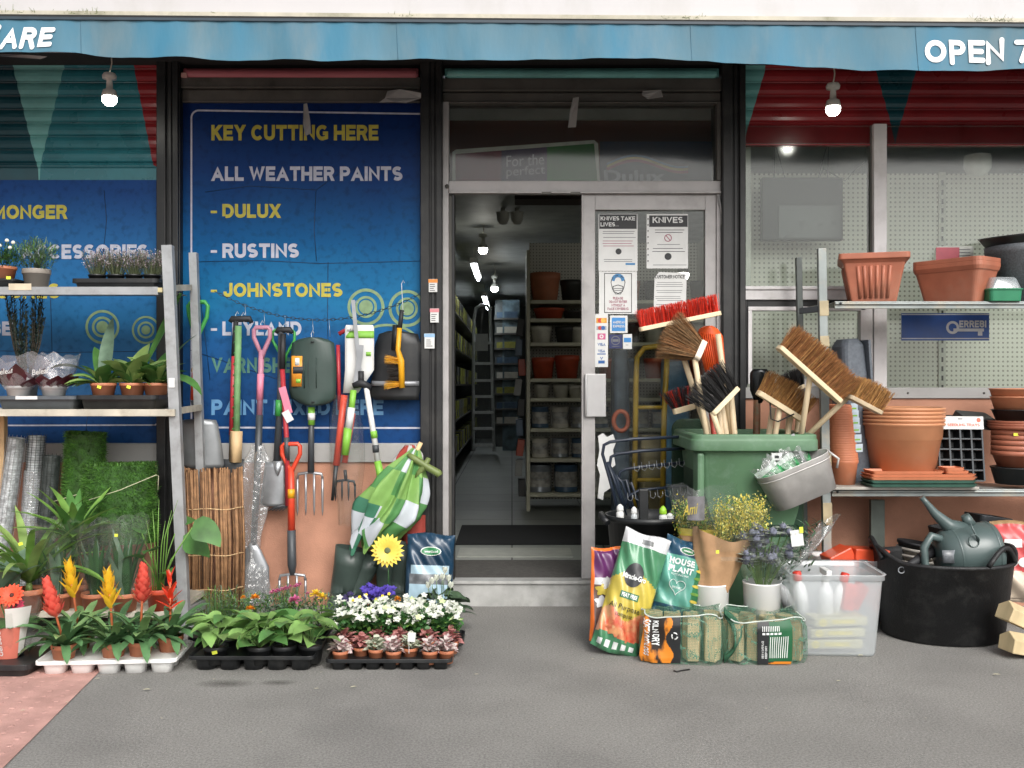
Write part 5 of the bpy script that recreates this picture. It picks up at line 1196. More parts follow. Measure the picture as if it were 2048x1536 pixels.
# a scoop shovel behind the rack's back post
t = tool('shovel with a green loop handle and wide dark blade behind the rack post', 402, 935, name='shovel', cat='shovel')
tp(t, 'handle', m_gr, lambda g: rod(g, [(396, 690), (378, 630), (376, 612), (382, 604), (410, 604), (416, 612), (414, 634), (398, 668), (396, 730)], [8, 8, 8, 9, 9, 8, 8, 9, 12], 0, -.09))
tp(t, 'shaft', [m_ora, m_yelp, m_shaft], lambda g: (rod(g, [(394, 730), (390, 745)], 16, 1, -.09), rod(g, [(390, 745), (387, 800)], 13, 0, -.09), rod(g, [(387, 800), (396, 850)], 12, 2, -.09)))
tp(t, 'blade', mat('worn_steel', '#85888a', .4, metal=.55, var=.2, scale=5), lambda g: plate(g, [(838, 384, 408), (840, 362, 432), (850, 360, 436), (890, 361, 443), (928, 362, 448), (936, 370, 446)], -.12, .03, .004))
tp(t, 'hang_tag', mat('tag_green_white', '#a9b07a', .6), lambda g: g.box(PX(374, -.2), PX(390, -.2), -.205, -.2, PZ(1010, -.2), PZ(964, -.2)))
# reed screen
t = thing('reed_screen_roll', 'brown reed screening roll standing behind the rack post', 'roll', (PX(427, -.14), -.14, 0)); g = MB(); q = sc_(-.14)
for k in range(120):
    a = random.uniform(PI * .9, PI * 2.1); rr = random.choice((1, .95, .9)); x = 60 * q * math.cos(a) * rr; y = .1 * math.sin(a) * rr; h = PZ(random.uniform(932, 944), -.14)
    g.tube([(x + .006 * math.sin(k), y, 0), (x + random.gauss(0, .003), y, h * .5), (x - .012 + random.gauss(0, .002), y, h)], random.uniform(.0032, .0055), 5, random.choice((0, 0, 1)))
part('reeds', g, [mat('reed_brown', '#97714f', .75, var=.25, scale=30), mat('reed_dark', '#67482f', .8, var=.25, scale=30)], t)
for z in (.13, .31, .55): g = MB(); g.tube([(61 * q * math.cos(PI + PI * i / 16), -.103 + .1 * (1 - math.sin(PI * i / 16)) * 1.0, z + .004 * math.sin(i)) for i in range(17)], .0022, 5); part('binding', g, m_wood, t)
# long handled tools with black T grip
t = tool('long bow rake with a black T grip, red shaft and green wrapped stick', 475, 925, name='rake', cat='rake')
tp(t, 'handle', m_grip, lambda g: rod(g, [(460, 644), (464, 638), (500, 638), (503, 646)], [9, 13, 13, 9])); tp(t, 'grip', m_grip, lambda g: rod(g, [(472, 640), (468, 712)], [10, 11]))
tp(t, 'shaft', [m_redt, m_shaft], lambda g: (rod(g, [(468, 712), (463, 870)], 10), rod(g, [(463, 870), (462, 920)], 9, 1)))
t2 = tool('wooden hoe stick wrapped in green netting beside the red rake shaft', 476, 925, name='hoe', cat='hoe')
g = MB()
for k in range(70): a = k * .9; y = 655 + k * 3.1; g.tube([V(477 - (y - 655) * .02 + 8 * math.cos(a + i * .8), y + i * 2.2, YT, .012 + .01 * math.sin(a + i * .8)) for i in range(4)], .0016, 3, 0, False)
part('netting', g, mat('green_netting', '#4f9a55', .5, var=.2, scale=60), t2, world=True)
tp(t2, 'stick', [mat('green_stick', '#6f9a68', .6, var=.2), m_wood], lambda g: (rod(g, [(478, 652), (474, 880)], 13, 0, YT, 10, .012), rod(g, [(474, 862), (472, 924)], 25, 1, YT, 4, .012)))
tp(t2, 'blade', m_graph, lambda g: plate(g, [(918, 436, 487), (930, 438, 488), (945, 446, 487), (956, 462, 486)], -.1, .012))
hook(t, 474, 622, 640); hook(t2, 486, 624, 640)
# pink spade wrapped in plastic
t = tool('pink handled spade with its blade wrapped in clear plastic', 508, 1205, name='spade', cat='spade')
tp(t, 'handle', m_pnk, lambda g: rod(g, [(523, 700)] + loop(524, 655, 32, 48) + [(523, 720)], 9)); tp(t, 'shaft', [m_pnk, m_pk4, m_shaft], lambda g: (rod(g, [(523, 700), (519, 832)], [11, 12]), rod(g, [(521.4, 748), (519.5, 800)], 13.5, 1), rod(g, [(519, 830), (514, 960), (507, 1090)], [14, 13, 12], 2)))
tp(t, 'blade', m_steel, lambda g: plate(g, [(1085, 500, 512), (1100, 490, 522), (1135, 476, 538), (1205, 474, 540)], -.1, .015))
g = MB()
def wr(u, v):
    y = 890 + 320 * v; a = 2 * PI * u; r = lerp([(0, 12), (.15, 30), (.4, 30), (.62, 15), (.7, 12), (.78, 28), (1, 36)], v); cx = lerp([(0, 515), (.5, 505), (1, 507)], v)
    p = P(cx + r * math.cos(a) * (1 + .1 * math.sin(6 * a + v * 9)), y, -.1); p.y += -.0 + .045 * (r / 30) * math.sin(a) * (.7 + .3 * math.sin(4 * a + 3 * v)); return p
m_fw = film('wrinkled_film', (.95, .96, .96), .10, .55, .1, (.85, .86, .86), .14, 1.0, 26)
g.sheet(wr, 36, 40); part('plastic_wrap', g, m_fw, t, world=True); hook(t, 524, 640, 655)
# border spade with a T grip
t = tool('spade with a black T grip and plain grey blade over the terracotta wall', 546, 1010, name='spade', cat='spade')
tp(t, 'handle', m_grip, lambda g: rod(g, [(552, 666), (556, 660), (580, 660), (585, 666)], [8, 13, 13, 8])); tp(t, 'shaft', [m_shaft, m_gr], lambda g: (rod(g, [(562, 664), (560, 800), (554, 930)], [11, 12, 16]), rod(g, [(559, 800), (557, 832)], 15, 1), ))
tp(t, 'green_loop', m_gr, lambda g: rod(g, [(566, 720)] + loop(567, 660, 44, 50) + [(566, 740)], 6, 0, -.07))
tp(t, 'blade', m_steel, lambda g: (plate(g, [(924, 531, 568), (935, 529, 572), (970, 525, 573), (1006, 521, 572), (1012, 530, 566)], -.11, .018), plate(g, [(922, 545, 566), (940, 549, 561), (951, 554, 557)], -.135, .01, .003)), 0); hook(t, 570, 644, 662)
# red cultivator
t = tool('red shafted hand cultivator with pink labels hung in front of the spade', 572, 1024, name='cultivator', cat='cultivator')
tp(t, 'handle', m_grip, lambda g: rod(g, [(569, 668), (567, 738)], [11, 12], 0, YT, 10, .03)); tp(t, 'shaft', m_redt, lambda g: rod(g, [(567, 736), (576, 880), (578, 1010)], 10, 0, YT, 10, .03)); tp(t, 'ferrule', m_shaft, lambda g: rod(g, [(575.6, 874), (577, 920)], [12, 10], 0, YT, 10, .03))
tp(t, 'hang_tag', [m_pk4, m_paper], lambda g: (g.bar(V(568, 774, YT, .045), V(582, 826, YT, .045), .038, .003), g.bar(V(574, 822, YT, .047), V(585, 842, YT, .047), .04, .002, 1)))
tp(t, 'tines', m_graph, lambda g: [rod(g, [(578, 1008), (566 - k * 6 + 8, 1014), (560 - k * 7 + 8, 1020), (560 - k * 7 + 10, 1012)], [4, 3.5, 3, 1], 0, YT, 5, .03) for k in range(5)])
# red digging fork standing below
t = tool('orange red garden fork with a D handle standing against the terracotta wall', 584, 1200, name='garden_fork', cat='fork')
tp(t, 'handle', m_ora, lambda g: rod(g, [(582, 950)] + loop(582, 888, 36, 48) + [(582, 950)], 9, 0, -.13)); tp(t, 'shaft', [m_ora, m_shaft, m_yelp], lambda g: (rod(g, [(582, 935), (583, 1064)], [13, 15], 0, -.13), rod(g, [(583, 1060), (584, 1130), (585, 1150)], [17, 18, 10], 1, -.13), rod(g, [(582, 978), (582, 996)], 15, 2, -.13)))
tp(t, 'tines', m_steel, lambda g: fork(g, 559, 611, 1148, 1206, -.13, 4, 5))
# long handled fork in the middle
t = tool('garden fork with dark shaft and four thin tines below the green plastic grabber', 620, 1030, name='garden_fork', cat='fork')
tp(t, 'shaft', [m_shaft, m_lime, m_paper], lambda g: (rod(g, [(623, 815), (622, 945)], [10, 14]), rod(g, [(623, 814), (623, 850)], 14, 1), rod(g, [(623, 826), (623, 840)], 14.6, 2)))
tp(t, 'tines', m_steel, lambda g: fork(g, 595, 645, 945, 1031, YT, 4, 5))
# green leaf grabber
t = tool('large dark green plastic leaf grabber with an orange label and slots', 625, 812, name='leaf_grabber', cat='tool')
m_dkg = mat('dark_green_plastic', '#31423d', .42, var=.1, scale=8)
tp(t, 'shell', m_dkg, lambda g: plate(g, [(675, 612, 642), (679, 596, 656), (686, 584, 668), (730, 580, 673), (780, 578, 672), (796, 582, 672), (806, 598, 660), (811, 612, 644)], -.12, .035, .006, 0, 12))
tp(t, 'hand_hole', m_grip, lambda g: (plate(g, [(716, 618, 623), (724, 614, 624), (750, 613, 624), (772, 615, 624), (776, 618, 624)], -.122, .033, .002), rod(g, [(625, 683), (625, 684.5)], 7, 0, -.158), rod(g, [(626, 803), (626, 804.5)], 7, 0, -.158)))
tp(t, 'rib', m_dkg, lambda g: [plate(g, [(716, x, x + 5), (776, x, x + 5)], -.126, .033, .004) for x in (608, 632)])
tp(t, 'product_label', [mat('label_orange', '#e29532', .5, var=.05), m_paper, m_print, m_lime], lambda g: (plate(g, [(712, 583, 613), (773, 583, 613)], -.142, .008, .002), plate(g, [(716, 590, 600), (731, 590, 600)], -.149, .002, .001, 1), plate(g, [(733, 586, 608), (747, 586, 608)], -.149, .002, .001, 2), plate(g, [(758, 592, 602), (766, 592, 602)], -.149, .002, .001, 3)))
hook(t, 625, 660, 682, -.13)
# red handled tools in a clear bag
t = tool('bundle of red shafted hand forks in a clear plastic bag', 690, 1005, name='garden_fork', cat='fork')
tp(t, 'shaft', [m_redt, m_ora], lambda g: (rod(g, [(676, 690), (679, 820)], 8), rod(g, [(690, 790), (674, 930)], 14, 1, YT, 10, .02), rod(g, [(706, 826), (690, 925)], 12, 1, YT, 10, .01), rod(g, [(678, 668), (692, 660), (704, 668)], 9, 0)))
tp(t, 'tines', m_graph, lambda g: (fork(g, 671, 710, 960, 1002, YT, 4, 4.5), rod(g, [(674, 928), (666, 1000)], [10, 6], 0, YT, 8, .02), rod(g, [(690, 940), (692, 962)], 7)))
def wr2(u, v):
    a = 2 * PI * u; y = 790 + 260 * v; p = P(690 + 8 * v + (20 + 14 * math.sin(PI * min(1, v * 1.2)) + 3 * math.sin(7 * a)) * math.cos(a), y, -.12); p.y += .05 * math.sin(a); return p
g = MB(); g.sheet(wr2, 30, 24); part('plastic_wrap', g, m_film, t, world=True)
# loppers on a white card
t = tool('white and lime long handled shears on a white backing card', 725, 975, name='shears', cat='shears')
tp(t, 'backing_card', [m_paper, m_lime, m_print], lambda g: (plate(g, [(650, 692, 746), (656, 690, 748), (740, 690, 748), (786, 686, 716)], -.13, .002, .002), plate(g, [(662, 700, 748), (672, 692, 748), (676, 692, 748)], -.1335, .001, .001, 1), plate(g, [(704, 732, 742), (712, 732, 742)], -.1335, .001, .001, 1)))
g = MB(); write_px(g, 'robert', 694, 712, 657, 664, -.136, 0, .01); part('lettering', g, m_print, t, world=True)
tp(t, 'blade', m_steel, lambda g: (g.bar(V(706, 600, -.16), V(722, 772, -.16), .02, .003), g.bar(V(722, 690, -.164), V(712, 772, -.164), .03, .003)))
tp(t, 'pivot', m_grip, lambda g: (rod(g, [(706, 772), (722, 766), (742, 775)], [12, 18, 12], 0, -.16), rod(g, [(722, 742), (722, 770)], 12, 0, -.16)))
tp(t, 'arm', [m_paper, m_lime, m_redt], lambda g: (rod(g, [(707, 780), (702, 830)], [13, 12], 1, -.16), rod(g, [(703, 815), (697, 858)], 15, 0, -.16), rod(g, [(696, 856), (690, 910)], [17, 15], 1, -.16)))
tp(t, 'arm', [m_paper, m_lime, m_shaft], lambda g: (rod(g, [(733, 776), (756, 925)], [11, 12], 0, -.16), rod(g, [(747, 862), (749, 876)], 14, 1, -.16), rod(g, [(755, 922), (766, 974)], [14, 18], 1, -.16), rod(g, [(751, 890), (752, 905)], 13.5, 2, -.16))); hook(t, 712, 600, 640, -.15)
# black snow pusher and the yellow brush
t = tool('wide black plastic shovel blade hanging behind the yellow brush', 795, 800, name='shovel', cat='shovel')
tp(t, 'blade', m_blkpl, lambda g: plate(g, [(662, 775, 805), (668, 758, 836), (690, 750, 842), (740, 748, 842), (768, 740, 842), (790, 736, 838), (800, 750, 838)], -.08, .03, .005, 0, 12)); tp(t, 'socket', m_blkpl, lambda g: rod(g, [(792, 650), (792, 700)], [14, 20], 0, -.1)); tp(t, 'lip', mat('silver_lip', '#8b8d90', .4, metal=.4), lambda g: plate(g, [(762, 744, 838), (772, 742, 838)], -.092, .03, .003, 0, 12))
t = tool('yellow wire brush with a black grip hung beside the black pillar', 790, 778, name='wire_brush', cat='brush')
tp(t, 'handle', [m_yelp, m_grip], lambda g: (rod(g, [(804, 620), (799, 660)], [9, 9], 1, -.15), rod(g, [(799, 656), (796, 700), (802, 722), (804, 776)], [10, 10, 14, 12], 0, -.15)))
g = MB()
for k in range(420):
    y = random.uniform(716, 774); b = V(800, y, -.15 + random.uniform(-.012, .012)); e = V(random.uniform(767, 774) + (6 if 730 < y < 760 else 0), y + random.gauss(0, 2) + (y - 745) * .12, -.15 + random.gauss(0, .02)); g.tri(b, e, .002, 1 if 728 < y < 762 else 0)
part('bristles', g, [m_yelp, mat('wire_dark', '#2d2620', .6)], t, world=True); hook(t, 806, 560, 622, -.14)
# chain
t = thing('chain', 'thin dark chain swagged across the lower part of the blue banner', 'chain', P(640, 645, -.06)); pts = [P(430 + 8 * i, 583 + 57 * (1 - ((430 + 8 * i - 640) / 210) ** 2), -.06) for i in range(53)]
g = MB()
for i, (a, b) in enumerate(zip(pts, pts[1:])):
    d = (b - a); c = (a + b) / 2; u = d.normalized(); w = (u.cross(Vector((0, 1, 0)))).normalized() if i % 2 else Vector((0, 1, 0))
    g.tube([c + u * .0145 * math.cos(2 * PI * j / 8) + w * .0065 * math.sin(2 * PI * j / 8) for j in range(9)], .0016, 4, 0, False)
part('links', g, m_graph, t, world=True)
for x in (490, 528, 570, 625, 658): g = MB(); y = 583 + 57 * (1 - ((x - 640) / 210) ** 2); g.tube([P(x, y - 2, -.06), P(x + 2, y + 34, -.08)], .0013, 4); part('hanger_wire', g, m_hk, t, world=True)
# folded umbrella
m_um = [mat('umbrella_light_green', '#83ad5c', .6, var=.1, transl=.15), mat('umbrella_green', '#568f52', .6, var=.1, transl=.15), mat('umbrella_white', '#c9cfd6', .6, var=.05, transl=.15), mat('umbrella_dark_green', '#3f7a60', .6, var=.1, transl=.15)]
t = thing('umbrella', 'folded green and white checked parasol standing above the dark wellington boots', 'umbrella', P(730, 1110, -.2))
ax = [(832, 898, 7), (824, 920, 19), (816, 944, 33), (806, 970, 43), (797, 996, 49), (786, 1020, 53), (772, 1042, 50), (754, 1062, 42), (738, 1078, 34)]
def umb(u, v):
    k = v * (len(ax) - 1); i = min(int(k), len(ax) - 2); f = k - i; x, y, r = [ax[i][j] + (ax[i + 1][j] - ax[i][j]) * f for j in range(3)]
    a = 2 * PI * u; pl = 1 + .24 * math.sin(8 * a + 2.2 * v) + .09 * math.sin(17 * a + 7 * v) + .1 * math.sin(3 * a + 7 * v) + .07 * math.sin(5 * a - 11 * v); hem = max(0, v - .7) / .3; p = P(x + r * pl * math.cos(a) * .95 - 14 * hem * max(0, math.sin(8 * a)), y + r * pl * math.cos(a) * .32 * (1 - 1.6 * hem) + 26 * hem * math.sin(8 * a + 1), -.2); p.y += r * .0022 * pl * math.sin(a); return p
g = MB(); g.sheet(umb, 96, 40, mf=lambda u, v: (2, 3)[(int(u * 18) + int(v * 7)) % 2] if v > .6 and .36 < u < .68 else (0, 1, 0, 0, 1, 2)[(int(u * 16) + 2 * int(v * 4.2)) % 6]); part('canopy', g, m_um, t, world=True)
tp(t, 'pole', m_wood, lambda g: rod(g, [(842, 885), (760, 1050)], 9, 0, -.2))
t = thing('hose_nozzle', 'olive green hose spray nozzle hanging by the black pillar', 'nozzle', P(848, 955, -.24)); m_ol = mat('olive_plastic', '#6c7a45', .5, var=.12)
tp(t, 'barrel', m_ol, lambda g: rod(g, [(816, 908), (830, 918), (858, 936), (876, 946), (880, 951)], [9, 14, 15, 16, 15], 0, -.24)); tp(t, 'trigger', m_ol, lambda g: rod(g, [(858, 916), (850, 930), (838, 946), (832, 956)], [9, 13, 12, 8], 0, -.24))
t = thing('garment_bundle', 'crumpled red and white cloth bundle hung beside the green parasol', 'cloth', P(822, 955, -.16))
def bun(u, v): a = 2 * PI * u; r = (10 + 16 * math.sin(PI * v)) * (1 + .25 * math.sin(5 * a + 6 * v)); p = P(822 - 14 * v + r * math.cos(a), 890 + 70 * v, -.16); p.y += .035 * math.sin(a); return p
g = MB(); g.sheet(bun, 30, 16, mf=lambda u, v: int(u * 10) % 2); part('cloth', g, [mat('red_cloth', '#9c3f35', .8, var=.15), mat('white_cloth', '#bdb9b9', .8, var=.1)], t, world=True)
g = MB(); g.sheet(lambda u, v: P(828 + 22 * math.cos(2 * PI * u) * (1 + .1 * math.sin(10 * PI * u)), 1030 + 62 * v, -.09 + .03 * math.sin(2 * PI * u)), 24, 6); single('cloth_hem', g, MATS['red_cloth'], 'hem of a red cloth hanging behind the sunflower beside the black pillar', 'cloth')
# wellington boots
m_well = mat('dark_rubber', '#3c4843', .36, var=.15, scale=7)
for pts, lab in (([(704, 1096, 33), (698, 1130, 30), (690, 1165, 27), (684, 1200, 25), (680, 1232, 26)], 'wide topped dark green wellington boot leaning under the parasol'), ([(750, 1108, 22), (735, 1140, 18), (716, 1175, 17), (703, 1205, 18), (698, 1235, 20)], 'slim dark green wellington boot slanting left beside the wide topped boot'),
                 ([(771, 1112, 21), (770, 1140, 18), (769, 1172, 16), (768, 1205, 17), (766, 1235, 20)], 'upright dark wellington boot right under the yellow flower'), ([(806, 1085, 24), (806, 1120, 24), (803, 1160, 22), (800, 1200, 21), (798, 1235, 22)], 'black wellington boot between the yellow flower and the compost bag')):
    Y = -.16; t = thing('wellington_boot', lab, 'boot', (PX(pts[-1][0], Y), Y, 0), group='wellington boots by the wall')
    pp = pts[:-1] + [(pts[-1][0], 768 + (CH - .07) / sc_(Y), pts[-1][2])]
    def ringp(x, y, r, tl=0): return [P(x + r * math.cos(2 * PI * j / 20), y + r * .22 * math.cos(2 * PI * j / 20), Y) + Vector((0, r * .0022 * math.sin(2 * PI * j / 20), 0)) for j in range(20)]
    rings = [ringp(*p) for p in pp]; b = P(pp[-1][0], pp[-1][1], Y)
    g = MB(); g.loft([ringp(pp[0][0] - .5, pp[0][1] + 22, pp[0][2] * .8), ringp(pp[0][0], pp[0][1] + 1, pp[0][2] * .95)] + rings, 0, True, True, False); part('boot_shaft', g, m_well, t, world=True)
    g = MB(); g.loft([[(b.x + q[0], Y - .06 + q[1], q[2]) for q in rrect(w_, d_, .04, z, 5)] for w_, d_, z in ((.095, .27, .001), (.1, .28, .02), (.1, .27, .05), (.085, .2, .085), (.06, .1, .11))], 0, True); part('boot_foot', g, m_well, t, world=True)
# artificial sunflower
t = thing('sunflower_ornament', 'big yellow gerbera shaped flower ornament in front of the boots', 'ornament', P(775, 1130, -.3)); g = MB(); daisy(g, P(775, 1101, -.34), .078, 20, 0, 1, .12, rows=2)
part('petals', g, [mat('ornament_yellow', '#efd45a', .5, var=.08), mat('ornament_centre', '#5f6a4a', .7)], t, world=True); tp(t, 'stem', m_leafd, lambda g: rod(g, [(776, 1103), (777, 1160), (779, 1215)], [3, 3, 3], 0, -.31))
# westland bag beside the step
m_nav = mat('bag_navy', '#1f3a50', .3, var=.2, scale=6, coat=.3, bump=.25, bscale=14); m_ice = mat('bag_ice_blue', '#a9c4d2', .3, var=.1, coat=.3, bump=.2, bscale=14); m_gry = mat('bag_grey', '#6d7175', .35, var=.3, scale=30, coat=.2)
Y = -.34; q = sc_(Y)
o, f = bag('compost_bag', 'navy and pale blue bag leaning beside the door step behind the cyclamen', 'bag', 98 * q, 150 * q, .09, (PX(855, Y), Y + .02, .05), (R(-8), R(3), R(6)), lambda u, v: 1 if (.08 < u < .9 and v < .33) else 2 if (.08 < u < .9 and v < .47) else 1 if (.1 < u < .9 and .47 <= v < .58) else 0, [m_nav, m_ice, m_gry], 'compost bags', 5, 20, 30)
on_bag(o, f, 'emblem', [mat('emblem_green', '#2f7d4c', .4), mat('emblem_white', '#dfe6e0', .4)], lambda g, fn: (blob(g, lambda u, v: fn(u, v, .004), .5, .77, .22, .06, 1), blob(g, lambda u, v: fn(u, v, .006), .5, .77, .2, .05, 0)))
on_bag(o, f, 'lettering', MATS['emblem_white'], lambda g, fn: write(g, 'westland', lambda u, v: fn(.36 + .28 * u, .75 + .035 * v, .0085), 0, .02))
# stickers on the black pillar
for px, py, w, h, mm, lab in ((866, 571, 17, 26, 'sticker_orange', 'small white sticker with an orange head, topmost on the black pillar'), (869, 631, 17, 28, 'sticker_rose', 'small white sticker with a pink head in the middle of the black pillar'), (859, 682, 20, 30, 'sticker_sky', 'small white sticker with a pale blue head, lowest on the black pillar')):
    t = thing('pillar_sticker', lab, 'sticker', P(px, py + h / 2, -.075), group='stickers on the pillar'); Y = -.0725
    g = MB(); g.box(PX(px - w / 2, Y), PX(px + w / 2, Y), Y - .001, Y, PZ(py + h / 2, Y), PZ(py - h / 2, Y)); part('sticker_sheet', g, m_paper, t, world=True)
    g = MB(); stroke(g, [(px - w / 2 + 1, py - h / 2 + 4), (px + w / 2 - 1, py - h / 2 + 4)], 7, 0, Y, .0018)
    for k in range(4): stroke(g, [(px - 6, py - 2 + 4 * k), (px + random.uniform(1, 6), py - 2 + 4 * k)], 1.3, 1, Y, .0018)
    part('sticker_print', g, [mat(mm, {'sticker_orange': '#d98a3c', 'sticker_rose': '#d2868c', 'sticker_sky': '#8fb4d4'}[mm], .5), m_print], t, world=True)
# ================================================================== RIGHT: bin of brooms, bags, rack of pots
# wheeled bin
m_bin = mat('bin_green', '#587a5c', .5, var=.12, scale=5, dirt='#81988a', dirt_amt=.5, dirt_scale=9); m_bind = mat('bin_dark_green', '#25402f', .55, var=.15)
YB = -.62; bx = PX(1510, YB); ztop = PZ(868, YB); bw = 232 * sc_(YB); BD = .56
wb = thing('wheelie_bin', 'open green wheelie bin full of brooms outside the shop window', 'bin', (bx, YB + BD / 2, 0))
g = MB(); lv = [(.0, .74, .76), (.10, .78, .82), (ztop - .1, .95, .97), (ztop - .085, 1.0, 1.0)]
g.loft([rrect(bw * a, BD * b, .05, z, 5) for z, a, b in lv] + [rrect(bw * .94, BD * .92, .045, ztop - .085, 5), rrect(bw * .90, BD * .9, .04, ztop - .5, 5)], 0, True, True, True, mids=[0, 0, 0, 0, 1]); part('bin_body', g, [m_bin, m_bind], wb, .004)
g = MB(); r0, r1 = (bw * 1.03, BD * 1.03), (bw * 1.11, BD * 1.1)
g.loft([rrect(*r0, .05, ztop - .085, 5), rrect(*r1, .06, ztop - .08, 5), rrect(*r1, .06, ztop - .03, 5), rrect(r1[0] - .012, r1[1] - .012, .055, ztop - .024, 5), rrect(r1[0] - .012, r1[1] - .012, .055, ztop - .006, 5), rrect(r1[0] - .03, r1[1] - .03, .05, ztop, 5), rrect(bw * .93, BD * .91, .045, ztop - .004, 5), rrect(bw * .93, BD * .91, .045, ztop - .085, 5)], 0, True, False, False); part('bin_rim', g, m_bin, wb, .003)
g = MB(); g.box(-bw * .5, -bw * .5 + .035, -BD * .52, -BD * .3, ztop - .36, ztop - .09); part('side_grip', g, m_bin, wb, .012)
g = MB(); g.tube([(-bw * .42, BD * .58, ztop - .03), (bw * .42, BD * .58, ztop - .03)], .016, 10); part('back_handle', g, m_bind, wb)
g = MB(); g.loft([[(p[0], BD * .68 + p[2] * .15, ztop + .05 - .75 + p[1]) for p in rrect(bw * 1.05, .75, .06, z, 5, 0, .375)] for z in (0, .1, .16)], 0, True); part('bin_lid', g, m_bind, wb, .006)
for s_ in (-1, 1): g = MB(); g.tube([(s_ * bw * .36, BD * .42, .1), (s_ * bw * .45, BD * .42, .1)], .1, 24); part('wheel', g, m_blkpl, wb, .01)
g = MB(); g.box(.075, .125, -BD * .5 - .018, -BD * .5 + .03, ztop - .125, ztop - .09); g.box(.09, .11, -BD * .5 - .0195, -BD * .5 - .0181, ztop - .115, ztop - .102, 1); part('bin_label', g, [m_paper, m_print], wb)

# brooms: px/py of the block's ends, its depth, where its bristles point, where its stick enters the bin
m_corn = mat('natural_bristle', '#7d6040', .8, var=.3, scale=60); m_coir = mat('brown_bristle', '#8a5a32', .8, var=.3, scale=60); m_coir2 = mat('golden_bristle', '#a67a45', .8, var=.25, scale=60); m_redb = mat('red_bristle', '#d6331f', .5, var=.15, scale=60); m_blkb = mat('black_bristle', '#1f1e1f', .5, var=.2, scale=60)
m_stick = mat('broom_stick_wood', '#dcc8a6', .55, var=.12, scale=6, detail=8); m_block = mat('broom_block_wood', '#e2cfac', .6, var=.1, scale=12)
def broom(lab, a, b, Y0, Y1, bd, L, n, mb_, handle, blk=(.055, .022), splay=.25, wd=.0028, stick=True, taper=0., bl=None, hr=.014, cat='broom', nm='broom'):
    A, B = P(*a, Y0), P(*b, Y1); d = Vector((bd[0], bd[2] if len(bd) > 2 else 0, -bd[1])).normalized(); ax = (B - A); ln = ax.length; ax = ax.normalized(); d = (d - ax * d.dot(ax)).normalized(); c = ax.cross(d)
    t = thing(nm, lab, cat, (A + B) / 2, group='brooms standing in the green bin'); Q = Matrix((ax, c, d)).transposed().to_4x4(); Q.translation = (A + B) / 2
    g = MB(); g.loft([[Q @ Vector(p) for p in rrect(ln, blk[0], .016, z, 4)] for z in (-blk[1], 0)], 0, False); part('block', g, bl or m_block, t, .003, world=True)
    g = MB()
    for i in range(n):
        u = random.uniform(-.5, .5); w = random.uniform(-.5, .5); r = Vector((u * ln * .97, w * blk[0] * .85, -.001)); tip = Vector((r.x * (1 + taper) + random.gauss(0, .006), r.y * (1.6 + splay) + random.gauss(0, .006), L * random.uniform(.88, 1.05) * (1 - .12 * abs(u) * 2 * (1 if taper else 0))))
        g.tri(Q @ r, Q @ tip, wd, 0 if random.random() < .8 else 1)
    part('bristles', g, mb_, t, world=True)
    if handle:
        (hx, hy, hY), (ex, ey, eY) = handle; g = MB(); h0, e0 = P(hx, hy, hY), P(ex, ey, eY); g.tube([h0, h0.lerp(e0, .5), e0 + (e0 - h0).normalized() * .25], hr, 12); part('stick', g, m_stick, t, world=True)
    return t
YH = -.40
broom('broom with a head of red bristles raised highest over the bin', (1278, 655), (1440, 622), -.46, -.42, (-.15, -1), .085, 900, [m_redb, mat('red_bristle_dark', '#a82a1c', .5)], ((1345, 645, -.42), (1415, 868, -.42)), wd=.004)
broom('broom with long natural brown bristles under the red headed broom', (1386, 718), (1402, 681), -.50, -.46, (-.92, -.39), .19, 1500, [m_corn, m_coir], ((1388, 708, -.49), (1413, 868, -.49)), (.06, .03), .9, .0025, taper=1.3, bl=mat('white_block', '#ddd0bd', .5))
broom('broom with black bristles fanned out in front of the black pillar', (1420, 826), (1472, 772), -.5, -.46, (-.75, -.72), .16, 700, [m_blkb, m_blkb], ((1425, 824, -.5), (1440, 870, -.5)), (.05, .025), .6, .003, taper=.35)
broom('red and black bristled brush on a curved wooden block behind the pale stick', (1345, 818), (1388, 806), -.3, -.28, (-.2, -1), .10, 420, [m_blkb, m_redb], ((1395, 805, -.3), (1430, 880, -.35)), (.05, .03), .6, .003, taper=.6)
broom('brown coir broom with a metal brace at the right of the bin', (1518, 780), (1608, 836), -.5, -.46, (.62, -.8), .125, 900, [m_coir2, m_coir], ((1562, 805, -.48), (1550, 872, -.45)), (.06, .026), .3, .003, taper=.05)
broom('black bristled broom lying behind the brown coir broom', (1575, 782), (1606, 768), -.36, -.34, (-.5, -.86), .09, 420, [m_blkb, m_blkb], ((1590, 778, -.35), (1575, 872, -.4)), (.05, .02), .5, .003, taper=.5)
broom('wide platform broom of dark brown bristles slanting across the rack post', (1560, 690), (1683, 800), -.66, -.62, (.66, -.75), .135, 2600, [m_coir, m_coir2], ((1622, 742, -.64), (1602, 872, -.5)), (.075, .022), .35, .003, taper=.04)
broom('end broom head of golden brown bristles overlapping the wide platform broom', (1697, 788), (1762, 822), -.64, -.60, (.45, -.9), .11, 900, [m_coir2, m_coir], ((1700, 790, -.6), (1612, 874, -.45)), (.07, .02), .3, .003, taper=.02, bl=mat('weathered_block', '#b9a78b', .65))
t = thing('broom_brace', 'dark bent metal brace below the brown coir broom head', 'brace', P(1570, 838, -.5)); g = MB(); g.tube([P(1540, 802, -.5), P(1542, 838, -.5), P(1556, 843, -.5), P(1588, 828, -.5)], .004, 6); part('rod', g, m_blkb, t, world=True)
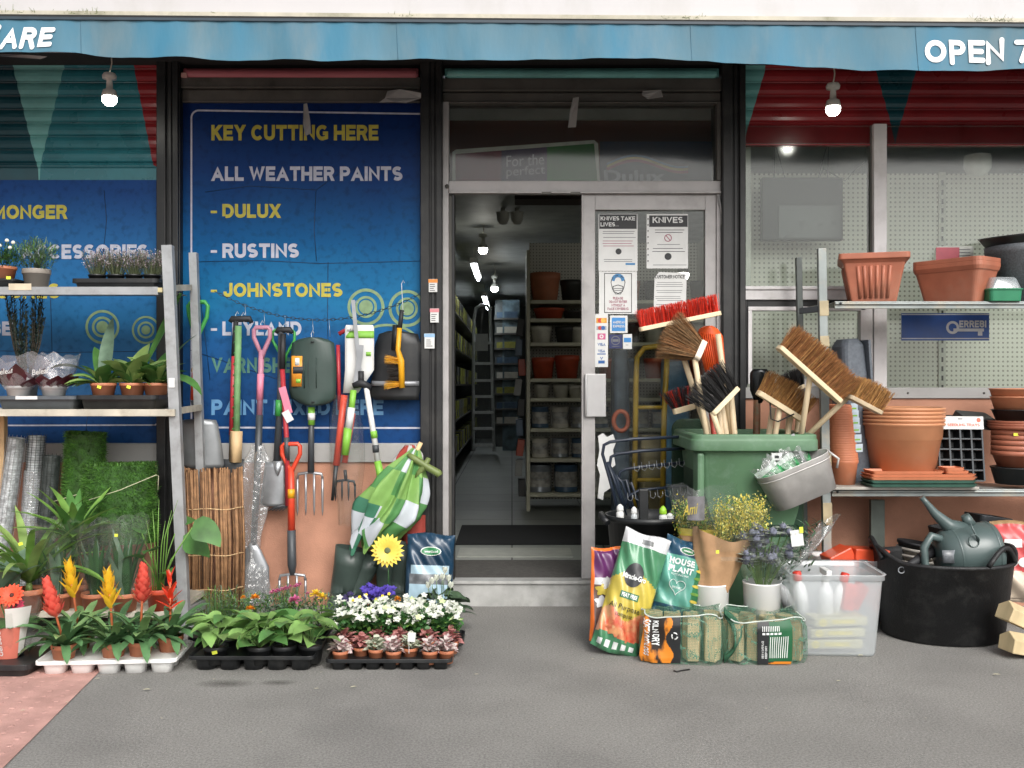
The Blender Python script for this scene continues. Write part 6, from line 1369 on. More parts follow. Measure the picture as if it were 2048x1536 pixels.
for px, tx, ww, lab in ((1462, 1440, 13, 'pale wooden stick leaning left in the bin beside the black broom'), (1475, 1462, 12, 'pale wooden stick between the black broom and the middle of the bin'), (1448, 1436, 12, 'pale wooden stick close behind the black broom'), (1528, 1546, 12, ''), (1588, 1600, 13, ''), (1570, 1580, 12, '')):
    t = thing('tool_stick', lab or 'pale wooden stick under the brown coir broom head', 'stick', P(px, 900, -.36), group='wooden sticks in the bin'); g = MB(); a, b = P(px, 935, -.36), P(tx, 790 if px < 1500 else 815, -.36); g.tube([a, b], ww * sc_(-.36) / 2, 12); part('stick', g, m_stick, t, world=True)
t = thing('tool_stick', 'red painted stick among the pale sticks at the left of the bin', 'stick', P(1434, 900, -.4)); g = MB(); g.tube([P(1436, 930, -.4), P(1422, 820, -.4)], .014, 12); part('stick', g, mat('red_stick', '#b5483c', .5), t, world=True)
t = thing('garden_tool', 'shiny black spade with an old brown handle upright in the middle of the bin', 'tool', P(1512, 900, -.3)); g = MB(); g.tube([P(1512, 940, -.3), P(1514, 800, -.3)], .018, 10); part('handle', g, mat('old_brown_wood', '#6d4a33', .6, var=.3, dirt='#3f7a5a', dirt_amt=.5, dirt_scale=25), t, world=True); g = MB(); plate(g, [(738, 1506, 1534), (746, 1500, 1540), (780, 1500, 1538), (806, 1510, 1524)], -.3, .02, .003); part('blade', g, mat('shiny_black_steel', '#232526', .2, metal=.6), t, world=True)
t = thing('plastic_scoop', 'orange ribbed plastic shovel with a wooden stick rising behind the bin', 'shovel', P(1425, 760, -.3)); g = MB(); plate(g, [(652, 1408, 1426), (658, 1398, 1436), (672, 1394, 1446), (720, 1404, 1450), (764, 1416, 1452)], -.3, .03, .005, 0, 14); part('blade', g, mat('scoop_orange', '#df5a25', .42, var=.06), t, world=True)
g = MB()
for k in range(9): plate(g, [(664 + k * .6, 1400 + k * 4.2, 1401.8 + k * 4.2), (756, 1417 + k * 3.6, 1418.4 + k * 3.6)], -.308 - .03 * (1 - ((k - 4) / 5) ** 2), 0, .006, 0, 1)
part('rib', g, MATS['scoop_orange'], t, world=True); g = MB(); g.tube([P(1436, 668, -.37), P(1446, 745, -.36), P(1462, 870, -.34)], .015, 12); part('stick', g, m_stick, t, world=True)
g = MB(); g.sheet(lambda u, v: P(1390 + 62 * u + 5 * math.sin(7 * v), 745 + 44 * v + 6 * math.sin(9 * u), -.42 - .03 * math.sin(8 * u + 3 * v)), 16, 12); single('plastic_wrap', g, m_fw, 'loose crumpled clear plastic above the black bristled broom', 'wrap')

# zinc trough tied to the rack
tr_ = thing('zinc_trough', 'tilted grey zinc trough of plant packs tied to the rack post', 'trough', P(1592, 950, -.66), (0, R(-22), R(4)))
m_zinc = mat('zinc', '#b9b7b4', .45, metal=.2, var=.1, scale=14, bump=.1, bscale=20)
w_ = 152 * sc_(-.66)
g = MB(); g.loft([rrect(w_ * .86, .15, .07, -.12, 6), rrect(w_, .19, .09, .055, 6), rrect(w_ * 1.02, .196, .09, .06, 6), rrect(w_ * .98, .18, .085, .058, 6), rrect(w_ * .84, .14, .065, -.11, 6)], 0, True, True, True); part('trough_body', g, m_zinc, tr_)
g = MB(); g.loft([rrect(w_ * 1.0, .192, .09, .028, 6), rrect(w_ * 1.01, .198, .09, .031, 6), rrect(w_ * 1.003, .193, .09, .034, 6)], 0, True, False, False); part('bead', g, m_zinc, tr_)
g = MB(); g.tube([(.5 * w_, -.02, .05), (.5 * w_ + .03, -.03, -.0), (.5 * w_ + .01, -.02, -.04)], .006, 6); part('ring_handle', g, m_zinc, tr_)
for i, (x, lz, lab) in enumerate(((-.09, .12, 'green seed pack at the low end of the zinc trough'), (-.01, .14, 'green and white seed pack in the middle of the zinc trough'), (.05, .13, 'green seed pack at the high end of the zinc trough'))):
    o, f = bag('seed_pack', lab, 'pack', .12, .13, .03, (tr_.matrix_basis @ Vector((x, -.03 + .03 * i, -.03))), (R(-12), R(-40 + 10 * i), 0), lambda u, v: 1 if v > .8 or (.3 < u < .7 and .3 < v < .5) else 0, [mat('pack_green', '#2f8a4e', .3, var=.3, scale=30, coat=.3), mat('pack_white', '#c5d3c8', .3, var=.15, scale=30, coat=.3)], 'seed packs in the zinc trough', 20 + i, 8, 10, wr=.003)
    cone_wrap(o, .02, .06, .15, m_fw, 0, jag=.2)
t = thing('plant_stake', 'flat grey plant stake sticking up from the zinc trough', 'stake', P(1600, 890, -.64)); g = MB(); g.bar(P(1610, 925, -.64), P(1585, 868, -.64), .016, .003); part('stake', g, m_galv, t, world=True)

# stacked shopping trolleys / wire racks and black tub left of the bin
m_navy = mat('navy_tube', '#1f2836', .4, var=.12)
for k, (y0, y1, x0, dx, lab) in enumerate(((884, 872, 1206, 1, 'navy tubular hoop rack, topmost of three nested left of the bin'), (908, 895, 1220, 1, 'navy tubular hoop rack, middle one of three nested left of the bin'), (938, 922, 1238, 1, 'navy tubular hoop rack, lowest of three nested left of the bin'))):
    Y = -.34 + .05 * k; t = thing('hoop_rack', lab, 'rack', P(1240, 1060, Y), group='nested hoop racks'); g = MB()
    g.tube([P(x0 + 34, 1040, Y), P(x0 + 14, 960, Y), P(x0 - 1, y0 + 24, Y), P(x0 + 2, y0 + 6, Y), P(x0 + 14, y0, Y), P(x0 + 60, y0 - 6, Y), P(1400, y1, Y + .1)], .0085, 10); part('hoop', g, m_navy, t, world=True)
    g = MB(); g.tube([P(x0 + 46, 1030, Y + .04), P(x0 + 24, 965, Y + .04), P(x0 + 8, y0 + 40, Y + .04)], .0085, 8); part('leg', g, m_navy, t, world=True)
t = thing('hook_rail', 'dark rail carrying rows of small wire hooks behind the black tub', 'rail', P(1310, 1020, -.28)); g = MB(); g.tube([P(1246, 1025, -.28), P(1256, 992, -.28), P(1280, 980, -.28), P(1395, 970, -.22)], .008, 8); part('rail', g, m_navy, t, world=True)
for r_, (x0, y0, n_) in enumerate(((1255, 997, 9), (1268, 938, 7))):
    for i in range(n_): x, y = x0 + i * 15, y0 - i * 1.6 - 4; g = MB(); g.tube([P(x, y - 8, -.3), P(x + 1, y + 6, -.31), P(x + 7, y + 9, -.33), P(x + 11, y + 3, -.33), P(x + 10, y - 4, -.33)], .0016, 5); part('hook', g, m_galv, t, world=True)
YK = -.48; q = sc_(YK); cx, rx = PX(1294, YK), 82 * q
t = thing('rubber_tub', 'black plastic tub of small bottles beside the green bin', 'tub', (cx, YK, 0)); zt = PZ(1028, YK); g = MB()
g.lathe([(.001, .0), (rx * .74, .0), (rx * .96, zt - .03), (rx, zt - .03), (rx * 1.03, zt - .02), (rx * 1.03, zt), (rx * .97, zt), (rx * .93, zt - .05), (rx * .72, .05), (.001, .04)], 40); part('tub_body', g, m_blkpl, t)
for s_ in (-1,): g = MB(); g.tube([(s_ * rx * 1.0, -.10, zt - .03), (s_ * rx * 1.1, -.07, zt - .012), (s_ * rx * 1.12, 0, zt - .005), (s_ * rx * 1.08, .08, zt - .012)], .016, 10); part('tub_handle', g, m_blkpl, t)
for i, (px, py, r, h, mm, cap, lab) in enumerate(((1240, 1025, .019, .05, m_paper, m_paper, 'small white bottle at the left side of the black tub'), (1268, 1030, .016, .05, mat('clear_bottle', '#b9bec0', .2), m_paper, 'small clear bottle second from the left in the black tub'), (1326, 1032, .02, .06, m_paper, mat('lime_cap', '#9fd43c', .4), 'white bottle with a round lime green cap in the black tub'), (1340, 1036, .019, .03, m_paper, m_paper, 'squat white pot next to the lime capped bottle'))):
    p = P(px, py, -.56); b = thing('bottle', lab, 'bottle', (p.x, p.y, p.z - h * .85), group='bottles in the black tub'); g = MB(); g.lathe([(.001, 0), (r, 0), (r, h * .8), (r * .7, h)], 16); part('bottle_body', g, mm, b); g = MB(); g.lathe([(r * .8, h), (r * .95, h * 1.1), (r * .8, h * 1.45), (r * .3, h * 1.65), (.001, h * 1.68)], 16); part('cap', g, cap, b)
t = thing('black_sleeve', 'black rectangular sleeve standing in the black tub', 'sleeve', P(1288, 1040, -.5)); g = MB(); g.box(PX(1278, -.5), PX(1296, -.5), -.52, -.48, .3, PZ(978, -.5)); part('sleeve', g, m_blkpl, t, .004, world=True)

# compost bags
m_bgreen = mat('bag_green', '#4a8560', .32, var=.18, scale=9, coat=.3, bump=.45, bscale=9); m_bwhite = mat('bag_white', '#cdced0', .35, var=.08, scale=9, coat=.3, bump=.2, bscale=12); m_byel = mat('bag_yellow', '#bfac48', .32, var=.15, scale=9, coat=.3, bump=.45, bscale=9); m_bred = mat('bag_red_flower', '#cf5038', .32, var=.2, scale=18, col2='#d8a87a', coat=.3, bump=.2, bscale=12); m_blk2 = mat('bag_black', '#26282a', .35, coat=.3); m_bdg = mat('bag_dark_green', '#2c6a45', .32, var=.25, scale=15, coat=.3); m_pur = mat('bag_purple', '#5c2a5c', .32, var=.2, coat=.3, bump=.2, bscale=12); m_borange = mat('bag_orange', '#e0702c', .35, coat=.3); m_teal2 = mat('bag_teal', '#5b9a8b', .32, var=.25, scale=7, coat=.3, bump=.45, bscale=9); m_bpet = mat('bag_blue', '#20465e', .32, var=.15, coat=.3, bump=.2, bscale=12); m_bxy = mat('bag_print_white', '#e3e6e4', .4)
CB = 'compost bags'
def place_bag(px, py_bot, Y, z=0.0): return (PX(px, Y), Y, z if z is not None else PZ(py_bot, Y))
o, f = bag('compost_bag', 'purple and orange bag standing behind the green and yellow compost bag', 'bag', .22, .42, .08, place_bag(1222, 0, -.86, .03), (R(-6), R(4), R(20)), lambda u, v: 1 if v > .97 or (u < .05) else 0 if v > .68 else 2 if v > .6 else 3, [m_pur, m_borange, m_bwhite, mat('bag_brown', '#5a4540', .4, var=.5, scale=22, coat=.3)], CB, 3)
on_bag(o, f, 'flower_print', [m_byel, m_bwhite, m_pur], lambda g, fn: [blob(g, lambda u, v: fn(u, v, .003 + .001 * k), (.2, .3, .25, .18, .3)[k], (.55, .62, .2, .42, .08)[k], .12, .06, (0, 1, 2, 1, 0)[k], 20, lambda a: 1 + .25 * math.sin(5 * a)) for k in range(5)])
o, f = bag('compost_bag', 'large green and yellow all purpose compost bag leaning in front of the black tub', 'bag', .215, .545, .11, place_bag(1226, 0, -1.0, .012), (R(-14), R(17), R(-8)), lambda u, v: 1 if v > .88 else 0 if v > (.62 + .06 * math.sin(3 * u) - .1 * abs(u - .45)) else 2 if v > .31 + .05 * math.sin(9 * u) else 3 if v > .13 + .02 * math.sin(7 * u) else 0, [m_bgreen, m_bwhite, m_byel, m_bred], CB, 2, wr=.0065)
on_bag(o, f, 'emblem', [m_blk2, m_bdg, mat('bag_grey_window', '#77797a', .4, var=.2, scale=40)], lambda g, fn: (blob(g, lambda u, v: fn(u, v, .003), .45, .64, .2, .1, 0), patch(g, fn, .28, .68, .44, .495, 1), patch(g, fn, .42, .66, .905, .945, 2)))
def on_words(g, fn, s, u0, u1, v0, v1, b=.02, lift=.006, sh=0, vert=False): write(g, s, (lambda u, v: fn(u0 + (u1 - u0) * u, v0 + (v1 - v0) * v, lift)) if not vert else (lambda u, v: fn(u0 + (u1 - u0) * v, v0 + (v1 - v0) * u, lift)), 0, b, sh)
on_bag(o, f, 'lettering', m_bxy, lambda g, fn: (on_words(g, fn, 'Miracle-Gro', .22, .72, .60, .645, .03), on_words(g, fn, 'PEAT FREE', .31, .65, .452, .484, .03)))
on_bag(o, f, 'lettering', m_blk2, lambda g, fn: (on_words(g, fn, 'All Purpose', .12, .78, .335, .39, .0), on_words(g, fn, 'compost', .3, .66, .28, .32, 0)))
on_bag(o, f, 'flower_print', [mat('flower_red', '#c4503f', .4, var=.35, scale=22, col2='#d89a6a'), m_bxy, m_bdg], lambda g, fn: (blob(g, fn, .4, .2, .2, .07, 0, 30, lambda a: 1 + .2 * math.sin(8 * a)), blob(g, lambda u, v: fn(u, v, .004), .62, .23, .1, .04, 0, 24, lambda a: 1 + .2 * math.sin(7 * a)), [patch(g, fn, .1 + .17 * k, .2 + .17 * k, .035, .085, 1, 3, 3) for k in range(5)]))
o, f = bag('compost_bag', 'dark blue bag lying on its side under the green and yellow compost bag', 'bag', .2, .34, .1, place_bag(1258, 0, -.98, .008), (R(-30), R(24), R(18)), lambda u, v: 0 if v < .35 else 1 if (v + u * .3) < .85 else 2, [m_bpet, m_bdg, m_byel], CB, 6, wr=.007)
on_bag(o, f, 'print', [m_bxy], lambda g, fn: [patch(g, fn, .55, .85, .3 + .06 * k, .315 + .06 * k, 0, 4, 2) for k in range(5)])
o, f = bag('compost_bag', 'blue and teal house plant potting mix bag standing on the log net', 'bag', .205, .38, .09, place_bag(1342, 0, -.93, .125), (R(-9), R(15), R(6)), lambda u, v: 0 if v > .80 or v < .2 else 2 if u > .78 and v < .75 else 1, [m_bpet, m_teal2, m_bdg], CB, 8, wr=.006)
on_bag(o, f, 'emblem', [m_bwhite, m_bdg], lambda g, fn: (blob(g, lambda u, v: fn(u, v, .004), .48, .86, .2, .045, 0), blob(g, lambda u, v: fn(u, v, .0055), .48, .86, .18, .036, 1)))
on_bag(o, f, 'lettering', m_bxy, lambda g, fn: (heavy(g, 'HOUSE', lambda u, v, k: fn(.12 + .56 * u, .685 + .075 * v, .004 + k)), heavy(g, 'PLANT', lambda u, v, k: fn(.12 + .56 * u, .595 + .075 * v, .004 + k)), on_words(g, fn, 'westland', .36, .6, .85, .875, .02, .0075), on_words(g, fn, 'POTTING MIX', .2, .6, .555, .578, .0), on_words(g, fn, 'ORGANIC', .25, .5, .405, .43, .0)))
def heart(fn, k): return [fn(.375 + k * .02 * (16 * math.sin(a) ** 3) * .6, .43 + k * .0062 * (13 * math.cos(a) - 5 * math.cos(2 * a) - 2 * math.cos(3 * a) - math.cos(4 * a)), .004) for a in [2 * PI * i / 40 for i in range(41)]]
on_bag(o, f, 'heart_print', m_bxy, lambda g, fn: g.tube(heart(fn, 1), .0013, 4, 0, False))
on_bag(o, f, 'leaf_print', [m_byel, m_leaf2], lambda g, fn: [blob(g, fn, .86, .3 + .09 * k, .12, .018, k % 2, 14) for k in range(5)])

# flower buckets
m_kraft = mat('kraft_paper', '#b08a66', .75, var=.1, scale=14, bump=.35, bscale=22); m_bkt = mat('white_bucket', '#f3f2f3', .4, var=.02, scale=6, dirt='#d5d2cc', dirt_amt=.3)
def bucket(lab, px, Y, z0, w, h): 
    t = thing('flower_bucket', lab, 'bucket', (PX(px, Y), Y, z0), group='white flower buckets'); r = w * sc_(Y) / 2
    g = MB(); g.lathe([(.001, 0), (r * .86, 0), (r * .99, h - .008), (r * 1.02, h - .006), (r * 1.02, h), (r * .97, h), (r * .84, .01), (.001, .012)], 36); part('bucket_body', g, m_bkt, t); return t
Y1 = -.86; bucket('white bucket holding the kraft wrapped yellow flowers', 1420, Y1, 0, 76, .295)
Y2 = -.87; bucket('white bucket holding the blue thistles', 1524, Y2, .03, 76, .272)
def sprig(g, base, tip, col, n, spread, r):
    """branching stem ending in many small florets"""
    g.tube([base, base.lerp(tip, .6), tip], [.002, .0016, .0008], 4, 0, False)
    for _ in range(n):
        k = random.random() ** .7; p = base.lerp(tip, .55 + .45 * k) + Vector((random.gauss(0, spread), random.gauss(0, spread), random.gauss(0, spread * .7)))
        g.leaf(p, random.uniform(0, 6.28), random.gauss(.5, .6), r, r * .6, .3, random.choice(col), 2, .2, 'oval')
m_gold = [m_stem, mat('golden_floret', '#e6d45c', .6, var=.2, scale=50, transl=.35), mat('lemon_floret', '#efe68e', .6, var=.15, transl=.35), m_leaf2]
def bouquet(lab, px, py0, tips, Y, mats, colr, n, wrapc, group='bouquets'):
    t = thing('bouquet', lab, 'bouquet', P(px, py0, Y), group=group); base = Vector((0, 0, 0)); g = MB()
    for x, y, dy in tips: tp_ = P(x, y, Y + dy) - t.location; sprig(g, base + Vector((tp_.x * .25, 0, tp_.z * .3)), tp_, colr, n, .015, .0125)
    part('blooms', g, mats, t); return t
random.seed(5)
t = bouquet('yellow goldenrod bouquet in kraft paper in front of the green bin', 1440, 1180, [(random.uniform(1438, 1532), random.uniform(992, 1055), random.uniform(-.08, .06)) for _ in range(60)], -.88, m_gold, (1, 1, 2, 3, 2), 90, None)
g = MB()
def kr(u, v): a = 2 * PI * u; p = P(1422 + 24 * v, 1182 - 118 * v, -.87); r = (34 + 26 * v) * sc_(-.87) * (1 + .08 * math.sin(7 * a + 6 * v) + .05 * math.sin(3 * a + 2)); return p - t.location + Vector((r * math.cos(a), r * .8 * math.sin(a), .03 * math.sin(2 * a + 1) * v))
g.sheet(kr, 44, 14); part('kraft_wrap', g, m_kraft, t); g = MB(); g.box(PX(1440, -.99) - t.location.x, PX(1474, -.99) - t.location.x, -.125, -.122, -.0 + PZ(1120, -.98) - t.location.z, PZ(1112, -.98) - t.location.z); part('tape', g, m_film, t)
sticker(t, P(1434, 1103, -.99) - t.location + Vector((0, -.01, 0)), .014, .014)
cone_wrap(t, .10, .15, .2, m_film, .19, (.03, -.0), lean=(.05, 0), jag=.1)
t = bouquet('looser green and yellow bouquet in a printed clear sleeve left of the kraft one', 1410, 1180, [(random.uniform(1352, 1434), random.uniform(1000, 1050), random.uniform(-.05, .06)) for _ in range(34)] + [(1350, 1010, -.02), (1356, 1022, 0), (1362, 996, .02)], -.80, m_gold, (3, 3, 1, 2), 70, None)
g = MB()
def kr2(u, v): a = 2 * PI * u; p = P(1415 - 6 * v, 1180 - 120 * v, -.80); r = (32 + 18 * v) * sc_(-.80) * (1 + .1 * math.sin(5 * a + 4 * v)); return p - t.location + Vector((r * math.cos(a), r * .7 * math.sin(a), 0))
g.sheet(kr2, 36, 12); part('kraft_wrap', g, m_kraft, t)
g = MB(); g.sheet(lambda u, v: kr2(u, .93 + .12 * v) * 1.0 + Vector((0, -.004, 0)), 36, 2); part('yellow_band', g, m_byel, t)
cone_wrap(t, .11, .16, .2, m_film, .27, (-.01, 0), (-.03, 0), jag=.15); g = MB(); g.sheet(lambda u, v: P(1375 + 34 * u, 992 + 48 * v, -.9) - t.location + Vector((0, -.02 * math.sin(3 * u), 0)), 8, 8); part('sleeve_print', g, mat('sleeve_grey', '#77747a', .4, var=.2, scale=30), t)
g = MB(); write(g, 'Ami', lambda u, v: P(1366 + 30 * u, 1032 - 22 * v - 5 * u, -.925) - t.location, 0, .01, .3); part('lettering', g, m_byel, t)
# blue thistles
t = thing('bouquet', 'blue sea holly thistles in clear wrap above the right white bucket', 'bouquet', P(1524, 1190, -.87), group='bouquets'); g = MB(); gh = MB()
for i in range(46):
    x, y = random.uniform(1484, 1586), random.uniform(1050, 1125); 
    if (x - 1535) ** 2 / 55 ** 2 + (y - 1090) ** 2 / 46 ** 2 > 1.1: x = 1535 + (x - 1535) * .8
    c = P(x, y, -.9 + random.uniform(-.06, .05)) - t.location; g.tube([(c.x * .2, .0, .03), (c.x * .6, c.y * .5, c.z * .6), c], .0018, 4, 0, False)
    r = random.uniform(.013, .02); gh.lathe([(.001, -r), (r * .9, -r * .5), (r, .2 * r), (r * .75, r * .9), (.001, r * 1.3)], 10, 0, tuple(c))
    for k in range(12): az = k * .52; gh.leaf((c.x, c.y, c.z - r * .6), az, .2, .05, .013, .1, 1, 2, .3, 'lance')
    for k in range(16): d = Vector((random.gauss(0, 1), random.gauss(0, 1), random.gauss(.4, 1))).normalized(); gh.tri(c + d * r * .8, c + d * (r + .011), .0035, random.choice((0, 1)))
for _ in range(70): x, y = random.uniform(1488, 1582), random.uniform(1085, 1165); c = P(x, y, -.88 + random.uniform(-.05, .05)) - t.location; g.leaf(c, random.uniform(0, 6.28), .6, .04, .012, .4, 1, 3, .2, 'lance')
part('stems', g, [m_stem, m_leafg], t); part('thistle_heads', gh, [mat('thistle_blue', '#6d7080', .7, var=.3, scale=60), mat('thistle_bract', '#a3ab9f', .6, var=.2)], t); cone_wrap(t, .07, .145, .24, m_film, .03, (.0, 0), (.03, 0), jag=.2)
g = MB(); g.bar(P(1592, 1060, -.98) - t.location, P(1596, 1092, -.98) - t.location, .055, .002); g.bar(P(1602, 1054, -.985) - t.location, P(1603, 1066, -.985) - t.location, .016, .002, 1); part('care_card', g, [m_paper, m_tag], t)
t = thing('bouquet', 'wrapped green stems leaning right behind the blue thistles, tied to the rack post', 'bouquet', P(1560, 1170, -.62), group='bouquets'); g = MB()
for _ in range(150): k = random.random(); c = P(1562 + 60 * k + random.gauss(0, 16), 1165 - 120 * k + random.gauss(0, 10), -.66 + random.uniform(-.04, .04)) - t.location; g.leaf(c, random.uniform(0, 6.28), .7, .05, .01, .5, random.choice((0, 1)), 3, .2, 'lance')
part('foliage', g, [m_leafg, m_leafd], t); g = MB(); d0, d1 = P(1560, 1160, -.64) - t.location, P(1652, 1046, -.62) - t.location
def wr3(u, v): a = 2 * PI * u; r = (.03 + .09 * math.sin(PI * min(1, v * 1.15) * .8)) * (1 + .1 * math.sin(6 * a + 4 * v)); return d0.lerp(d1, v) + Vector((r * math.cos(a) * .8, r * .6 * math.sin(a), r * math.cos(a) * .55))
g.sheet(wr3, 30, 14); part('plastic_wrap', g, m_fw, t); g = MB(); g.tube([P(1646, 1052, -.56) - t.location, P(1656, 1048, -.57) - t.location, P(1664, 1052, -.55) - t.location], .005, 6); part('raffia', g, mat('raffia', '#b08d5e', .8), t)

# nets of logs
m_log = mat('split_log', '#cbb78f', .8, var=.2, scale=10, stretch=(1, 1, .3), detail=8); m_logb = mat('log_bark', '#9a8766', .9, var=.3, scale=14)
def net_mat():
    m = mat('green_net', '#57806a', .6, var=.15, scale=30); n, l = m.node_tree.nodes, m.node_tree.links
    tc = n.new('ShaderNodeTexCoord'); v = n.new('ShaderNodeTexVoronoi'); v.feature = 'DISTANCE_TO_EDGE'; v.inputs['Scale'].default_value = 150; v.inputs['Randomness'].default_value = .35; l.new(tc.outputs['Object'], v.inputs['Vector'])
    c = n.new('ShaderNodeMath'); c.operation = 'LESS_THAN'; c.inputs[1].default_value = .075; l.new(v.outputs['Distance'], c.inputs[0]); l.new(c.outputs[0], n['Principled BSDF'].inputs['Alpha']); return m
m_net = net_mat(); m_netd = mat('green_net_bunched', '#2c5a42', .6, var=.3, scale=40); m_fl = mat('flame_print', '#d98328', .4, var=.1, scale=13, col2='#2a211c', lo=.5, hi=.56, stretch=(1, 1, .5)); m_lgrn = mat('label_dark_green', '#1f5a38', .4, var=.1)
def log_net(lab, px0, px1, ptop, Y, rz, label, seed):
    random.seed(seed); w = (px1 - px0) * sc_(Y); h = PZ(ptop, Y); dp = .24
    t = thing('log_net', lab, 'log bag', (PX((px0 + px1) / 2, Y), Y + dp / 2, 0), (0, 0, rz), group='nets of kiln dried logs')
    n = 4
    for i in range(n):
        for j in range(2):
            x = -w / 2 + w * (i + .5) / n; y = -dp * .26 + dp * .5 * j; g = MB(); ww = w / n * 1.04; hh = h * random.uniform(.88, .95)
            sh = [(random.uniform(.85, 1) * ww * .5 * math.cos(a), random.uniform(.85, 1) * dp * .24 * math.sin(a)) for a in [2 * PI * k / 5 + .9 * i + 1.1 for k in range(5)]]
            tw = random.uniform(-.06, .06)
            g.loft([[(x + p * .95, y + q_, .012) for p, q_ in sh], [(x + p + tw * .05, y + q_ * 1.05, hh * .5) for p, q_ in sh], [(x + p * .95 + tw * .1, y + q_, hh) for p, q_ in sh]], random.choice((0, 0, 0, 1)), False); part('log', g, [m_log, m_logb], t, .004)
    def nf(u, v, o=0.): a = 2 * PI * u; e = .42; c, s_ = math.cos(a), math.sin(a); k = 1.0 + .03 * math.sin(9 * a + v * 4) + .02 * math.sin(5 * v + 2 * a) - .10 * max(0, v - .8) * 5 * .6 - .05 * max(0, .12 - v) * 8; return Vector(((w / 2 + .012 + o) * k * math.copysign(abs(c) ** e, c), (dp / 2 + .012 + o) * k * math.copysign(abs(s_) ** e, s_), .003 + (h - .003) * v + .012 * math.sin(4 * a) * v))
    g = MB(); g.sheet(lambda u, v: nf(u, v), 72, 16); g.sheet(lambda u, v: nf(u, 1).lerp(Vector((0, 0, h * .98)), v), 72, 4); part('net', g, m_net, t)
    g = MB(); g.tube([nf(i / 60, 1, .003) for i in range(61)], .003, 5, 0, False); part('draw_cord', g, mat('net_cord', '#c3ccc4', .7), t)
    label(t, nf, w, h); return t
def fx_(x): b = math.acos(abs(x) ** (1 / .42)); return (PI + b if x < 0 else 2 * PI - b) / (2 * PI)
def lab1(t, nf, w, h):
    F_ = lambda u, v, o=.004: nf(fx_(-.94 + .9 * u), .02 + .97 * v, o)
    g = MB(); g.sheet(lambda u, v: F_(u, v), 60, 40, mf=lambda u, v: 0 if u < .72 + .1 * math.sin(9 * v) else 1); part('label_band', g, [m_fl, m_blk2], t)
    g = MB(); heavy(g, 'SOFTWOOD LOGS', lambda u, v, k: F_(.06 + .17 * v, .95 - .8 * u, .0065 + k), 0, .2); heavy(g, 'KILN DRY', lambda u, v, k: F_(.28 + .17 * v, .95 - .56 * u, .0065 + k), 0, .2); part('lettering', g, m_bxy, t)
    g = MB()
    for k in range(3): a = 2.1 * k + .5; g.tube([F_(.86 + .07 * math.cos(a + b), .6 + .07 * math.sin(a + b), .008) for b in (0, .5, 1, 1.4)], .003, 4)
    part('recycling_mark', g, m_bxy, t)
    g = MB(); g.sheet(lambda u, v: Vector((w / 2 + .01 + .06 * math.sin(PI * v) * (1 + .3 * math.sin(12 * u)), -.06 - .05 * math.cos(2 * PI * u) * (.6 + .4 * math.sin(7 * v + 5 * u)), .02 + .2 * v + .02 * math.sin(11 * u))), 24, 16); part('gathered_end', g, m_netd, t)
def lab2(t, nf, w, h):
    F_ = lambda u, v, o=.004: nf(fx_(-.28 + .8 * u), .01 + .97 * v, o)
    g = MB(); g.sheet(lambda u, v: F_(u, v), 12, 16, mf=lambda u, v: 1 if u < .3 else 2 if v < .07 else 0); part('label_band', g, [m_lgrn, m_blk2, m_fl], t)
    g = MB()
    for k in range(9): g.sheet(lambda u, v: F_(.36 + .06 * k + .02 * u, .15 + .5 * v, .006), 1, 6)
    for k in range(5): g.sheet(lambda u, v: F_(.14 + .11 * k + .08 * u, .70 + .05 * v, .006), 2, 2)
    for k in range(10): g.sheet(lambda u, v: F_(.14 + .05 * k + .02 * u, .78 + .12 * v, .006), 1, 2)
    heavy(g, 'USE IN A SAFE PLACE', lambda u, v, k: F_(.12 + .06 * (1 - v), .14 + .42 * u, .006 + k), 0, .2); heavy(g, 'KEEP DRY', lambda u, v, k: F_(.22 + .06 * (1 - v), .14 + .3 * u, .006 + k), 0, .2)
    part('lettering', g, m_bxy, t)
log_net('green net of softwood logs with a flame patterned label below the house plant bag', 1294, 1452, 1232, -1.15, R(-9), lab1, 3)
log_net('green net of logs with a dark green label in front of the right flower bucket', 1455, 1615, 1240, -1.15, R(2), lab2, 4)
random.seed(21)
t = thing('loose_tie', 'thin black cable tie lying on the asphalt before the logs', 'litter', (PX(1362, -1.25), -1.25, 0)); g = MB(); g.tube([(-.03, 0, .004), (-.02, -.02, .006), (.0, .0, .005), (.04, .02, .004)], .003, 5); part('tie', g, m_blkb, t)

# clear storage box
def storage_box(lab, px0, px1, ptop, Y, dp, rz, z0=0.):
    w = (px1 - px0) * sc_(Y); h = PZ(ptop, Y) - z0; t = thing('storage_box', lab, 'box', (PX((px0 + px1) / 2, Y), Y + dp / 2, z0), (0, 0, rz), group='clear storage boxes')
    g = MB(); g.loft([rrect(w * .80, dp * .82, .03, .001), rrect(w * .83, dp * .85, .035, .015), rrect(w * .95, dp * .95, .035, h - .03)], 0, True, True, False); part('box_body', g, m_clear, t)
    g = MB(); g.loft([rrect(w * .95, dp * .95, .035, h - .03), rrect(w, dp, .04, h - .026), rrect(w * 1.0, dp * 1.0, .04, h - .006), rrect(w * 1.03, dp * 1.03, .045, h), rrect(w * .96, dp * .96, .04, h - .003)], 0, True, False, False); part('box_rim', g, m_clear, t); return t, w, h
bx_, w_, h_ = storage_box('clear plastic storage box of spray bottles between the log net and the black tub', 1590, 1778, 1150, -1.05, .38, R(-3))
B = bx_.location
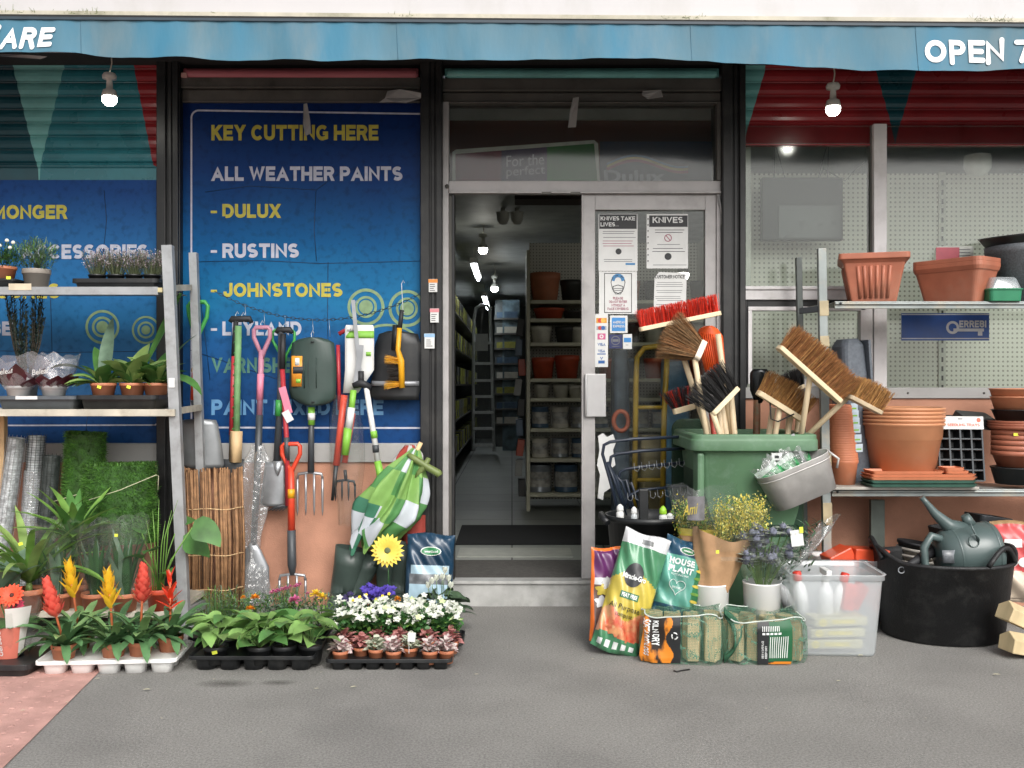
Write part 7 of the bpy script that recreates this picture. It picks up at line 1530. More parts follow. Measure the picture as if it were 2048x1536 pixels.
def spray(lab, dx, dy, rz, cap): 
    t = thing('spray_bottle', lab, 'bottle', (B.x + dx, B.y + dy, .10), (0, R(rz), random.uniform(-2, 1)), group='bottles in the clear box'); g = MB(); g.lathe([(.001, 0), (.036, 0), (.036, .13), (.03, .17), (.014, .195), (.013, .21)], 20); part('bottle_body', g, mat('bottle_white', '#dcdcdc', .3), t)
    if cap == 'trigger':
        g = MB(); g.tube([(0, 0, .205), (0, 0, .235)], .016, 12); g.box(-.05, .04, -.013, .013, .236, .262); g.tube([(-.045, 0, .25), (-.06, 0, .25)], .009, 8); part('spray_head', g, m_paper, t, .004); g = MB(); g.tube([(-.03, 0, .236), (-.042, 0, .21), (-.036, 0, .185)], .006, 6); part('trigger', g, m_paper, t)
    else: g = MB(); g.lathe([(.02, .2), (.02, .235), (.017, .24), (.001, .241)], 16); part('cap', g, mat('cap_red', '#c63a2e', .4), t)
spray('white trigger spray bottle standing in the middle of the clear box', -.02, -.02, 2, 'trigger'); spray('white bottle with a red cap at the left of the clear box', -.10, .04, -8, 'cap'); spray('white bottle with a red cap behind the trigger spray bottle', .03, .03, 14, 'cap')
t = thing('spray_bottle', 'white trigger bottle lying against the left end of the clear box', 'bottle', (B.x - .15, B.y + .05, .16), (0, R(-30), 0), group='bottles in the clear box'); g = MB(); g.lathe([(.001, 0), (.03, 0), (.03, .1), (.012, .14)], 16); part('bottle_body', g, MATS['bottle_white'], t); g = MB(); g.box(-.012, .03, -.012, .012, .135, .16); part('spray_head', g, m_paper, t, .004)
for dx, dy, rz, lab in ((.12, .05, 35, 'red boxed pack propped at the right of the clear box'), (.08, .0, 10, 'red pack standing in the clear box beside the spray bottle')):
    t = thing('red_pack', lab, 'pack', (B.x + dx, B.y + dy, .17), (0, R(rz), R(20))); g = MB(); g.box(-.03, .03, -.02, .02, 0, .12); part('carton', g, mat('pack_red', '#bf3a30', .4, var=.15, scale=30), t, .003)
for k, (z, lab) in enumerate(((.02, 'yellow printed pack, lowest seen through the clear box'), (.07, 'yellow printed pack, middle seen through the clear box'), (.12, 'yellow printed pack, topmost seen through the clear box'))):
    t = thing('flat_pack', lab, 'pack', (B.x + .01 * k, B.y - .05, z), (0, 0, R(4 * k)), group='packs in the clear box'); g = MB(); g.box(-.13, .12, -.06, .05, 0, .04); part('carton', g, mat('pack_khaki', '#b3ae8a', .5, var=.15, scale=12), t, .006)
    g = MB(); g.lathe([(.018, 0), (.001, .001)], 16, T=Matrix.Translation((-.09, -.0605, .02)) @ Matrix.Rotation(R(90), 4, 'X')); g.box(-.05, .06, -.0615, -.0603, .012, .03); part('pack_print', g, mat('pack_yellow', '#cfc04a', .5, var=.2, scale=40), t)
t2_, _, _ = storage_box('second clear storage box behind, under the right rack', 1648, 1768, 1122, -.62, .3, 0)
for px, py, w, h, rz, lab in ((1690, 1150, 50, 55, -25, 'orange red packet slanting in the rear clear box'), (1730, 1140, 72, 45, 4, 'orange red carton lying on the rear clear box')):
    t = thing('orange_pack', lab, 'pack', P(px, py, -.5), (0, R(rz), R(8)), group='orange packs in the rear box'); q = sc_(-.5); g = MB(); g.box(-w * q / 2, w * q / 2, -.07, .05, 0, h * q); part('carton', g, mat('pack_orange', '#d2502f', .4, var=.12, scale=12, coat=.2), t, .006); g = MB(); g.box(-w * q * .4, -w * q * .15, -.0715, -.0702, h * q * .15, h * q * .55); part('pack_print', g, m_gry, t)

# black tub with the watering can
Yt2 = -.62; q = sc_(Yt2)
t = thing('rubber_tub', 'large black flexible tub holding the green watering can at the right', 'tub', (PX(1884, Yt2), Yt2, 0), (0, 0, 0)); rt = 134 * q; zt = PZ(1138, Yt2 - .25); g = MB()
def tb(a, r, z): return ((rt * r) * math.cos(a), (rt * r * .93) * math.sin(a), z)
prof = [(.01, .0), (.80, .0), (.86, .02), (.99, 1), (1.03, 1.01), (1.03, 1.045), (.985, 1.05), (.96, .98), (.82, .06), (.01, .05)]
vs = [tb(2 * PI * j / 64, r, (z * zt if z > .07 or True else z) * (1 + (.16 * max(0, math.cos(2 * (2 * PI * j / 64))) ** 2 if z > .9 else 0))) for r, z in prof for j in range(64)]
g.add(vs, [(i * 64 + j, i * 64 + (j + 1) % 64, (i + 1) * 64 + (j + 1) % 64, (i + 1) * 64 + j) for i in range(len(prof) - 1) for j in range(64)], 0, True); part('tub_body', g, mat('tub_rubber', '#1b1c1e', .55, var=.2, scale=7, bump=.25, bscale=160, dirt='#4a4a48', dirt_amt=.5, dirt_scale=14), t)
for a0, a1 in ((-75, -38), (-215, -165)): g = MB(); g.tube([tb(R(a0 + (a1 - a0) * k / 10), 1.01, zt * (1.02 + .22 * math.sin(PI * k / 10)) + .01) for k in range(11)], .012, 8); part('tub_handle', g, MATS['tub_rubber'], t)
m_can = mat('can_green', '#4d5c5b', .35, var=.08, scale=6, coat=.2)
Yc = -.72; t = thing('watering_can', 'dark green plastic watering can lying in the large black tub', 'watering can', P(1925, 1170, Yc)); c = P(1930, 1105, Yc); q = sc_(Yc)
g = MB(); ax = Vector((.97, 0, .12)).normalized(); M_ = Matrix.Translation(c) @ Matrix((Vector((0, 1, 0)), ax.cross(Vector((0, 1, 0))) * 1, ax)).transposed().to_4x4(); r = 56 * q
g.lathe([(.001, -.135), (r * .55, -.13), (r * .85, -.10), (r * .98, -.04), (r, .05), (r * 1.0, .12), (r * .93, .135), (.001, .138)], 36, T=M_); part('can_body', g, m_can, t, world=True)
for z in (-.06, .112): g = MB(); g.lathe([(r * 1.0 - (.03 if z < 0 else 0) * .3, z - .005), (r * 1.03 - (.03 if z < 0 else 0) * .3, z), (r * 1.0 - (.03 if z < 0 else 0) * .3, z + .005)], 36, T=M_); part('body_band', g, m_can, t, world=True)
g = MB(); g.tube([P(1958, 1085, Yc - .115), P(1940, 1045, Yc - .1)], .004, 6); g.tube([P(1955, 1090, Yc - .118), P(1948, 1160, Yc - .11)], .004, 6); g.tube([P(1948 + 11 * math.cos(k * .52), 1082 + 13 * math.sin(k * .52), Yc - .122) for k in range(13)], .003, 5); part('moulded_crest', g, m_can, t, world=True)
tp(t, 'spout', m_can, lambda g: g.tube([P(1925, 1062, Yc), P(1895, 1050, Yc), P(1868, 1025, Yc), P(1852, 1005, Yc), P(1843, 994, Yc)], [.045, .032, .02, .014, .012], 14))
tp(t, 'handle', m_can, lambda g: g.tube([P(1895, 1082, Yc - .02), P(1862, 1072, Yc - .03), P(1848, 1095, Yc - .04), P(1850, 1130, Yc - .05), P(1872, 1158, Yc - .06), P(1900, 1168, Yc - .05)], [.018, .02, .019, .018, .018, .018], 12))
tp(t, 'care_label', m_gry, lambda g: plate(g, [(1100, 1884, 1912), (1126, 1886, 1914)], Yc - .105, .008, .001))
tp(t, 'filler_neck', m_can, lambda g: g.tube([P(1940, 1050, Yc), P(1930, 1030, Yc)], [.03, .02], 12))
t = thing('hose_gun', 'black hose gun lying in the large black tub beside the watering can', 'nozzle', P(1815, 1140, -.7)); g = MB(); g.tube([P(1803, 1140, -.78), P(1822, 1128, -.76), P(1848, 1112, -.72), P(1870, 1100, -.66)], [.016, .018, .024, .03], 12); part('barrel', g, m_grip, t, world=True); g = MB(); g.lathe([(.012, 0), (.017, .001)], 16, T=Matrix.Translation(P(1803, 1140, -.797)) @ Matrix.Rotation(R(90), 4, 'X')); part('nozzle_ring', g, m_gry, t, world=True)
# goods under the right rack
for i in range(4):
    t = thing('plant_bowl', ('light grey bowl, lowest of the stack under the right rack', 'light grey bowl, second from the bottom of the stack under the right rack', 'light grey bowl, third from the bottom of the stack under the right rack', 'dark grey bowl on top of the stack of light bowls')[i], 'bowl', (PX(1832, -.3), -.3, .2 + .028 * i), (0, R(3 * i), 0), group='stacked bowls under the right rack'); r = 40 * sc_(-.3); g = MB(); g.lathe([(.001, 0), (r * .6, 0), (r, .09), (r * 1.04, .09), (r * 1.04, .105), (r * .97, .105), (r * .58, .012), (.001, .01)], 32); part('bowl_body', g, m_grip if i == 3 else mat('bowl_grey', '#aaa59c', .5), t)
t = thing('crate', 'dark crate under the stack of grey bowls', 'crate', (PX(1832, -.3), -.3, 0)); g = MB(); g.box(-.13, .13, -.12, .12, 0, .198); part('crate_body', g, m_blkpl, t, .006)
for px, py0, py1, w, rz, lab, mm in ((1968, 1100, 1030, 74, 8, 'dark grey square planter with a yellow sticker behind the watering can', m_graph), (1900, 1110, 1050, 62, -6, 'black plastic pot behind the watering can spout', m_blkpl)):
    Y = -.3; t = thing('planter', lab, 'planter', P(px, py0, Y), (0, R(rz), R(10)), group='dark planters under the right rack'); q = sc_(Y); h = (py0 - py1) * q; g = MB(); g.loft([rrect(w * q * .72, w * q * .6, .02, 0), rrect(w * q, w * q * .85, .025, h), rrect(w * q * .93, w * q * .78, .022, h), rrect(w * q * .7, w * q * .56, .02, .02)], 0); part('planter_body', g, mm, t, .003)
    if px > 1950: sticker(t, (.0, -w * q * .4, h * .55), .022, .012)
    g = MB(); g.box(-.12, .12, -.1, .12, -t.location.z + .003, -.012); part('base_block', g, m_blkpl, t)
t = thing('basket', 'purple patterned pot under the right rack next to the bin', 'pot', (PX(1686, -.25), -.25, .17)); r = 46 * sc_(-.25); g = MB(); g.lathe([(.001, 0), (r * .8, 0), (r, .15), (r * .9, .15), (r * .8, .03), (.001, .03)], 32); part('pot_body', g, mat('purple_pattern', '#3f2450', .5, scale=55, col2='#6b4585', lo=.45, hi=.55), t); sticker(t, (.09, -r * .9, .12), .014, .014)
t = thing('crate', 'dark crate holding up the purple patterned pot', 'crate', (PX(1686, -.25), -.25, 0)); g = MB(); g.box(-.14, .14, -.11, .13, 0, .168); part('crate_body', g, m_blkpl, t, .006)
o, f = bag('compost_bag', 'red bag with white print at the right edge behind the black tub', 'bag', .3, .40, .12, (PX(2050, -.5), -.5, .12), (R(-8), 0, R(-6)), lambda u, v: 1 if v < .3 + .1 * math.sin(5 * u) else 2 if v > .95 else 0, [mat('bag_red', '#c2494a', .35, var=.1, coat=.3, bump=.2, bscale=12), mat('bag_pale', '#c9b9a6', .35, var=.1, coat=.3), mat('bag_kraft', '#9a7a55', .6)], CB, 12)
on_bag(o, f, 'print', m_bxy, lambda g, fn: (patch(g, fn, .15, .42, .68, .78, 0, 5, 4), [blob(g, fn, .25 + .2 * k, .5, .1, .06, 0) for k in range(2)]))
for k, (px, Y, z, rz, lab) in enumerate(((2040, -.98, .11, 24, 'split log wrapped in film, upper one at the right edge'), (2050, -1.02, .0, 12, 'split log wrapped in film, lower one at the right edge'))):
    t = thing('firewood_log', lab, 'log', (PX(px, Y), Y, z + .01), (0, R(rz), R(10)), group='logs at the right edge'); g = MB(); g.loft([[(x, a, b) for a, b in ((-.05, .0), (.05, .0), (.055, .06), (.0, .09), (-.05, .06))] for x in (-.1, .05, .2)], 0); part('wood', g, m_log, t, .004)

# right rack
r2 = thing('display_rack', 'galvanised steel rack of terracotta pots at the right of the shop front', 'rack', (1.9, -.3, 0)); fY, bY = -.45, -.13
m_rk2 = mat('weathered_galvanised', '#8e9594', .45, metal=.4, var=.15, scale=9, dirt='#b9a483', dirt_amt=.6, dirt_scale=6)
g = MB(); a, b = P(1656, 1245, fY), P(1643, 497, fY); a.z = .004; g.bar(a, b, .042, .03); part('post', g, m_rk2, r2, .003, world=True)
m_ptape = mat('packing_tape', '#a89a7c', .4, var=.15)
for y0, y1 in ((602, 632), (672, 694), (742, 764), (905, 940), (1005, 1050)): g = MB(); x0 = 1645 + (y0 - 497) * .0175; g.bar(P(x0 - 1, y0, fY), P(x0, y1, fY), .0455, .0345); part('tape_wrap', g, m_ptape, r2, .001, world=True)
g = MB(); a, b = P(1612, 1220, bY), P(1597, 515, bY); a.z = .004; g.bar(a, b, .03, .03); part('post', g, mat('dark_rack_steel', '#5c615f', .5, metal=.3, var=.15), r2, .002, world=True)
g = MB(); g.bar(P(1613, 620, bY), P(1650, 612, fY), .025, .02, up=(1, 0, 0)); part('side_brace', g, m_rk2, r2, world=True); g = MB(); g.bar(P(1622, 985, bY), P(1654, 985, fY), .025, .02, up=(1, 0, 0)); part('side_brace', g, m_rk2, r2, world=True)
for y, x0, nm in ((603, 1668, 'top'), (978, 1662, 'low')):
    z = PZ(y, fY); g = MB(); g.box(PX(x0, fY), PX(2400, fY), fY - .012, fY + .0, z - .036, z); g.box(PX(x0, fY), PX(2400, fY), fY, bY, z - .008, z - .003); g.tube([(PX(x0, fY), fY - .014, z - .012), (PX(2400, fY), fY - .014, z - .012)], .008, 8); part('shelf', g, m_rk2, r2, .002, world=True)
    g = MB(); g.lathe([(.007, 0), (.005, .006), (.001, .007)], 10, T=Matrix.Translation((PX(x0 + 10, fY), fY - .0235, z - .012)) @ Matrix.Rotation(R(90), 4, 'X')); part('bolt', g, m_graph, r2, world=True)
g = MB(); g.bar(P(1600, 622, -.38), P(1640, 618, -.44), .03, .03); part('clamp', g, m_graph, r2, .003, world=True)
g = MB(); g.box(PX(1742, bY), PX(1770, bY), bY, bY + .03, .004, PZ(1000, bY)); part('rear_post', g, mat('grey_green_steel', '#6f7770', .5, metal=.2, var=.12), r2, .003, world=True)
g = MB(); g.box(PX(1668, -.48), PX(1955, -.48), fY - .05, bY - .02, PZ(978, fY) + .001, PZ(972, fY)); g.box(PX(1660, -.48), PX(1668, -.48), fY - .05, bY - .02, PZ(978, fY) + .001, PZ(968, fY)); part('shelf_board', g, mat('grey_board', '#a39f97', .6, var=.12), r2, .002, world=True)
SZ, LZ = PZ(603, fY), PZ(972, fY) + .001
Yp = -.33; q = sc_(Yp)
def pot_thing(lab, px, Y, z, group, name='plant_pot', cat='pot', rot=(0, 0, 0)): return thing(name, lab, cat, (PX(px, Y), Y, z), rot, group)
# square ribbed planter
t = pot_thing('square ribbed terracotta planter at the left end of the top shelf', 1745, Yp, SZ, 'terracotta planters on the top shelf', 'planter', 'planter', (0, 0, R(-17))); h = 94 * q; w = 124 * q
g = MB(); g.loft([rrect(w * .68, w * .68, .012, 0), rrect(w * .92, w * .92, .014, h * .8), rrect(w * 1.0, w * 1.0, .016, h * .86), rrect(w * 1.06, w * 1.06, .018, h * .88), rrect(w * 1.06, w * 1.06, .018, h), rrect(w * .96, w * .96, .015, h), rrect(w * .7, w * .7, .012, .02)], 0); part('planter_body', g, m_terra2, t, .003)
g = MB()
for k in range(6): x = -w * .24 + w * .48 * k / 5; g.tube([(x * .84, -w * .352, .02), (x, -w * .352 - w * .1, h * .74)], .0085, 8)
for k in range(6): y = -w * .24 + w * .48 * k / 5; g.tube([(-w * .352, y * .84, .02), (-w * .352 - w * .1, y, h * .74)], .0085, 8)
part('rib', g, m_terra2, t)
for k in range(2):
    t = pot_thing('long terracotta trough, %s of the nested pair on the top shelf' % ('lower' if k == 0 else 'upper'), 1912, Yp + .02, SZ + .022 * k, 'terracotta planters on the top shelf', 'planter', 'planter', (0, 0, R(-54))); h = 78 * q; lw, ld = 148 * q, 86 * q
    g = MB(); g.loft([rrect(lw * .74, ld * .62, .02, 0), rrect(lw * .94, ld * .9, .03, h * .78), rrect(lw * .97, ld * .93, .03, h * .8), rrect(lw * 1.0, ld, .035, h * .9), rrect(lw * 1.0, ld, .035, h), rrect(lw * .95, ld * .93, .03, h), rrect(lw * .74, ld * .6, .02, .02)], 0); part('planter_body', g, m_terra2, t, .003)
t = pot_thing('green propagator tray with a clear lid beside the long troughs', 2000, -.42, SZ, None, 'propagator', 'tray'); q = sc_(-.42); w = 68 * q; g = MB(); g.loft([rrect(w * .92, .13, .02, 0), rrect(w * .98, .14, .022, 22 * q), rrect(w * 1.04, .15, .025, 22 * q), rrect(w * 1.04, .15, .025, 25 * q)], 0); part('tray_base', g, mat('propagator_green', '#2f7d5a', .4, var=.08), t, .002); g = MB(); g.loft([rrect(w * .94, .135, .02, 25.5 * q), rrect(w * .76, .11, .03, 46 * q), rrect(w * .7, .1, .03, 48 * q)], 0, True, False, True); part('lid', g, film('propagator_lid', (.9, .93, .94), .08, .5, .1, (.75, .8, .84), .3), t)
t = pot_thing('big speckled grey round planter at the right end of the top shelf', 2058, -.28, SZ, None, 'planter', 'planter'); q = sc_(-.28); r = 80 * q; g = MB(); g.lathe([(.001, 0), (r * .72, 0), (r * .93, 96 * q), (r, 100 * q), (r * 1.02, 114 * q), (r * .95, 116 * q), (r * .85, 90 * q), (.001, 80 * q)], 40); part('planter_body', g, mat('speckled_grey', '#6e7378', .6, var=.25, scale=120, bump=.15, bscale=150), t)
t = pot_thing('wide black saucer lid on the big grey planter', 2058, -.28, SZ + 117 * q, None, 'saucer', 'saucer', (R(4), R(-6), 0)); g = MB(); g.lathe([(.001, 0), (r * .95, 0), (r * 1.12, 20 * q), (r * 1.15, 24 * q), (r * 1.1, 24 * q), (r * .92, 6 * q), (.001, 5 * q)], 40); part('saucer_body', g, m_blkpl, t); sticker(t, (-.04, -r * 1.1, 20 * q), .018, .012)
# low shelf
t0 = None; q = sc_(-.36)
for k in range(24):
    t = pot_thing('terracotta flower pot in the tall labelled stack by the rack post', 1688, -.36, LZ + k * 4.75 * q * (1 if k else 1), 'tall stack of terracotta flower pots', rot=(0, R(-.0), 0)); t.location.x -= .0 + k * .5 * q
    rr, hh = 28 * q * (1 - .002 * k), 50 * q
    if t0 is None: g = MB(); g.lathe([(.001, 0), (rr * .76, 0), (rr * .92, hh * .8), (rr * .99, hh * .87), (rr, hh * .95), (rr * .94, hh), (rr * .9, hh * .9), (.001, hh * .3)], 28); t0 = part('pot', g, m_terra, t)
    else: o = t0.copy(); COL.objects.link(o); o.parent = t
    if k in (4, 8, 12, 15, 18, 21):
        g = MB(); g.box(rr * .25, rr * .95, -rr * .95, -rr * .9, hh - .01, hh + .03, 0, Matrix.Rotation(R(28), 4, 'Z')); g.box(rr * .3, rr * .8, -rr * .955, -rr * .951, hh, hh + .008, 1, Matrix.Rotation(R(28), 4, 'Z')); part('pot_label', g, [mat('label_pale_blue', '#b5c4cf', .5), m_lime], t)
t['label'] = 'topmost terracotta flower pot of the tall labelled stack by the rack post'
t = pot_thing('tall grey trough standing on end behind the stacked flower pots', 1712, -.22, LZ, None, 'planter', 'planter', (0, R(-4), R(12))); q = sc_(-.22); g = MB(); hh = 285 * q; g.loft([rrect(.13, .15, .03, 0), rrect(.15, .16, .03, hh * .6), rrect(.13, .15, .04, hh * .95), rrect(.09, .11, .04, hh)], 0); part('planter_body', g, mat('slate_plastic', '#5a6068', .5, var=.15, scale=70), t, .004); g = MB(); g.box(.06, .075, -.1, .08, .01, hh * .985); part('rim_flange', g, MATS['slate_plastic'], t, .003)
q = sc_(-.3); b0 = None
for k in range(5):
    t = pot_thing('large terracotta pot, %s of five nested on the low shelf' % ('outermost', 'second', 'third', 'fourth', 'innermost')[k], 1805, -.3, LZ + k * 7.5 * q, 'large nested terracotta pots on the low shelf'); r = 77 * q
    if b0 is None:
        g = MB(); h = 122 * q; g.lathe([(.001, 0), (r * .76, 0), (r * .93, h * .72), (r * .96, h * .73), (r * .98, h * .935), (r * 1.03, h * .955), (r * 1.035, h * .985), (r * .98, h), (r * .9, h * .7), (r * .72, .02), (.001, .02)], 48); b0 = part('pot', g, mat('warm_terracotta', '#c58a64', .5, var=.1, scale=5, dirt='#b59a84', dirt_amt=.5), t)
    else: o = b0.copy(); COL.objects.link(o); o.parent = t
q = sc_(-.5)
for k, (px, w, dp, z, n_, mm, lab) in enumerate(((1835, 215, .16, 0, 1, 'g', 'dark green saucer tray, lowest of the stack of trays on the low shelf'), (1835, 213, .155, .016, 1, 'g', 'dark green saucer tray, second from the bottom of the tray stack'), (1835, 213, .155, .03, 1, 't', 'long terracotta saucer tray, lower of the pair on the green trays'), (1835, 211, .15, .042, 1, 't', 'long terracotta saucer tray, upper of the pair on the green trays'), (1806, 144, .14, .055, 1, 't', 'shorter terracotta saucer tray on top of the tray stack'), (1906, 46, .11, .055, 1, 't', 'small terracotta saucer, lower of two right on the tray stack'), (1902, 38, .1, .068, 1, 't', 'small terracotta saucer, upper of two right on the tray stack'))):
    t = pot_thing(lab, px, -.45, LZ + z * 1.15 + .001, 'saucer trays stacked on the low shelf', 'saucer', 'saucer'); w *= q; g = MB(); g.loft([rrect(w * .96, dp * .95, .012, 0), rrect(w, dp, .014, .012), rrect(w * 1.01, dp * 1.02, .015, .015), rrect(w * .98, dp * .96, .012, .015), rrect(w * .95, dp * .92, .01, .004)], 0); part('saucer_body', g, mat('saucer_green', '#3d5f53', .45) if mm == 'g' else mat('saucer_terracotta', '#c67c5a', .5, var=.06), t)
# seedling trays pack
t = pot_thing('black seedling tray pack with a white header card on the low shelf', 1924, -.40, LZ + .02, None, 'seedling_tray', 'tray', (R(-8), R(.5), 0)); q = sc_(-.4); w = 88 * q; h = 105 * q; g = MB(); nc, nr = 4, 5
for i in range(nc + 1): x = -w / 2 + w * i / nc; g.box(x - .004, x + .004, -.01, .0, 0, h)
for j in range(nr + 1): z = h * j / nr; g.box(-w / 2 + .0042, w / 2 - .0042, -.0085, -.001, z - .0035, z + .0035)
part('tray_grid', g, mat('grey_black_plastic', '#3a3f43', .4), t); g = MB()
for i in range(nc):
    for j in range(nr): x0, x1 = -w / 2 + w * i / nc + .004, -w / 2 + w * (i + 1) / nc - .004; z0, z1 = h * j / nr + .004, h * (j + 1) / nr - .004; cx_, cz = (x0 + x1) / 2, (z0 + z1) / 2; a = [(x0, 0, z0), (x1, 0, z0), (x1, 0, z1), (x0, 0, z1)]; b = [(cx_ + (p[0] - cx_) * .6, .045, cz + (p[2] - cz) * .6) for p in a]; g.add(a + b, [(i2, i2 + 4, (i2 + 1) % 4 + 4, (i2 + 1) % 4) for i2 in range(4)] + [(4, 7, 6, 5)], 0)
part('tray_cells', g, m_blkpl, t); g = MB(); g.box(-w * .53, w * .53, -.016, -.0105, h - .005, h + .06); part('header_card', g, m_paper, t)
g = MB(); heavy(g, 'SEEDLING TRAYS', lambda u, v, k: (-w * .3 + w * .74 * u, -.0172 - k, h + .010 + .014 * v), 0, .18); part('lettering', g, mat('card_coral', '#d96a52', .5), t); g = MB(); g.lathe([(.011, 0), (.001, .001)], 20, 1, T=Matrix.Translation((w * .42, -.0165, h + .042)) @ Matrix.Rotation(R(90), 4, 'X')); g.box(-.012, .012, -.0172, -.0165, h + .045, h + .049, 2); g.box(-w * .53, -w * .33, -.0168, -.0161, h + .014, h + .02, 2); part('card_print', g, [m_print, MATS['card_coral'], m_print], t)
t = pot_thing('black upturned tray tilted behind the seedling tray pack', 1945, -.24, LZ + .3, None, 'seedling_tray', 'tray', (R(20), R(5), R(8))); g = MB(); q = sc_(-.24); w = 92 * q; g.loft([rrect(w, .16, .02, 0), rrect(w * .99, .155, .02, .012), rrect(w * .8, .12, .02, .012), rrect(w * .74, .11, .02, .05)], 0); part('tray_body', g, m_blkpl, t, .003)
# right end stacks
def stk(lab, px, z, r, h, m, kind, Y=-.34, name='plant_pot', cat='pot'):
    t = pot_thing(lab, px, Y, z, 'stacked pots at the right end of the low shelf', name, cat); g = MB()
    if kind == 'bowl': g.lathe([(.001, 0), (r * .8, 0), (r * .97, h * .92), (r, h * .93), (r, h), (r * .95, h), (r * .78, .012), (.001, .012)], 40)
    elif kind == 'saucer': g.lathe([(.001, 0), (r * .92, 0), (r, h), (r * .96, h), (r * .9, .005), (.001, .005)], 40)
    else: g.lathe([(.001, 0), (r * .76, 0), (r * .94, h * .7), (r, h * .71), (r, h), (r * .95, h), (r * .7, .02), (.001, .02)], 36)
    part('pot', g, m, t); return t
q = sc_(-.34); z = LZ
stk('black bowl, lowest of the right hand stack on the low shelf', 2034, z, 50 * q, 34 * q, m_blkpl, 'bowl'); z += 34.5 * q
for k in range(5): t = stk('terracotta pot in the nested stack at the right end of the low shelf', 2034, z + k * 10.5 * q, 48 * q, 32 * q, m_terra2, 'pot'); 
t['label'] = 'terracotta pot with a yellow price sticker topmost of the right hand nest'; sticker(t, (-.06, -43 * q, 24 * q), .025, .014)
z += 4 * 10.5 * q + 33 * q
for k in range(3): stk(('terracotta saucer, lowest of three under the black bowl at right', 'terracotta saucer, middle of three under the black bowl at right', 'terracotta saucer, upper of three under the black bowl at right')[k], 2040, z + k * 5 * q, 62 * q, 7 * q, m_terra2, 'saucer', name='saucer', cat='saucer')
z += 17 * q; stk('shallow black bowl under the pale terracotta bowls at right', 2036, z, 50 * q, 22 * q, m_blkpl, 'bowl'); z += 12 * q
stk('wide pale terracotta bowl, lower of two at the right edge', 2040, z, 55 * q, 36 * q, mat('pale_terracotta', '#c58563', .6, var=.08), 'bowl'); z += 16 * q; stk('wide pale terracotta bowl, upper of two at the right edge', 2040, z, 57 * q, 36 * q, MATS['pale_terracotta'], 'bowl')
# ================================================================== INSIDE THE SHOP
YG = 2.9; q = sc_(YG); gx0, gx1 = PX(1053, YG), PX(1425, YG)
gd = thing('shelf_unit', 'cream shelving unit facing the door inside the shop', 'shelves', (.8, YG, FZ)); m_cream = mat('shelf_cream', '#b5b29c', .5, var=.08)
for x in (gx0, (gx0 + gx1) / 2, gx1 - .04): g = MB(); g.box(x, x + .03, YG - .0, YG + .5, FZ + .001, PZ(500 if x == gx0 else 470, YG)); part('upright', g, m_cream, gd, .003, world=True)
g = MB(); g.box(gx0 + .03, gx1, YG + .47, YG + .49, FZ + .05, PZ(470, YG)); part('back_panel', g, m_peg, gd, world=True)
SY = (600, 637, 685, 757, 796, 857, 917, 987)
for y in SY: g = MB(); z = PZ(y, YG); g.box(gx0 + .031, gx1 - .04, YG, YG + .465, z - .03, z); part('shelf', g, m_cream, gd, .003, world=True)
PROTO = {}
def stock(kind, px, row, w, h, m, label, group):
    Y = YG + .16; z = PZ(SY[row], YG) + .001; loc = (PX(px, Y), Y, z); w *= sc_(Y); h *= sc_(Y)
    t = thing(kind, label, kind.split('_')[-1], loc, group=group); r = w / 2; k = (kind, m.name, round(w, 3), round(h, 3))
    if k in PROTO:
        for o in PROTO[k]: c = o.copy(); COL.objects.link(c); c.parent = t
        return
    g = MB()
    if kind == 'paint_tin':
        g.lathe([(.001, 0), (r, 0), (r * 1.02, .006), (r, .012), (r, h - .012), (r * 1.03, h - .006), (r * .95, h), (r * .9, h - .008), (.001, h - .008)], 24); a = part('tin', g, m, t)
        g = MB(); g.lathe([(r * 1.008, h * .2), (r * 1.008, h * .75)], 16, a0=R(200), a1=R(340)); b = part('tin_label', g, mat('tin_label_pale', '#9d9a92', .5, var=.4, scale=18), t)
        g = MB(); g.tube([(r * 1.03 * math.cos(R(180 + 18 * i)), r * 1.05 * math.sin(R(180 + 18 * i)), h * .82 - .35 * h * math.sin(R(18 * i))) for i in range(11)], .003, 5, 0, False); c = part('handle', g, m_galv, t); PROTO[k] = [a, b, c]
    else:
        g.lathe([(.001, 0), (r * .78, 0), (r * .95, h * .75), (r, h * .78), (r, h), (r * .94, h), (r * .75, .02), (.001, .02)], 24); PROTO[k] = [part('pot_body', g, m, t)]
m_tinw = mat('tin_white', '#b9b4a6', .4, var=.1); m_tins = mat('tin_silver', '#8b9094', .35, metal=.5); m_tinb = mat('tin_blue', '#3a5268', .4, var=.2); m_cer = mat('white_ceramic', '#c2bfb2', .4); m_rpot = mat('red_orange_pot', '#a8452a', .45); m_dpot = mat('dark_indoor_pot', '#33322f', .5)
for a in (('plant_pot', 1090, 0, 62, 56, m_terra, 'large brown pot on the top shelf inside the doorway', None), ('plant_pot', 1143, 0, 46, 42, m_dpot, 'dark pot beside the large brown pot on the top shelf inside', None), ('plant_pot', 1098, 1, 62, 22, m_rpot, 'low orange bowl on the second shelf inside the doorway', None), ('plant_pot', 1146, 1, 40, 18, m_dpot, 'low dark bowl on the second shelf inside the doorway', None),
          ('plant_pot', 1082, 2, 44, 33, m_cer, 'white pot at the left end of the third shelf inside', None), ('plant_pot', 1130, 2, 40, 33, m_dpot, 'dark pot on the third shelf inside the doorway', None), ('plant_pot', 1156, 2, 34, 32, m_cer, 'white pot against the door edge on the third shelf inside', None), ('plant_pot', 1086, 3, 46, 42, m_rpot, 'left red orange pot on the fourth shelf inside', None), ('plant_pot', 1134, 3, 50, 46, m_rpot, 'right red orange pot on the fourth shelf inside', None)): stock(*a)
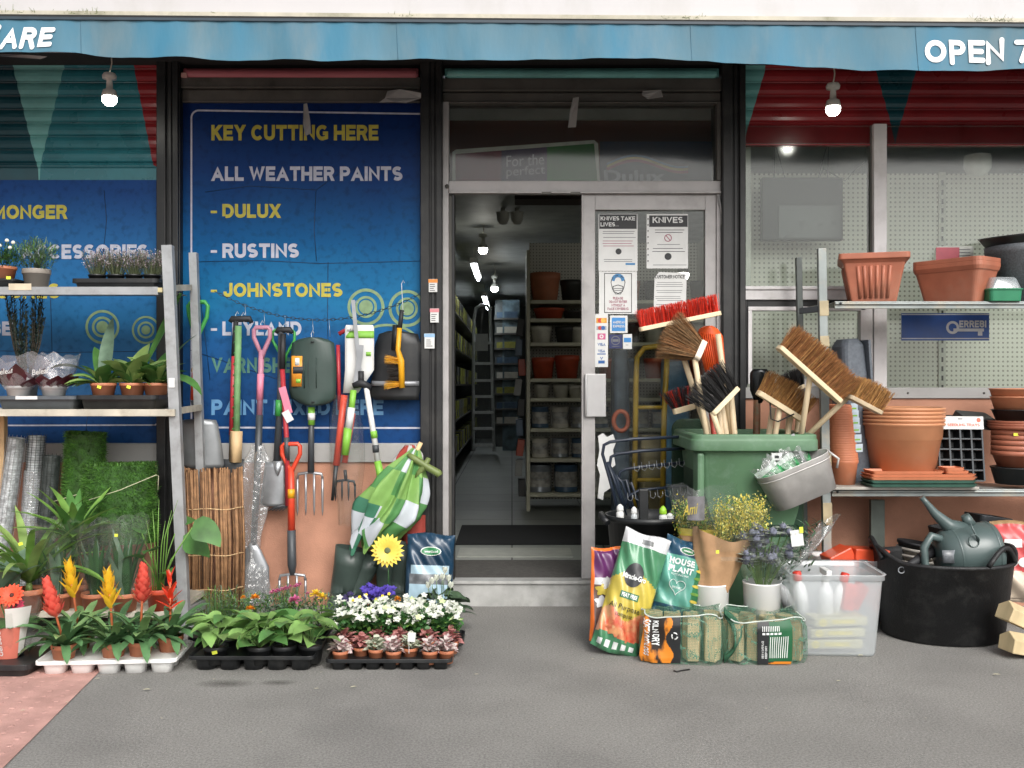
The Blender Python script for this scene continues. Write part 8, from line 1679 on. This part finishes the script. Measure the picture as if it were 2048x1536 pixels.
for px in (1084, 1122, 1152): stock('plant_pot', px, 4, 32, 26, m_cer, 'small white pot on the fifth shelf inside the doorway', 'small white pots on the fifth shelf')
for row, w, h in ((5, 34, 42), (6, 34, 38), (7, 46, 54)):
    n = 0
    for px in range(1080, 1410, w + 6): stock('paint_tin', px, row, w, h, (m_tinw, m_tins, m_tinb)[(n + row) % 3], ('paint tin on the third shelf from the bottom inside', 'paint tin on the second shelf from the bottom inside', 'large paint tin on the bottom shelf inside')[row - 5], 'paint tins on the inside shelves'); n += 1
for row, ms in ((0, (m_dpot, m_terra)), (2, (m_cer, m_dpot)), (3, (m_rpot, m_tinb))):
    for i, px in enumerate(range(1215, 1405, 46)): stock('plant_pot', px, row, 40, 40, ms[i % 2], 'pot on the inside shelves seen through the door glass', 'pots behind the door glass')
# hanging goods at the end of the unit
for i in range(9):
    z = 1.75 - .17 * i; t = thing('hanging_pack', 'striped pack hanging at the left end of the inside shelving unit', 'pack', (gx0 - .04 - .02 * (i % 2), YG + .2, z), (0, R(8 - 5 * (i % 3)), 0), 'packs on the end of the shelving'); g = MB(); g.box(-.03, .03, -.1, .1, -.14, 0); part('pack', g, (m_dpot, m_tinb, m_rpot, mat('pack_grey', '#8d8d88', .5))[i % 4], t, .004)
# left hand wall of goods
lx = -.62
lu = thing('shelf_unit', 'long dark shelving along the left wall inside the doorway', 'shelves', (lx - .3, 6, FZ)); g = MB(); g.box(lx - .5, lx - .45, 1.2, 13, FZ + .001, 2.5); part('back_panel', g, m_in, lu, world=True)
for z in (.4, .8, 1.2, 1.6, 2.0): g = MB(); g.box(lx - .449, lx, 1.2, 13, z - .02, z); part('shelf', g, m_alud, lu, world=True)
pk = []
mm = [mat('pack_olive', '#8c8a3a', .5, var=.2), mat('pack_black', '#202120', .5), mat('pack_lime', '#a3a84a', .5), mat('pack_steel', '#7a7d7c', .4, metal=.4)]
for k in range(4): g = MB(); g.box(-.09, .0, -.07, .07, 0, .2); g.box(.0003, .002, -.05, .05, .03, .1, 1); o = single('shelf_pack', g, [mm[k], mm[(k + 1) % 4]], 'small pack on the shelving along the left inside wall', 'pack', 'packs along the left inside wall', loc=(0, 0, 0)); pk.append(o)
used = set()
for i in range(32):
    for j, z in enumerate((.401, .801, 1.201, 1.601, 2.001)):
        k = (i * 3 + j * 2 + (i * j) % 3) % 4; o = pk[k] if k not in used else pk[k].copy()
        if k in used: COL.objects.link(o)
        used.add(k); o.location = (lx - .01, 1.35 + i * .36 + .05 * (j % 2), z)
# ladder
t = thing('step_ladder', 'aluminium step ladder in clear wrap at the back of the shop aisle', 'ladder', (PX(968, 9.6), 9.6, FZ)); m_lad = mat('ladder_aluminium', '#d9dbda', .4, metal=.1, var=.08); Y = 9.6
g = MB(); g.tube([P(946, 902, Y), P(947, 700, Y), P(948, 640, Y), P(952, 616, Y), P(962, 610, Y), P(974, 611, Y), P(980, 620, Y), P(983, 700, Y), P(988, 902, Y)], .025, 8); part('rail', g, m_lad, t, world=True)
for y in (686, 727, 761, 793, 825, 857, 890): g = MB(); g.bar(P(946.5, y, Y), P(985 + (y - 686) * .012, y, Y), .04, .09); part('step', g, m_lad, t, world=True)
g = MB(); g.box(PX(951, Y), PX(976, Y), Y - .06, Y - .05, PZ(702, Y), PZ(668, Y)); part('label', g, m_paper, t, world=True)
g = MB(); g.sheet(lambda u, v: P(944 + 44 * u, 612 + 280 * v, Y - .09 - .03 * math.sin(9 * u + 5 * v)), 8, 24); part('plastic_wrap', g, m_film, t, world=True)
# back of the shop
for px, w, lab, m in ((1000, 20, 'narrow grey stand of goods at the back right of the aisle', mat('stand_grey', '#565a58', .6, var=.3, scale=6)), (1022, 34, 'wide blue grey stand of packets at the back of the aisle', mat('stand_blue', '#5d7078', .5, var=.5, scale=7))):
    Y = 11.5 if px < 1010 else 10.5; t = thing('goods_stand', lab, 'stand', (PX(px, Y), Y, FZ)); x0, x1 = PX(px - w / 2, Y), PX(px + w / 2, Y); g = MB(); g.box(x0, x1, Y, Y + .4, FZ + .001, PZ(600, Y)); part('cabinet', g, m, t, world=True)
    for k in range(8): g = MB(); z = PZ(640 + 30 * k, Y); g.box(x0 - .01, x1 + .01, Y - .1, Y - .001, z, z + .03); g.box(x0 + .03, x1 - .03, Y - .07, Y - .001, z + .0301, z + .13, 1); part('shelf', g, [m_alud, (m_tinb, m_tinw, mm[0])[k % 3]], t, world=True)
# lights and domes on the ceiling
bulb(966, 498, 4.2, 'lit bulb nearer of the two hanging inside the shop', .62, ceil=2.72); bulb(989, 576, 7.2, 'smaller lit bulb farther back inside the shop', .5, ceil=2.72)
bulb(1366, 548, 2.2, 'lit bulb seen through the door glass below the knives notice', .8, ceil=2.72)
m_tube = mat('lit_tube', '#eef6ff', .4, emit=24.0)
for y0, y1, lab in ((5.5, 7.0, 'lit fluorescent tube along the left side of the shop ceiling, nearer one'), (9.6, 11.8, 'lit fluorescent tube along the left side of the shop ceiling, farther one')):
    x = lx + .2; t = thing('tube_light', lab, 'light', (x, y0, 2.45), group='tube lights'); g = MB(); g.tube([(x, y0, 2.5), (x, y1, 2.5)], .018, 10); part('tube', g, m_tube, t, world=True); g = MB(); g.box(x - .04, x + .04, y0 - .04, y1 + .04, 2.52, 2.58); part('batten', g, m_fit, t, world=True)
    for yy in (y0 + .1, y1 - .1): g = MB(); g.tube([(x, yy, 2.58), (x, yy, 2.719)], .006, 6); part('hanger', g, m_fit, t, world=True)
for px, lab in ((1006, 'left of two white ceiling domes inside the doorway'), (1034, 'right of two white ceiling domes inside the doorway')):
    Y = 3.2; c = P(px, 436, Y); t = thing('ceiling_dome', lab, 'dome', c, group='ceiling domes'); g = MB(); g.lathe([(.001, -.06), (.03, -.055), (.05, -.02), (.055, .03), (.06, .05)], 20); part('dome', g, m_fit, t); g = MB(); g.tube([(0, 0, .05), (0, 0, 2.72 - c.z)], .02, 8); part('stalk', g, m_fit, t)

# notices and cards on the door glass
YN = .0145
def notice(lab, x0, x1, y0, y1, name='door_notice', cat='notice', grp='notices on the door glass', m=None, poly=None):
    t = thing(name, lab, cat, P((x0 + x1) / 2, y1, YN), group=grp); g = MB(); pl = poly or ((x0, y1), (x1, y1), (x1, y0), (x0, y0)); g.prism([(PX(a, YN), PZ(b, YN)) for a, b in pl], YN - .001, YN); part('sheet', g, m or m_paper, t, world=True); return t
def ink(t, fn, mats=None, off=.0018):
    g = MB(); fn(g); return part('print', g, mats or [m_print], t, world=True)
def lines(g, x0, x1, ys, mi=0, w=1.1):
    for k, y in enumerate(ys): r = random.Random(k * 7 + x0); a, b = x0 + r.uniform(0, 5), x1 - r.uniform(0, 8); stroke(g, [(a, y), (b, y)], w, mi, YN, .0016)
m_pinkp = mat('print_rose', '#a0566a', .6); m_bluep = mat('print_blue', '#3f7fb0', .5); m_gp = mat('print_mid_grey', '#6f7173', .6)
t = notice('white notice headed KNIVES TAKE LIVES at the top left of the door glass', 1197, 1275, 428, 542)
ink(t, lambda g: (g.box(PX(1199), PX(1274), YN - .0016, YN - .0011, PZ(457), PZ(428)),)); ink(t, lambda g: (heavy_px(g, 'KNIVES TAKE', 1201, 1270, 433, 441, YN, 0, .0026, th=.2), heavy_px(g, 'LIVES...', 1201, 1237, 445, 453, YN, 0, .0026, th=.2)), m_paper)
ink(t, lambda g: (lines(g, 1204, 1272, (463, 467, 475), 1), lines(g, 1204, 1268, (482, 487, 492), 2), lines(g, 1206, 1268, (519, 523), 1), ring(g, 1237, 503, .1, 6, 0, YN, .0016), stroke(g, [(1252, 528), (1269, 528)], 4, 3, YN, .0016)), [m_print, m_gp, m_pinkp, m_bluep])
t = notice('white notice headed KNIVES with a crossed circle at the top right of the door glass', 1293, 1376, 428, 537)
ink(t, lambda g: g.box(PX(1299), PX(1376), YN - .0016, YN - .0011, PZ(453), PZ(430))); ink(t, lambda g: heavy_px(g, 'KNIVES', 1305, 1366, 434, 446, YN, 0, .0026, th=.2), m_paper)
ink(t, lambda g: (lines(g, 1306, 1372, (460, 465), 0), lines(g, 1310, 1364, (489,), 1), lines(g, 1304, 1372, (497, 503), 0), ring(g, 1336, 476, 6, 7.5, 2, YN), stroke(g, [(1332, 471), (1340, 481)], 1.5, 2, YN), ring(g, 1336, 513, .1, 7, 0, YN), lines(g, 1302, 1374, (530,), 1), [ring(g, 1296, 438 + 12 * k, .1, 1.4, 0, YN) for k in range(8)]), [m_print, m_gp, m_pinkp])
t = notice('white notice with a masked face asking for face coverings, left on the door glass', 1198, 1274, 543, 628)
def face(g):
    for a, b in (((1209, 547), (1263, 547)), ((1263, 547), (1263, 625)), ((1263, 625), (1209, 625)), ((1209, 625), (1209, 547))): stroke(g, [a, b], 1.4, 0, YN, .0016)
    stroke(g, arc(1236, 565, 14, 180, 360), 1.5, 0, YN, .0017); stroke(g, [(1222, 565), (1225, 578), (1231, 588), (1241, 588), (1247, 578), (1250, 565)], 1.2, 0, YN, .0017); stroke(g, arc(1236, 561, 10, 185, 355), 7, 1, YN, .0016)
    stroke(g, [(1226, 573), (1236, 570), (1246, 573), (1245, 583), (1236, 587), (1227, 583), (1226, 573)], 1.4, 0, YN, .0018); stroke(g, [(1228, 577), (1244, 577)], 1, 0, YN, .0019); stroke(g, [(1228, 581), (1244, 581)], 1, 0, YN, .0019)
ink(t, face, [m_print, m_bluep]); ink(t, lambda g: [heavy_px(g, s, 1236 - w, 1236 + w, y, y + 5, YN, 0, .002, th=.18) for s, w, y in (('PLEASE', 10, 594), ('DO NOT ENTER', 18, 601), ('WITHOUT A', 14, 608), ('FACE COVERING', 21, 615))], m_pinkp)
t = notice('curled white sheet headed CUSTOMER NOTICE behind the red broom', 1307, 1372, 545, 625, poly=((1307, 625), (1372, 625), (1373, 546), (1318, 544), (1309, 556)))
ink(t, lambda g: heavy_px(g, 'CUSTOMER NOTICE', 1310, 1369, 550, 557, YN, 0, .002, th=.18)); ink(t, lambda g: lines(g, 1310, 1368, (565, 569, 573, 581, 585, 593, 597, 601, 609), 0, 1), m_gp)
CG = 'payment stickers on the door glass'
t = notice('tall white strip of payment card logos left on the door glass', 1190, 1216, 628, 734, 'payment_sticker', 'sticker', CG)
ink(t, lambda g: (stroke(g, [(1195, 641), (1211, 641)], 10, 0, YN), ring(g, 1200, 641, .1, 4.5, 1, YN, .0022), ring(g, 1206, 641, .1, 4.5, 2, YN, .0023), stroke(g, [(1195, 656), (1211, 656)], 8, 3, YN), ring(g, 1200, 656, .1, 4, 1, YN, .0022), ring(g, 1206, 656, .1, 4, 4, YN, .0023), stroke(g, [(1198, 673), (1208, 673)], 12, 5, YN), ring(g, 1203, 673, 2, 4, 6, YN, .0022), stroke(g, [(1195, 708), (1211, 708)], 2, 4, YN), stroke(g, [(1198, 724), (1208, 724)], 6, 4, YN)), [mat('card_gold', '#d0902c', .5), mat('card_red', '#c03a2c', .5), mat('card_amber', '#e0b050', .5), mat('card_slate', '#9a9fa8', .5), mat('card_blue', '#2a5fa0', .5), mat('card_magenta', '#c25a86', .5), m_paper])
ink(t, lambda g: (heavy_px(g, 'VISA', 1195, 1211, 686, 692, YN, 0, .002, th=.2), heavy_px(g, 'VISA', 1196, 1210, 699, 705, YN, 0, .002, th=.2), heavy_px(g, 'V', 1200, 1206, 714, 720, YN, 0, .002, th=.25)), MATS['card_blue'])
for lab, x0, x1, y0, y1, m, s in (('square blue and white card sticker right of the payment strip', 1220, 1255, 631, 666, 'card_sky', 'AMERICAN EXPRESS'), ('dark blue round logo sticker below the square card sticker', 1218, 1245, 669, 697, 'card_navy', None), ('small pale card sticker right of the dark blue round one', 1246, 1264, 668, 698, 'card_pale', None)):
    t = notice(lab, x0, x1, y0, y1, 'payment_sticker', 'sticker', CG, m_paper if s or m == 'card_pale' else mat('card_navy', '#28305c', .5))
    if s: ink(t, lambda g: g.box(PX(x0 + 4), PX(x1 - 4), YN - .0016, YN - .0011, PZ(y1 - 4), PZ(y0 + 4)), mat('card_sky', '#3d86c6', .5)); ink(t, lambda g: (heavy_px(g, 'AMERICAN', x0 + 6, x1 - 6, 642, 647, YN, 0, .0026, th=.2), heavy_px(g, 'EXPRESS', x0 + 6, x1 - 6, 650, 655, YN, 0, .0026, th=.2)), m_paper)
    elif m == 'card_navy': ink(t, lambda g: (ring(g, 1231, 681, 7.5, 9, 0, YN), stroke(g, [(1226, 681), (1236, 681)], 5, 0, YN), lines(g, 1222, 1242, (693,), 0, 1)), m_gp)
    else: ink(t, lambda g: (stroke(g, [(1250, 680), (1260, 680)], 9, 0, YN), lines(g, 1249, 1262, (690,), 1, 1)), [MATS['card_sky'], m_gp])
random.seed(9); t = notice('torn white paper left stuck low on the door glass behind the hoop racks', 1194, 1232, 866, 1000, poly=[(1195, 996), (1206, 1000), (1208, 985), (1222, 975), (1218, 940), (1231, 930), (1226, 900), (1232, 885), (1226, 868), (1214, 874), (1206, 866), (1196, 872), (1199, 900), (1194, 930), (1200, 950)], name='torn_paper', cat='paper', grp='notices on the door glass')
# goods standing just inside the door glass
Y = .55; t = thing('hand_truck', 'dusty yellow hand truck frame standing inside the door glass', 'hand truck', (PX(1300, Y), Y, FZ)); m_yt = mat('hand_truck_yellow', '#b08c2a', .45, var=.15)
g = MB(); g.tube([P(1268, 1080, Y), P(1272, 760, Y), P(1274, 715, Y), P(1288, 696, Y), P(1318, 692, Y), P(1345, 700, Y)], .017, 10); part('frame', g, m_yt, t, world=True); g = MB(); g.tube([P(1335, 700, Y), P(1328, 830, Y), P(1324, 1080, Y)], .017, 10); part('frame', g, m_yt, t, world=True)
for y in (815, 960): g = MB(); g.tube([P(1271, y, Y), P(1328, y, Y)], .012, 8); part('cross_bar', g, m_yt, t, world=True)
for px, py0, py1, w, m, lab in ((1240, 1100, 700, 32, mat('goods_blue', '#4a5564', .5, var=.4, scale=9), 'tall dark blue pack behind the door glass beside the yellow frame'), (1242, 870, 815, 34, mat('goods_orange', '#b0563a', .5, var=.2), None), (1350, 1100, 690, 50, mat('goods_pale_blue', '#5a86a8', .5, var=.35, scale=7), 'tall pale blue pack behind the door glass right of the yellow frame'), (1300, 1100, 870, 44, mat('goods_tan', '#77684a', .6, var=.25, scale=7), 'tan sack standing behind the yellow frame inside the door')):
    if lab is None: t = thing('orange_ring', 'dull orange ring shaped item on the blue pack behind the door glass', 'tool', P(1242, 870, .62)); g = MB(); c = P(1242, 842, .62); g.tube([c + Vector((.045 * math.cos(k * .4), 0, .06 * math.sin(k * .4))) for k in range(17)], .014, 8, 0, False); part('ring', g, m, t, world=True); continue
    Y = .78; q = sc_(Y); g = MB(); h = PZ(py0 if False else py1, Y) - FZ; g.loft([rrect(w * q * .9, .16, .03, 0), rrect(w * q, .2, .03, h * .1), rrect(w * q, .2, .03, h * .9), rrect(w * q * .9, .1, .03, h)], 0); t = thing('goods_pack', lab, 'pack', (PX(px, Y), Y, FZ + .001)); part('pack', g, m, t)
